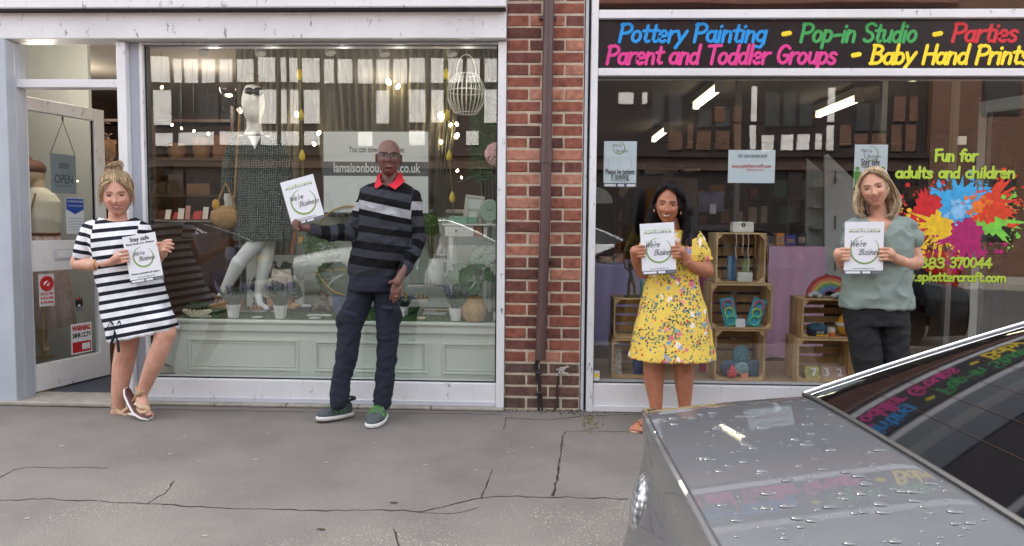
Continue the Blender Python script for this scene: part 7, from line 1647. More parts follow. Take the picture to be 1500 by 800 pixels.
# ---- the sheets they hold
leafg = M('town_green', rgb(150, 176, 96), .5); foot_s = M('footer_slate', rgb(84, 90, 96), .5); script = M('script_grey', rgb(78, 76, 84), .5)
GLS = dict(GL)
def held_sheet(quad, Y, lab, full=False, tiltY=(0, 0)):
    "quad: top left, top right, bottom right, bottom left in the photograph's perspective"
    p = [P(a, b, Y+d) for (a, b), d in zip(quad, (tiltY[0], tiltY[1], tiltY[1], tiltY[0]))]
    t = thing('held_poster', lab, 'poster', (p[3]+p[2])/2); ux = (p[2]-p[3]).normalized(); up = (p[0]-p[3]); uz = (up-ux*up.dot(ux)).normalized(); nn = ux.cross(uz); w = (p[2]-p[3]).length; h = up.length
    if nn.y > 0: nn = -nn
    O = (p[0]+p[1]+p[2]+p[3])/4
    U = lambda a, b, k=.0: O+ux*(a-.5)*w+uz*(b-.5)*h+nn*k
    mb = MB(); mb.slab([U(0, 0, .001), U(1, 0, .001), U(1, 1, .001), U(0, 1, .001)], nn, .002); mb.build('sheet', M('poster_white_card', rgb(232, 233, 238), .5), t)
    def q_(a0, a1, b0, b1, m, nm, k=.0014, th=.0003):
        MB().slab([U(a0, b0, k), U(a1, b0, k), U(a1, b1, k), U(a0, b1, k)], nn, th).build(nm, m, t)
    q_(0, 1, .0, .075, foot_s, 'footer')
    for a0, a1 in ((.04, .42), (.47, .68), (.74, .97)): q_(a0, a1, .018, .06, M('poster_white_card', rgb(232, 233, 238), .5) if a0 < .7 else grey_ink, 'footer_logo', .0018)
    rs = random.Random(3)
    if not full:
        for k in range(15):
            a = .10+.055*k; hh = rs.uniform(.02, .05); q_(a, a+rs.uniform(.025, .045), .80, .80+hh, leafg if rs.random() < .55 else M('pale_grey_print', rgb(176, 180, 176), .5), 'townscape', .0013+.00005*k)
        for k in range(9): a = .13+.09*k; MB().tube([U(a, .795, .0015), U(a+.02, .80+rs.uniform(.02, .035), .0015)], .0012, 4).build('townscape_line', script, t)
        MB().slab([U(.4, .84, .0016), U(.42, .90, .0016), U(.44, .84, .0016)], nn, .0003).build('spire', leafg, t)
        q_(.12, .9, .85, .87, M('pale_green_print', rgb(200, 214, 176), .5), 'treeline', .00125)
    k = 1.0 if not full else .82; cy_ = .47 if not full else .53
    mb = MB(); rr = []; n = 44
    for i in range(n+1):
        a = R(lerp(-262, 48, i/n)); th = .0012+.0042*math.sin(math.pi*i/n); r = .36*w*k; d = ux*math.cos(a)+uz*math.sin(a); rr.append([U(.52, cy_, .0016)+d*(r-th), U(.52, cy_, .0016)+d*(r+th)])
    mb.rings(rr, closed=False).build('ring_mark', M('olive_green_print', rgb(134, 164, 92), .5), t)
    def tx(s, a, b, width, cap, m=script, wgt=.05, sl=.38):
        x0 = (a-width/2)*w; letters(s, m, t, x0-.5*w+0, x0+width*w-.5*w, (b-.5)*h, cap*h, 0, slant=sl, w=wgt, h=.0005, o=O+nn*.002, rx=ux, up=uz, nn=nn)
    tx("We're", .33 if not full else .40, .535 if not full else .57, .42*k, .115*k); tx('Business', .66 if not full else .62, .375 if not full else .45, .58*k, .115*k)
    text('back in', M('faint_green_print', rgb(196, 206, 188), .5), t, U(.52, .475 if not full else .52, .002), .021, ux, uz, width=.34*w*k, shear=.1, spacing=1.3)
    text('www.tandridge.gov.uk', grey_ink, t, U(.5, .115, .002), .011, ux, uz, width=.55*w)
    if full:
        text('Stay safe', ink, t, U(.5, .91, .002), .034, ux, uz, width=.58*w, bold=.0006); text('Please keep your distance', ink, t, U(.5, .82, .002), .014, ux, uz, width=.86*w, bold=.0003); text('Protect yourself and others', ink, t, U(.5, .19, .002), .014, ux, uz, width=.84*w, bold=.0003)
    return t, U, ux, uz
def sole_sweep(pts, hw, th, name, mat, parent, up=Vector((0, 0, 1)), side=Vector((0, 1, 0))):
    pts = [Vector(p) for p in pts]; rr = []
    for i, p in enumerate(pts):
        w = hw[i]; d = (pts[min(i+1, len(pts)-1)]-pts[max(0, i-1)]).normalized(); u = side.cross(d).normalized(); u = u if u.dot(up) > 0 else -u
        rr.append([p+side*w, p+side*w*.9+u*th, p-side*w*.9+u*th, p-side*w])
    return MB().rings(rr).build(name, mat, parent, bevel=.0015, smooth=True)

# ---------------------------------------------------------------- 1: woman in the striped dress
Y0 = -.28; q = lambda px, py, dy=0: P(px, py, Y0+dy)
w1 = thing('person', 'woman with blonde hair tied up in a black and white striped dress by the door', 'person', G(190, 612))
skin1 = rgb(204, 154, 132)
secs1 = [(172, 321, 28, .055, 0, .01), (172, 326, 38, .075, 0, .0), (172, 336, 43, .10, .03, 0), (174, 352, 42, .125, .06, -.01), (178, 372, 42, .13, .08, -.01), (186, 398, 44, .125, .1, 0), (193, 430, 45.5, .13, .14, 0), (199, 455, 48, .135, .17, -.01), (206, 474, 50, .14, .2, -.02), (212, 490, 49.5, .145, .22, -.03)]
B = MB(); body_rings(B, secs1[:8], Y0, .012)
B.cap(q(172, 308, .02), .050, q(173, 330, .01), .056); B.cap(q(150, 329, .02), .032, q(196, 329, .02), .032)
B.cap(q(131, 342), .044, q(114, 384, -.01), .043); B.cap(q(114, 386, -.01), .042, q(140, 388, -.08), .038); B.cap(q(140, 388, -.08), .037, q(164, 384, -.13), .026)
B.cap(q(209, 342), .042, q(224, 388, -.02), .040); B.cap(q(224, 388, -.02), .038, q(239, 370, -.13), .025)
s1, U1, ux1, uz1 = held_sheet([(180, 347), (230, 341), (238, 408), (190, 416)], Y0-.17, 'white Stay safe notice held by the woman in the striped dress', True)
grip(B, U1(0, .60, .001)+ux1*.004, ux1, uz1, q(164, 384, -.13), .026, 1.0)
pc = q(237, 362, -.155); B.ell(pc, (.022, .018, .032)); B.cap(pc, .022, q(239, 372, -.13), .025)
for k, (a, b, c_, d_) in enumerate([(243, 353, 251, 352), (245, 357, 254, 358), (244, 361, 254, 364), (242, 366, 250, 369)]):
    B.cap(pc+Vector((0, 0, .018-.012*k)), .0105, q(a, b, -.185), .0098, 10); B.cap(q(a, b, -.185), .0098, q(c_, d_, -.175), .0078, 10)
B.cap(pc+Vector((-.01, -.01, .02)), .012, q(231, 357, -.185), .0105, 10)
B.cap(q(190, 448), .088, q(186, 505), .066); B.cap(q(186, 505), .066, q(180, 538, .01), .062); B.cap(q(180, 538, .01), .062, q(175, 572), .048); B.cap(q(175, 572), .048, q(174, 597), .035); B.cap(q(174, 598), .035, q(170, 605), .034); B.cap(q(170, 605), .033, q(205, 607, -.04), .026); B.cap(q(205, 608, -.04), .026, q(219, 609, -.06), .018)
B.cap(q(216, 455), .080, q(243, 488, -.09), .060); B.cap(q(243, 488, -.09), .060, q(236, 508, -.10), .056); B.cap(q(236, 508, -.10), .057, q(226, 532, -.10), .054); B.cap(q(226, 532, -.10), .053, q(212, 566, -.08), .038); B.cap(q(212, 566, -.08), .036, q(206, 581, -.08), .036); B.cap(q(206, 581, -.08), .037, q(211, 598, -.12), .033); B.cap(q(211, 598, -.12), .033, q(216, 608, -.14), .026)
for k in range(5): B.cap(q(213+2.2*k, 607-k*.6, -.15+.016*k), .010, q(215.5+2.2*k, 612-k*.5, -.16+.016*k), .008, 8)
ft1 = dict(W=.080, jaw=.30, nose=.8, nosew=1.15, smile=1.1, lip=.8, lid=11, skin=skin1, lipc=rgb(178, 96, 92), browc=rgb(112, 80, 60), blush=rgb(216, 132, 116), brow=.75, iris=('blue', rgb(60, 76, 92)), teeth=(.0215, .0075))
h1 = make_head(q(171.5, 287, -.03), 1.02, R(24), R(3), R(-2), ft1, w1)
make_person(w1, B, h1, skin1)
def stripe1(co):
    out = np.empty(len(co))
    xs = q(149, 350).x; x0 = q(172, 350).x; xr_ = q(203, 350).x
    for i, (x, y, z) in enumerate(co):
        t = min(1, max(0, (q(172, 330).z-z)/.7)); tl = lerp(.10, .22, t)
        if x < xs and z > q(140, 381).z: out[i] = z+.16*(x-xs)-.012
        elif x > xr_+.03 and z > q(210, 352).z: out[i] = z+.05*(x-x0)
        else: out[i] = z-tl*(x-x0)
    return out
def stripes(name, period, duty, c1, c2, ph=0):
    def f(n, L, b):
        a = n.new('ShaderNodeAttribute'); a.attribute_name = 'band'; m1 = n.new('ShaderNodeMath'); m1.operation = 'MULTIPLY_ADD'; m1.inputs[1].default_value = 1/period; m1.inputs[2].default_value = 20+ph; L.new(a.outputs['Fac'], m1.inputs[0])
        fr_ = n.new('ShaderNodeMath'); fr_.operation = 'FRACT'; L.new(m1.outputs[0], fr_.inputs[0]); r = ramp(n, [(0, c1), (duty, c2)], 'CONSTANT'); L.new(fr_.outputs[0], r.inputs[0]); L.new(r.outputs[0], b.inputs['Base Color'])
        tc = n.new('ShaderNodeTexCoord'); nz = n.new('ShaderNodeTexNoise'); nz.inputs['Scale'].default_value = 300; L.new(tc.outputs['Object'], nz.inputs['Vector']); bp = n.new('ShaderNodeBump'); bp.inputs['Strength'].default_value = .2; bp.inputs['Distance'].default_value = .002; L.new(nz.outputs[0], bp.inputs['Height']); L.new(bp.outputs[0], b.inputs['Normal'])
    return node_mat(name, f, .8, .2)
Dm = stripes('striped_jersey', .0535, .43, rgb(24, 26, 36), rgb(226, 226, 230), .15)
B = MB(); body_rings(B, secs1, Y0, 0, fold=lambda k, t: .012*math.sin(5*t+k)*(k > 4))
B.cap(q(152, 331), .046, q(133, 338), .054); B.cap(q(194, 331), .046, q(209, 338), .052); B.cap(q(220, 455, -.03), .098, q(236, 472, -.09), .080); B.cap(q(134, 338), .056, q(127, 366), .066); B.cap(q(127, 366), .064, q(126, 370), .068); B.cap(q(207, 338), .048, q(213, 352), .044)
dress1 = blob(B, 'striped_dress', Dm, w1, .006, 3, disp=wrinkle(.010, 7, 3, (1, 1, .6)), attr={'band': stripe1})
def cut1(p):
    a, b = px_of(p); return (p.y < Y0+.06 and ((a-172)/26)**2+((b-314)/10.5)**2 < 1) or b < 320 and abs(a-172) < 24 or (a < 150 and 380 > b > 377.5 and False)
cut_mesh(dress1, cut1)
# bow at the side split
bk = M('navy_ribbon', rgb(28, 30, 44), .6); bw_ = thing('x', None, None) if False else None
mb = MB(); c = q(170, 478, -.15); 
for s, l in ((-1, .05), (1, .035)): mb.tube([c, c+Vector((s*.03, -.01, .03)), c+Vector((s*.045, -.01, -.005)), c+Vector((s*.02, 0, -.012)), c], .007, 6, flat=.5)
mb.tube([c, q(168, 490, -.16), q(163, 503, -.155)], .008, 6, flat=.4); mb.tube([c, q(172, 495, -.16), q(174, 516, -.15)], .008, 6, flat=.4); mb.build('ribbon_bow', bk, w1, smooth=True)
MB().tube([q(176, 473, -.155)+Vector((math.cos(t)*.013, 0, math.sin(t)*.013)) for t in [6.2832*i/16 for i in range(17)]], .0035, 6).build('eyelet_ring', M('dark_metal_ring', rgb(84, 70, 60), .3, .8), w1, smooth=True)
# bracelet and ring
c = q(144, 387, -.088); MB().tube([c+Vector((.006*math.cos(t), math.cos(t)*.036, math.sin(t)*.037)) for t in [6.2832*i/24 for i in range(25)]], .0045, 6).build('bracelet', gold, w1, smooth=True)
MB().ell(U1(0, .60, .0)+ux1*-.014+uz1*.012+Vector((0, -.024, 0)), (.009, .007, .008)).build('ring', M('silver_ring', rgb(210, 210, 212), .2, .9), w1, smooth=True)
c = q(238.5, 370, -.135); MB().tube([c+Vector((math.cos(t)*.029, math.sin(t)*.026, .012*math.cos(t))) for t in [6.2832*i/20 for i in range(21)]], .003, 5).build('bracelet', gold, w1, smooth=True)
# hair
H1 = hair_mat('dark_blonde_hair', rgb(122, 98, 72), rgb(226, 200, 160)); T = h1[3]
B = MB(); B.ell(T((0, .024, .018)), (.085, .088, .106), 20, 14); B.ell(T((0, .05, -.02)), (.078, .06, .07), 16, 10); B.ell(q(167, 249, .03), (.040, .036, .024), 14, 10)
blob(B, 'hair_mass', H1, w1, .006, 2, disp=wrinkle(.004, 30, 1, (2, 1, .4)))
rs = random.Random(2); gd_ = []
for k in range(17):
    a = R(-100+200*k/16); x = math.sin(a)*.080; y = -math.cos(a)*.080+.01; z = .070+.022*math.cos(a)-.035*(abs(a)/1.7)**2
    gd_.append([T((x*1.05, y-.004, z-.012)), T((x*1.03, y*.9, z+.022)), T((x*.75, y*.55+.02, .124)), T((x*.3-.008, .02, .142)), T((-.015+x*.2, .035, .150))])
strands(gd_, 520, H1, w1, 'hair', .0019, .0065, 3)
gd_ = [[q(168, 248, .03)+Vector((math.cos(a+b)*.042, math.sin(a+b)*.036, .02*math.sin(b*2+a)+(.012*k-.02))) for b in (0, 1.2, 2.4, 3.6, 4.8)] for k, a in enumerate([0, 1, 2, 3, 4])]
strands(gd_, 150, H1, w1, 'bun_strands', .002, .012, 4)
fr_ = []
for s in (-1, 1):
    strands([[T((s*.02, -.086, .085)), T((s*.055, -.084, .060)), T((s*.076, -.06, .02)), T((s*.083, -.04, -.03)), T((s*.082, -.03, -.06))], [T((s*.03, -.075, .1)), T((s*.068, -.066, .070)), T((s*.085, -.045, .03)), T((s*.088, -.02, -.02)), T((s*.088, -.01, -.055))]], 46, H1, w1, 'side_fringe', .0015, .005, 5+s)
strands([[q(178, 252, 0), q(186, 252, .0), q(192, 257, 0), q(196, 263, 0)], [q(160, 252, 0), q(153, 256, 0), q(147, 264, 0), q(145, 275, 0)]], 30, H1, w1, 'flyaway_strands', .0009, .01, 9)
# sandals
wsol = M('white_rubber_sole', rgb(222, 218, 214), .5); insl = M('maroon_insole', rgb(96, 60, 56), .6); bst = M('beige_strap', rgb(190, 160, 126), .5, bump=.2)
def lowrow(pts, hw, m1=wsol, m2=insl, side=Vector((0, 1, 0)), up=Vector((0, 0, 1)), th=.014):
    sole_sweep(pts, hw, th, 'sole', m1, w1, up, side); pp = [Vector(p) for p in pts]; 
    o2 = []
    for i, p in enumerate(pp):
        d = (pp[min(i+1, len(pp)-1)]-pp[max(0, i-1)]).normalized(); u = side.cross(d).normalized(); u = u if u.dot(up) > 0 else -u; o2.append(p+u*(th+.0005))
    sole_sweep(o2, [w*.93 for w in hw], .007, 'insole', m2, w1, up, side)
g0 = G(190, 613).y-.0
yb = q(0, 0).y
lowrow([Vector((q(163, 612).x, Y0+.01, .002)), Vector((q(168, 612).x, Y0+.01, .002)), Vector((q(190, 612).x, Y0-.01, .002)), Vector((q(210, 612).x, Y0-.04, .002)), Vector((q(222, 612).x, Y0-.06, .004)), Vector((q(227, 612).x, Y0-.06, .006))], [.02, .03, .034, .042, .036, .015])
lowrow([q(183, 569, -.07), q(186, 578, -.07), q(193, 592, -.10), q(202, 604, -.13), q(212, 611, -.15), q(220, 615, -.16)], [.018, .03, .033, .042, .038, .02], side=Vector((.25, 1, .15)).normalized(), up=Vector((1, 0, .8)))
def strap(pts, r=.011, m=bst, par_=w1, flat=.3, name='strap'): return MB().tube(pts, r, 8, flat=flat).build(name, m, par_, smooth=True)
def loop(c, ax, r1, r2, r=.010, m=bst, par_=w1, flat=.35, name='strap', a0=0, a1=6.2832):
    ax = Vector(ax).normalized(); u = ax.orthogonal().normalized(); w = ax.cross(u); return MB().tube([c+u*math.cos(t)*r1+w*math.sin(t)*r2 for t in np.linspace(a0, a1, 22)], r, 7, flat=flat).build(name, m, par_, smooth=True)
loop(q(173.5, 597), (.2, 0, 1), .038, .038); strap([q(168, 598, -.035), q(176, 604, -.045), q(190, 609, -.05)]); strap([q(187, 596, -.05), q(180, 603, -.045), q(172, 609, -.03)])
loop(q(208.5, 575, -.08), (-.35, 0, 1), .040, .040, .011); strap([q(200, 566, -.10), q(202, 578, -.118), q(194, 588, -.115)], .010); strap([q(198, 590, -.125), q(208, 596, -.160), q(217, 598, -.145)], .013); strap([q(198, 597, -.13), q(207, 604, -.162), q(216, 600, -.15)], .011); strap([q(206, 606, -.15), q(212, 603, -.165), q(217, 598, -.14)], .011)
MB().ell(q(204, 579, -.124), (.010, .005, .009)).build('buckle', M('brass_buckle', rgb(150, 130, 100), .3, .8), w1)

# ---------------------------------------------------------------- 2: man in the striped jumper
Y0 = -.30; q = lambda px, py, dy=0: P(px, py, Y0+dy)
m1 = thing('person', 'bald man in glasses, striped jumper and dark cargo trousers holding out a poster', 'person', G(525, 618))
skin2 = rgb(112, 77, 67)
secs2 = [(571, 268, 18, .055, 0, .02), (571, 274, 31, .08, -.05, .02), (571, 282, 41, .10, -.1, .01), (572, 298, 45, .115, -.1, 0), (569, 318, 44, .12, -.1, 0), (563, 342, 42.5, .12, -.08, 0), (558, 370, 41.5, .12, -.05, .0), (550, 388, 38, .118, -.02, 0), (548, 398, 36.5, .112, 0, 0), (548.5, 403, 35.5, .108, 0, 0)]
B = MB(); body_rings(B, secs2[:9], Y0, .014)
B.cap(q(571, 248, .02), .044, q(571, 272, .02), .052); 
B.cap(q(537, 293), .042, q(519, 339, -.02), .038); B.cap(q(519, 339, -.02), .030, q(462, 337, -.16), .023); B.cap(q(462, 337, -.16), .025, q(450, 334, -.175), .026)
B.cap(q(607, 293), .040, q(613, 352), .036); B.cap(q(613, 352), .034, q(588, 402, -.10), .025)
s2, U2, ux2, uz2 = held_sheet([(409, 268), (455, 257), (478.5, 318), (430.5, 331)], Y0-.20, 'white poster held out at arm length by the bald man', False)
# left hand under the corner of the sheet
pc = q(443, 333, -.185); B.ell(pc, (.034, .017, .026), M3=Matrix.Rotation(.2, 3, 'Y')); B.cap(q(452, 334, -.175), .025, pc, .024)
for k, (a, b, c_, d_) in enumerate([(433, 323, 440, 325.5), (430, 325.5, 437, 330), (429, 329, 436, 334), (431, 333, 438, 337)]):
    B.cap(pc+Vector((-.012, -.004, .012-.010*k)), .0115, q(a, b, -.222), .0100, 10); B.cap(q(a, b, -.222), .0100, q(c_, d_, -.232), .0084, 10)
B.cap(pc+Vector((.01, .0, .012)), .0125, q(441, 325, -.165), .0105, 10); B.cap(q(441, 325, -.165), .0105, q(436, 319, -.165), .009, 10)
# right hand by the pocket
pc = q(582, 414, -.12); B.cap(q(588, 402, -.10), .025, pc, .026); B.ell(pc, (.026, .019, .034)); B.ell(q(579, 420, -.12), (.024, .018, .022))
for k, (a, b, c_, d_) in enumerate([(574, 427, 572, 438), (578, 429, 576.5, 442), (582.5, 428, 581, 440), (586, 424, 585, 434)]):
    B.cap(pc+Vector((-.022+.015*k, 0, -.022)), .0115, q(a, b, -.13), .0098, 10); B.cap(q(a, b, -.13), .0098, q(c_, d_, -.12), .008, 10)
B.cap(pc+Vector((-.015, -.01, .01)), .012, q(571, 414, -.13), .010, 10)
ft2 = dict(nl=.0012, W=.078, jaw=.27, nose=1.0, nosew=1.5, smile=1.35, lip=1.1, lid=12, skin=skin2, lipc=rgb(128, 80, 74), browc=rgb(60, 40, 34), blush=rgb(108, 66, 52), brow=.4, iris=('brown', rgb(48, 32, 26)), teeth=(.017, .0055))
h2 = make_head(q(569.5, 232, -.02), .90, R(12), R(-5), R(1), ft2, m1)
def stub(co, cols): return cols
make_person(m1, B, h2, skin2)
# jumper
def bandfn(co):
    out = np.empty(len(co)); sL = np.array(q(531, 284)); eL = np.array(q(518, 340, -.02)); wL = np.array(q(458, 338, -.16)); sR = np.array(q(611, 286)); eR = np.array(q(613, 352)); wR = np.array(q(589, 400, -.09))
    def near(p, a, b):
        ab = b-a; t = float(np.clip(np.dot(p-a, ab)/np.dot(ab, ab), 0, 1)); return np.linalg.norm(p-(a+ab*t)), t*np.linalg.norm(ab)
    zt = q(545, 262.6).z; x0 = q(530, 300).x; xl = q(529, 300).x; xr_ = q(606, 330).x
    for i, p in enumerate(co):
        tor = (zt-p[2])-.20*(p[0]-x0)*(1 if p[2] > q(560, 330).z else .6)
        if p[0] < xl-.0+.06*0 and near(p, sL, eL)[0] < .075 or p[0] < q(512, 340).x:
            d1, a1 = near(p, sL, eL); d2, a2 = near(p, eL, wL); out[i] = (a1+.065 if d1 < d2 else np.linalg.norm(eL-sL)+a2+.065)
        elif p[0] > xr_ or (p[0] > q(595, 370).x and p[2] < q(600, 365).z):
            d1, a1 = near(p, sR, eR); d2, a2 = near(p, eR, wR); out[i] = (a1+.085 if d1 < d2 else np.linalg.norm(eR-sR)+a2+.085)
        else: out[i] = tor
    return out
def jumper(n, L, b):
    a = n.new('ShaderNodeAttribute'); a.attribute_name = 'band'; K, Gy, Lt = rgb(22, 22, 25), rgb(58, 58, 65), rgb(160, 160, 166); seq = [(0, K), (.033, Gy), (.078, K), (.122, Lt), (.172, K), (.209, Gy), (.270, K), (.308, Gy), (.362, K), (.408, Gy), (.452, K), (.505, Gy)]
    mp = n.new('ShaderNodeMath'); mp.operation = 'MULTIPLY'; mp.inputs[1].default_value = 1/.62; L.new(a.outputs['Fac'], mp.inputs[0])
    r = ramp(n, [(0, K), (.999, Gy)]+[(p/.62, c) for p, c in seq[1:]], 'CONSTANT'); L.new(mp.outputs[0], r.inputs[0])
    tc = n.new('ShaderNodeTexCoord'); nz = n.new('ShaderNodeTexNoise'); nz.inputs['Scale'].default_value = 160; nz.inputs['Detail'].default_value = 3; L.new(tc.outputs['Object'], nz.inputs['Vector'])
    r2 = ramp(n, [(.3, (.8, .8, .8)), (.7, (1.25, 1.25, 1.25))]); L.new(nz.outputs[0], r2.inputs[0]); m = n.new('ShaderNodeMix'); m.data_type = 'RGBA'; m.blend_type = 'MULTIPLY'; m.inputs[0].default_value = 1; L.new(r.outputs[0], m.inputs[6]); L.new(r2.outputs[0], m.inputs[7]); L.new(m.outputs[2], b.inputs['Base Color'])
    bp = n.new('ShaderNodeBump'); bp.inputs['Strength'].default_value = .35; bp.inputs['Distance'].default_value = .003; L.new(nz.outputs[0], bp.inputs['Height']); L.new(bp.outputs[0], b.inputs['Normal'])
JM = node_mat('striped_knit', jumper, .9, .15)
B = MB(); body_rings(B, secs2, Y0, 0, fold=lambda k, t: .01*math.sin(4*t+k*1.3)*(4 < k < 8))
B.cap(q(540, 291), .054, q(520, 338, -.02), .049); B.cap(q(520, 340, -.02), .050, q(488, 342, -.09), .045); B.cap(q(488, 342, -.09), .045, q(460, 337, -.16), .033)
B.cap(q(604, 292), .052, q(612, 345), .047); B.cap(q(612, 345), .047, q(604, 372, -.03), .043); B.cap(q(604, 372, -.03), .043, q(591, 396, -.08), .035)
jp = blob(B, 'jumper', JM, m1, .006, 2, disp=wrinkle(.011, 9, 5, (1, 1, 1)), attr={'band': bandfn})
cut_mesh(jp, lambda p: (lambda a, b: ((a-571)/15)**2+((b-262)/11)**2 < 1 and p.y < Y0+.07 or b < 266 and abs(a-571) < 14)(*px_of(p)))
# collar
cr = M('red_polo_cotton', rgb(196, 26, 46), .75, bump=.2)
mb = MB()
def flap(pts, dys):
    v = [q(a, b, d) for (a, b), d in zip(pts, dys)]; mb.slab(v, (0, -1, 0), .006)
flap([(557, 254.5), (551, 263), (548, 274), (552.5, 275.5), (560, 270), (556.5, 264)], [.01, -.03, -.09, -.10, -.09, -.05])
flap([(583, 254.5), (587.5, 256.5), (593, 265.5), (578.5, 277.8), (568, 271), (577, 266.5)][::-1], [.01, -.0, -.075, -.115, -.105, -.06][::-1])
mb.build('polo_collar', cr, m1)
MB().tube([q(571, 262, .02)+Vector((math.cos(t)*.066, math.sin(t)*.066, .010*math.sin(t)+.018*(1+math.sin(t))-.012)) for t in np.linspace(-.75, math.pi+.75, 26)], .016, 8, flat=.5).build('collar_stand', cr, m1, smooth=True)
# glasses
T = h2[3]; mb = MB(); gf = M('black_spectacle', rgb(24, 22, 24), .25); lens = glass_mat('spectacle_lens', .12)
for s in (-1, 1):
    rim_ = [(s*.034+.0255*math.copysign(abs(math.cos(t))**.6, math.cos(t)), -.112+.008*abs(math.cos(t)*s+.5)*0, .003+.0145*math.copysign(abs(math.sin(t))**.6, math.sin(t))) for t in [6.2832*i/28 for i in range(29)]]
    mb.tube([T(p) for p in rim_], .0030, 6); mb.tube([T((s*.0595, -.110, .008)), T((s*.076, -.09, .008)), T((s*.083, .0, .006))], .0024, 5)
    MB().add([T(p) for p in rim_[:-1]], [tuple(range(28))]).build('lens', lens, m1)
mb.tube([T((-.0085, -.113, .008)), T((0, -.116, .011)), T((.0085, -.113, .008))], .002, 5); mb.tube([T((-.0595, -.113, .016)), T((-.034, -.115, .0185)), T((-.010, -.114, .014))], .0028, 5); mb.tube([T((.0595, -.113, .016)), T((.034, -.115, .0185)), T((.010, -.114, .014))], .0028, 5)
mb.build('spectacles', gf, m1, smooth=True)
mb = MB()
for s in (-1, 1): mb.tube([T((s*.034+.024*math.cos(t), -.1145, .001+.0150*math.sin(t))) for t in np.linspace(math.pi*1.05, math.pi*1.95, 12)], .0016, 5)
mb.build('rim_highlight', steel, m1, smooth=True)  # bright steel arcs stand in for the highlight along the lower rims
# trousers
TM = M('navy_twill', rgb(24, 29, 44), .9, var=.15, vs=9, bump=.25, bs=260)
B = MB(); body_rings(B, [(549, 396, 34, .105, 0, 0), (549, 410, 36.5, .115, 0, 0), (548, 425, 37.5, .12, 0, 0)], Y0)
for a, b in [((532, 424, 0, 19), (520, 455, -.02, 19)), ((520, 455, -.02, 18.5), (513, 480, -.04, 17)), ((513, 480, -.04, 17), (507, 525, -.06, 15.5)), ((507, 525, -.06, 15), (500, 560, -.08, 13)), ((500, 560, -.08, 14), (496, 588, -.10, 12.8)), ((566, 424, 0, 19), (568, 470, -.01, 17)), ((568, 470, -.01, 17), (567, 525, -.02, 14.3)), ((567, 525, -.02, 14.3), (560, 588, -.04, 13))]:
    B.cap(q(*a[:3]), a[3]*.00405, q(*b[:3]), b[3]*.00405)
B.ell(q(504, 470, -.05), (.05, .05, .06)); B.ell(q(580, 462, -.02), (.035, .05, .065))
tr_ = blob(B, 'trousers', TM, m1, .0065, 2, disp=wrinkle(.007, 9, 9, (1, 1, 1.3)))
for (a, b, c_, d_) in ((498, 455, 522, 461), (560, 449, 586, 452)):
    sg_ = -1 if a < 530 else 1
    mb = MB(); mb.tube([q(a, b, -.125 if sg_ < 0 else -.10), q((a+c_)/2, (b+d_)/2, -.142 if sg_ < 0 else -.118), q(c_, d_, -.12 if sg_ < 0 else -.08)], .012, 6, flat=.35); mb.build('pocket_flap', TM, m1, smooth=True)
MB().ell(q(580.5, 434, -.136), (.009, .007, .004)).build('ring', gold, m1, smooth=True)
# trainers
up_ = M('grey_knit_upper', rgb(74, 80, 82), .8, var=.2, vs=60, bump=.4, bs=200); grn = M('neon_green_lace', rgb(96, 190, 52), .5); ds = M('dark_outsole', rgb(96, 78, 70), .7)
def trainer(heel, toe, hw, lift=0.0, nm='left'):
    d = (toe-heel).normalized(); L_ = (toe-heel).length; sd = Vector((-d.y, d.x, 0)).normalized(); up = Vector((0, 0, 1))
    def pt(t, u, z): return heel+d*L_*t+sd*u+up*(z+lift*t)
    W = lambda t: hw*(.72+.5*math.sin(math.pi*min(1, t*.9+.05))**1.2*(.6+.6*t))*(1 if t < .93 else .75)
    def ring(t, z0, z1, k=1, sh=1): return [pt(t, W(t)*k*math.cos(a), lerp(z0, z1, .5+.5*math.sin(a))) for a in [6.2832*i/16 for i in range(16)]]
    ts = [-.02, .0, .06, .2, .35, .5, .65, .8, .92, 1.0, 1.03]; kk = [.4, .85, 1, 1, 1, 1, 1, 1, .95, .65, .3]
    mb = MB(); mb.rings([[pt(t, W(t)*k*s_, z) for s_, z in ((1, .006), (1.04, .018), (1, .028), (-1, .028), (-1.04, .018), (-1, .006))] for t, k in zip(ts, kk)]); mb.build('midsole', wsol, m1, smooth=True, bevel=.002)
    mb = MB(); mb.rings([[pt(t, W(t)*k*s_*.97, z) for s_, z in ((1, .0), (1, .006), (-1, .006), (-1, 0))] for t, k in zip(ts, kk)]); mb.build('outsole', ds, m1)
    prof = [(.02, .085, .55), (.1, .105, .8), (.22, .11, .9), (.36, .105, .9), (.5, .088, .92), (.65, .07, .95), (.8, .058, .95), (.92, .048, .85), (1.0, .036, .5)]
    mb = MB(); rr = []
    for t, z, k in prof: rr.append([pt(t, W(t)*k*math.copysign(abs(math.cos(a))**.7, math.cos(a)), .028+(z-.028)*max(0, math.sin(a))**.6 if math.sin(a) > 0 else .028) for a in [6.2832*i/20 for i in range(20)]])
    mb.rings(rr); mb.build('upper', up_, m1, smooth=True)
    mb = MB()
    for i in range(5):
        t = .34+.07*i; z = lerp(.106, .080, i/4)
        for s_ in (-1, 1): mb.tube([pt(t+.06, 0, z+.004), pt(t+.02, s_*W(t)*.62, z*.93), pt(t-.03+.08*((i % 2)), s_*W(t)*.99, .045)], .0017, 5)
    mb.build('green_laces', grn, m1, smooth=True)
    mb = MB(); mb.tube([pt(.12, 0, .112)+Vector((math.cos(a)*.045, math.sin(a)*.045, .0)) for a in [6.2832*i/18 for i in range(19)]], .009, 6); mb.build('ankle_collar', M('black_collar', rgb(36, 38, 42), .8), m1, smooth=True)
hl = G(513, 611); tl_ = G(458, 622); hl.z = tl_.z = 0; trainer(hl+Vector((0, .03, .0)), tl_+Vector((.02, .03, .0)), .044, .012)
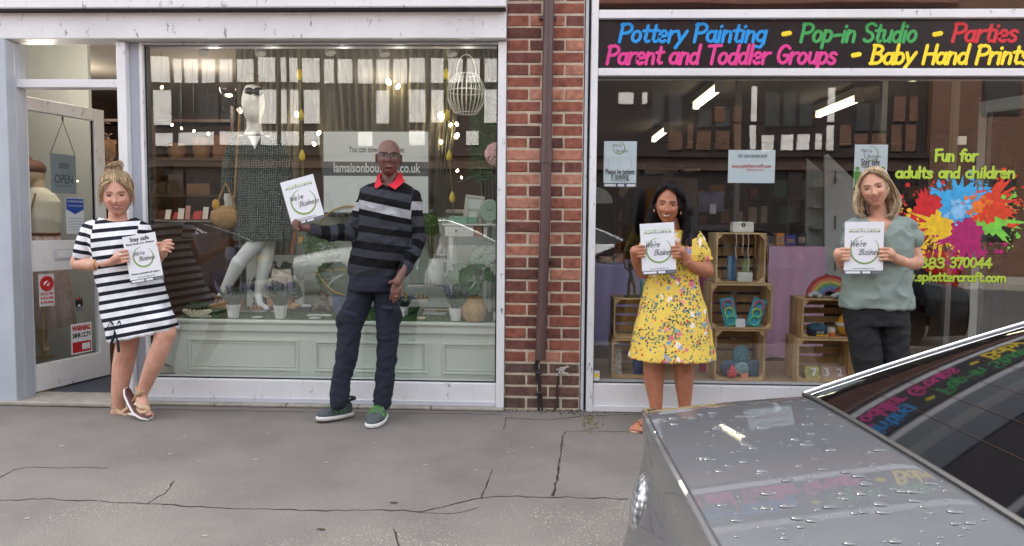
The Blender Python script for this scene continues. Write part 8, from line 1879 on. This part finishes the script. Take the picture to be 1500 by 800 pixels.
hl = Vector((q(560, 600).x, Y0-.0, 0)); tl_ = Vector((q(558, 600).x-.01, Y0-.235, 0)); trainer(hl+Vector((0, .02, 0)), tl_+Vector((0, .0, 0)), .046)

# ---------------------------------------------------------------- 3: woman in the yellow dress
Y0 = -.30; q = lambda px, py, dy=0: P(px, py, Y0+dy)
w3 = thing('person', 'smiling woman with long dark hair in a yellow floral dress holding a poster', 'person', G(980, 615))
skin3 = rgb(176, 118, 90)
secs3 = [(986, 338, 20, .05, 0, .02), (986, 343, 34, .08, 0, .01), (986, 352, 39, .10, 0, 0), (986, 372, 41, .12, 0, 0), (985, 393, 38, .112, 0, 0), (985, 408, 37, .105, 0, 0), (985, 430, 42, .12, 0, 0), (985, 455, 49, .145, 0, 0), (984.5, 480, 55, .165, 0, 0), (984, 503, 58.5, .18, 0, 0), (984, 506, 59, .185, 0, 0), (984, 524, 62.5, .20, 0, 0)]
B = MB(); body_rings(B, secs3[:8], Y0, .015)
B.cap(q(983, 322, .02), .044, q(985, 342, .02), .05); B.cap(q(1014, 352), .045, q(1035, 396, -.01), .043); B.cap(q(1035, 397, -.01), .042, q(1020, 392, -.08), .036); B.cap(q(1020, 392, -.08), .036, q(1006, 384, -.14), .027)
B.cap(q(955, 352), .043, q(941, 398, -.01), .042); B.cap(q(941, 398, -.01), .040, q(934, 386, -.10), .032); B.cap(q(934, 386, -.10), .032, q(932, 378, -.14), .026)
s3, U3, ux3, uz3 = held_sheet([(938, 328), (988, 326), (990, 400), (940, 403)], Y0-.17, 'white poster held against her chest by the dark haired woman', False)
grip(B, U3(0, .47, .001)+ux3*.006, ux3, uz3, q(931, 382, -.13), .026, .92); grip(B, U3(1, .42, .001)-ux3*.006, -ux3, uz3, q(1007, 386, -.13), .027, .92)
for pts in ([(962, 510, 0, .062), (958, 535, .01, .066), (958, 560, .0, .058), (961, 590, -.01, .040), (961, 606, -.01, .033)], [(1000, 510, 0, .060), (1001, 535, .01, .062), (1002, 560, 0, .056), (1003, 590, 0, .039), (1003, 606, 0, .033)]):
    for a, b in zip(pts, pts[1:]): B.cap(q(*a[:3]), a[3], q(*b[:3]), b[3])
fl = Vector((q(959, 610).x, Y0-.01, .045)); ftp = Vector((q(934, 615).x, Y0-.13, .03)); B.cap(fl, .034, ftp, .026); B.cap(ftp, .028, ftp+Vector((-.03, -.05, -.004)), .022)
for k in range(5): B.cap(ftp+Vector((-.05+.016*k, -.045-.010*k, -.004)), .011, ftp+Vector((-.066+.016*k, -.075-.008*k, -.010)), .009, 8)
fl2_ = Vector((q(1003, 610).x, Y0, .045)); B.cap(fl2_, .034, fl2_+Vector((.02, -.14, -.02)), .026)
ft3 = dict(W=.071, jaw=.33, nose=1.0, nosew=1.15, smile=1.5, lip=1.0, lid=11, skin=skin3, lipc=rgb(160, 80, 74), browc=rgb(60, 40, 32), blush=rgb(194, 120, 92), brow=.9, iris=('dark', rgb(50, 34, 28)), teeth=(.0245, .0105))
h3 = make_head(q(979, 299.5, -.04), .96, R(-13), R(5), R(5), ft3, w3)
make_person(w3, B, h3, skin3)
def floral(n, L, b):
    tc = n.new('ShaderNodeTexCoord'); mp = n.new('ShaderNodeMapping'); mp.inputs['Scale'].default_value = (1, .8, 1); L.new(tc.outputs['Object'], mp.inputs[0])
    wz = n.new('ShaderNodeTexNoise'); wz.inputs['Scale'].default_value = 30; L.new(mp.outputs[0], wz.inputs['Vector'])
    ad = n.new('ShaderNodeVectorMath'); ad.operation = 'MULTIPLY_ADD'; ad.inputs[1].default_value = (.03, .03, .03); L.new(wz.outputs['Color'], ad.inputs[0]); L.new(mp.outputs[0], ad.inputs[2])
    prev = None
    def layer(prev, scale, th, cols, off, clump=None, det=None):
        m_ = n.new('ShaderNodeMapping'); m_.inputs['Location'].default_value = (off, off*.7, off*1.3); L.new(ad.outputs[0], m_.inputs[0])
        v = n.new('ShaderNodeTexVoronoi'); v.inputs['Scale'].default_value = scale; L.new(m_.outputs[0], v.inputs['Vector'])
        r = ramp(n, [(0, (1, 1, 1)), (th, (0, 0, 0))], 'CONSTANT'); L.new(v.outputs['Distance'], r.inputs[0]); mask = r.outputs[0]
        sx = n.new('ShaderNodeSeparateColor'); L.new(v.outputs['Color'], sx.inputs[0])
        if clump is not None:
            c2 = n.new('ShaderNodeTexNoise'); c2.inputs['Scale'].default_value = clump[0]; L.new(m_.outputs[0], c2.inputs['Vector']); g = n.new('ShaderNodeMath'); g.operation = 'GREATER_THAN'; g.inputs[1].default_value = clump[1]; L.new(c2.outputs[0], g.inputs[0]); mu = n.new('ShaderNodeMath'); mu.operation = 'MULTIPLY'; L.new(g.outputs[0], mu.inputs[0]); L.new(mask, mu.inputs[1]); mask = mu.outputs[0]
        cr_ = ramp(n, [(0, cols[0]), (.999, cols[-1])]+[((i+1)/len(cols), c) for i, c in enumerate(cols[1:])], 'CONSTANT'); L.new(sx.outputs[0], cr_.inputs[0]); cc_ = cr_.outputs[0]
        if det:
            r3 = ramp(n, [(0, (.45, .4, .42)), (th*.55, (1.25, 1.2, 1.2))]); L.new(v.outputs['Distance'], r3.inputs[0]); mm = n.new('ShaderNodeMix'); mm.data_type = 'RGBA'; mm.blend_type = 'MULTIPLY'; mm.inputs[0].default_value = .8; L.new(cc_, mm.inputs[6]); L.new(r3.outputs[0], mm.inputs[7]); cc_ = mm.outputs[2]
        mx = n.new('ShaderNodeMix'); mx.data_type = 'RGBA'; L.new(mask, mx.inputs[0])
        if prev is None: mx.inputs[6].default_value = (*rgb(226, 194, 88), 1)
        else: L.new(prev, mx.inputs[6])
        L.new(cc_, mx.inputs[7]); return mx.outputs[2]
    p = layer(None, 62, .42, [rgb(92, 122, 112), rgb(120, 136, 84), rgb(66, 84, 82), rgb(84, 116, 112), rgb(140, 104, 70)], 0, (10, .50))
    p = layer(p, 44, .32, [rgb(196, 70, 54), rgb(60, 92, 110), rgb(40, 44, 50), rgb(206, 92, 60), rgb(80, 120, 140)], 3.3, (9, .50))
    p = layer(p, 23, .36, [rgb(206, 136, 130), rgb(126, 150, 160), rgb(222, 214, 200), rgb(198, 112, 116), rgb(140, 140, 170)], 7.1, (7, .47), True)
    L.new(p, b.inputs['Base Color'])
FM = node_mat('yellow_floral_crepe', floral, .75, .25)
def fold3(k, t): return (.012 if k > 6 else .004)*math.sin(7*t+k*.25)*(1 if k > 4 else .4)+(.018*math.sin(17*t) if k > 10 else 0)
B = MB(); body_rings(B, secs3, Y0, 0, n=120, fold=fold3)
B.cap(q(1016, 350), .056, q(1026, 372), .062); B.ell(q(1027, 379), (.070, .062, .024)); B.cap(q(954, 350), .052, q(944, 376), .054)
blob(B, 'floral_dress', FM, w3, .006, 2, disp=wrinkle(.005, 9, 13, (1.4, 1, .5)))
H3 = hair_mat('black_brown_hair', rgb(10, 8, 10), rgb(34, 25, 24)); T = h3[3]
B = MB(); B.ell(T((.004, .018, .027)), (.081, .090, .106), 20, 14); B.cap(T((.05, .05, .03)), .055, q(1008, 318, .03), .06); B.cap(q(1008, 318, .03), .06, q(1012, 342, -.02), .046); B.cap(q(1012, 342, -.02), .044, q(1008, 358, -.08), .022)
B.cap(T((-.05, .05, .02)), .05, q(958, 318, .04), .046); B.cap(q(958, 318, .04), .044, q(954, 345, .02), .03); B.cap(T((0, .08, 0)), .07, q(985, 330, .08), .06)
blob(B, 'hair_mass', H3, w3, .006, 3, disp=wrinkle(.005, 26, 2, (2, 1, .3)))
gR = []; gL = []
for k in range(7):
    t = k/6
    gR.append([T((-.018+.01*t, -.078+.08*t, .107+.010*t)), T((.034+.014*t, -.080+.07*t, .090+.01*t)), T((.078+.006*t, -.045+.06*t, .05)), q(1000+9*t, 306, -.04+.08*t), q(1006+10*t, 325, -.06+.09*t), q(1001+16*t, 345, -.11+.10*t), q(1000+16*t, 366-6*t, -.13+.08*t)])
    gL.append([T((-.022, -.078+.08*t, .107)), T((-.048, -.074+.07*t, .084+.008*t)), T((-.080, -.030+.05*t, .03)), q(960-4*t, 306, -.01+.04*t), q(958-6*t, 322, -.01+.05*t), q(955-6*t, 340, -.02+.06*t), q(953-4*t, 352, -.03+.06*t)])
strands(gR, 620, H3, w3, 'hair', .0021, .007, 11, .003); strands(gL, 380, H3, w3, 'hair', .0021, .006, 12, .003)
# sandals
g_ = M('rose_gold_strap', rgb(206, 150, 120), .35, .4)
sp_ = [Vector((q(963, 612).x, Y0+.02, .001)), Vector((q(955, 612).x, Y0-.03, .001)), Vector((ftp.x, ftp.y, .001)), ftp+Vector((-.045, -.07, -.029)), ftp+Vector((-.056, -.09, -.029))]
sole_sweep(sp_, [.024, .03, .04, .038, .016], .012, 'sole', M('tan_sole', rgb(190, 150, 124), .6), w3, side=Vector((.75, -.65, 0)).normalized())
for o_ in (0, .022, .044): c = ftp+Vector((.012-o_*.6, .01-o_*1.1, .0)); MB().tube([c+Vector((.75, -.65, 0)).normalized()*u+Vector((0, 0, z)) for u, z in ((-.036, -.018), (-.024, .018), (0, .030), (.024, .018), (.036, -.018))], .007, 6, flat=.4).build('strap', g_, w3, smooth=True)
sole_sweep([fl2_+Vector((0, .04, -.044)), fl2_+Vector((0, -.05, -.044)), fl2_+Vector((.02, -.16, -.044))], [.024, .036, .026], .012, 'sole', M('tan_sole', rgb(190, 150, 124), .6), w3, side=Vector((1, 0, 0)))
MB().tube([fl2_+Vector((.015+u, -.11, z-.04)) for u, z in ((-.03, .01), (-.02, .045), (.02, .045), (.03, .01))], .008, 6, flat=.4).build('strap', g_, w3, smooth=True)
for s in (-1, 1): MB().ell(T((s*.079, -.012, -.045)), (.004, .004, .010)).build('earring', g_, w3, smooth=True)

# ---------------------------------------------------------------- 4: woman in the sage t-shirt
Y0 = -.30; q = lambda px, py, dy=0: P(px, py, Y0+dy)
w4 = thing('person', 'blonde woman in a sage green T-shirt and black trousers standing behind the silver car', 'person', G(1290, 615))
skin4 = rgb(206, 156, 130)
secs4 = [(1289, 317, 20, .05, 0, .02), (1289, 321, 33, .075, 0, .01), (1289, 328, 42, .095, 0, 0), (1289, 345, 44.5, .115, 0, 0), (1287, 365, 45, .125, 0, 0), (1285, 390, 45.5, .12, 0, 0), (1284, 415, 46.5, .12, 0, 0), (1284, 438, 49, .128, 0, 0), (1284, 450, 49.5, .13, 0, 0)]
B = MB(); body_rings(B, secs4, Y0, .018)
B.cap(q(1284, 300, .02), .046, q(1288, 322, .02), .054); B.cap(q(1332, 345), .041, q(1342, 384, -.01), .043); B.cap(q(1342, 385, -.01), .042, q(1326, 385, -.08), .037); B.cap(q(1326, 385, -.08), .036, q(1310, 378, -.14), .027)
B.cap(q(1250, 342), .040, q(1239, 392, -.01), .038); B.cap(q(1239, 392, -.01), .037, q(1233, 380, -.14), .026)
s4, U4, ux4, uz4 = held_sheet([(1237, 325), (1294, 325), (1294, 402), (1237, 402)], Y0-.17, 'white poster held in front of her by the blonde woman in the T-shirt', False)
grip(B, U4(0, .39, .001)+ux4*.012, ux4, uz4, q(1231, 384, -.13), .026, .95); grip(B, U4(1, .39, .001)-ux4*.008, -ux4, uz4, q(1311, 379, -.13), .027, .98)
ft4 = dict(W=.073, jaw=.34, nose=1.0, nosew=1.1, smile=1.2, lip=.8, lid=12, skin=skin4, lipc=rgb(178, 92, 86), browc=rgb(108, 76, 58), blush=rgb(216, 142, 118), brow=.7, iris=('grey', rgb(56, 54, 50)), teeth=(.0205, .0055))
h4 = make_head(q(1280, 276.5, -.03), .95, R(-26), R(2), R(-12), ft4, w4)
make_person(w4, B, h4, skin4)
TS = M('sage_tshirt', rgb(128, 142, 134), .85, var=.06, vs=12, bump=.2, bs=200)
B = MB(); body_rings(B, secs4, Y0, 0); B.cap(q(1308, 329), .048, q(1328, 334), .054); B.cap(q(1268, 329), .048, q(1250, 334), .052); B.cap(q(1327, 335), .052, q(1337, 350), .056); B.cap(q(1252, 335), .046, q(1243, 356), .047)
ts = blob(B, 't_shirt', TS, w4, .0055, 3, disp=wrinkle(.012, 8, 21, (1, 1, 1)))
def cut4(p):
    a, b = px_of(p); return p.y < Y0+.03 and (b < 352 and abs(a-1290) < 19*(352-b)/32) or (b < 321 and abs(a-1289) < 20)
cut_mesh(ts, cut4)
B = MB(); body_rings(B, [(1283, 436, 42, .105, 0, 0), (1283, 455, 44, .112, 0, 0), (1284, 475, 44, .115, 0, 0)], Y0)
for a, b in [((1262, 475, 0, .092), (1271, 530, -.02, .08)), ((1271, 530, -.02, .08), (1276, 600, 0, .055)), ((1307, 475, 0, .092), (1311, 530, 0, .08)), ((1311, 530, 0, .08), (1310, 600, 0, .055))]: B.cap(q(*a[:3]), a[3], q(*b[:3]), b[3])
blob(B, 'trousers', M('black_trouser_cloth', rgb(24, 24, 27), .85, var=.2, vs=10), w4, .007, 2, disp=wrinkle(.007, 9, 31, (1, 1, 1.3)))
for px in (1276, 1310):
    c = Vector((q(px, 600).x, Y0-.06, .035)); MB().ell(c, (.045, .13, .04), 14, 8).build('shoe', M('black_shoe', rgb(26, 24, 24), .4), w4, smooth=True)
H4 = hair_mat('ash_blonde_hair', rgb(124, 100, 74), rgb(240, 216, 178)); T = h4[3]
B = MB(); B.ell(T((.004, .022, .022)), (.084, .088, .106), 20, 14); B.cap(T((.062, .03, .0)), .026, q(1308, 294, .02), .028); B.cap(q(1308, 294, .02), .028, q(1307, 305, .01), .022); B.cap(T((-.060, .03, -.0)), .024, q(1258, 294, .02), .021); B.cap(q(1258, 294, .02), .021, q(1262, 306, .01), .018); B.cap(T((0, .07, -.02)), .06, q(1284, 306, .06), .05)
blob(B, 'hair_mass', H4, w4, .006, 3, disp=wrinkle(.005, 26, 7, (2, 1, .3)))
gR = []; gL = []
for k in range(6):
    t = k/5
    gR.append([T((-.005, -.080+.09*t, .108)), T((.042, -.078+.075*t, .087+.01*t)), T((.081, -.040+.06*t, .040)), q(1309+4*t, 284, -.04+.06*t), q(1313+4*t, 298, -.05+.06*t), q(1308+4*t, 312, -.06+.06*t), q(1300+7*t, 318, -.07+.06*t)])
    gL.append([T((-.008, -.080+.09*t, .108)), T((-.044, -.076+.075*t, .086+.01*t)), T((-.079, -.036+.06*t, .040)), q(1258-3*t, 282, -.03+.06*t), q(1255-2*t, 297, -.03+.06*t), q(1258-1*t, 309, -.04+.06*t), q(1266-4*t, 318, -.05+.06*t)])
strands(gR, 620, H4, w4, 'hair', .0023, .0085, 21, .0022); strands(gL, 500, H4, w4, 'hair', .0023, .0085, 22, .0022)
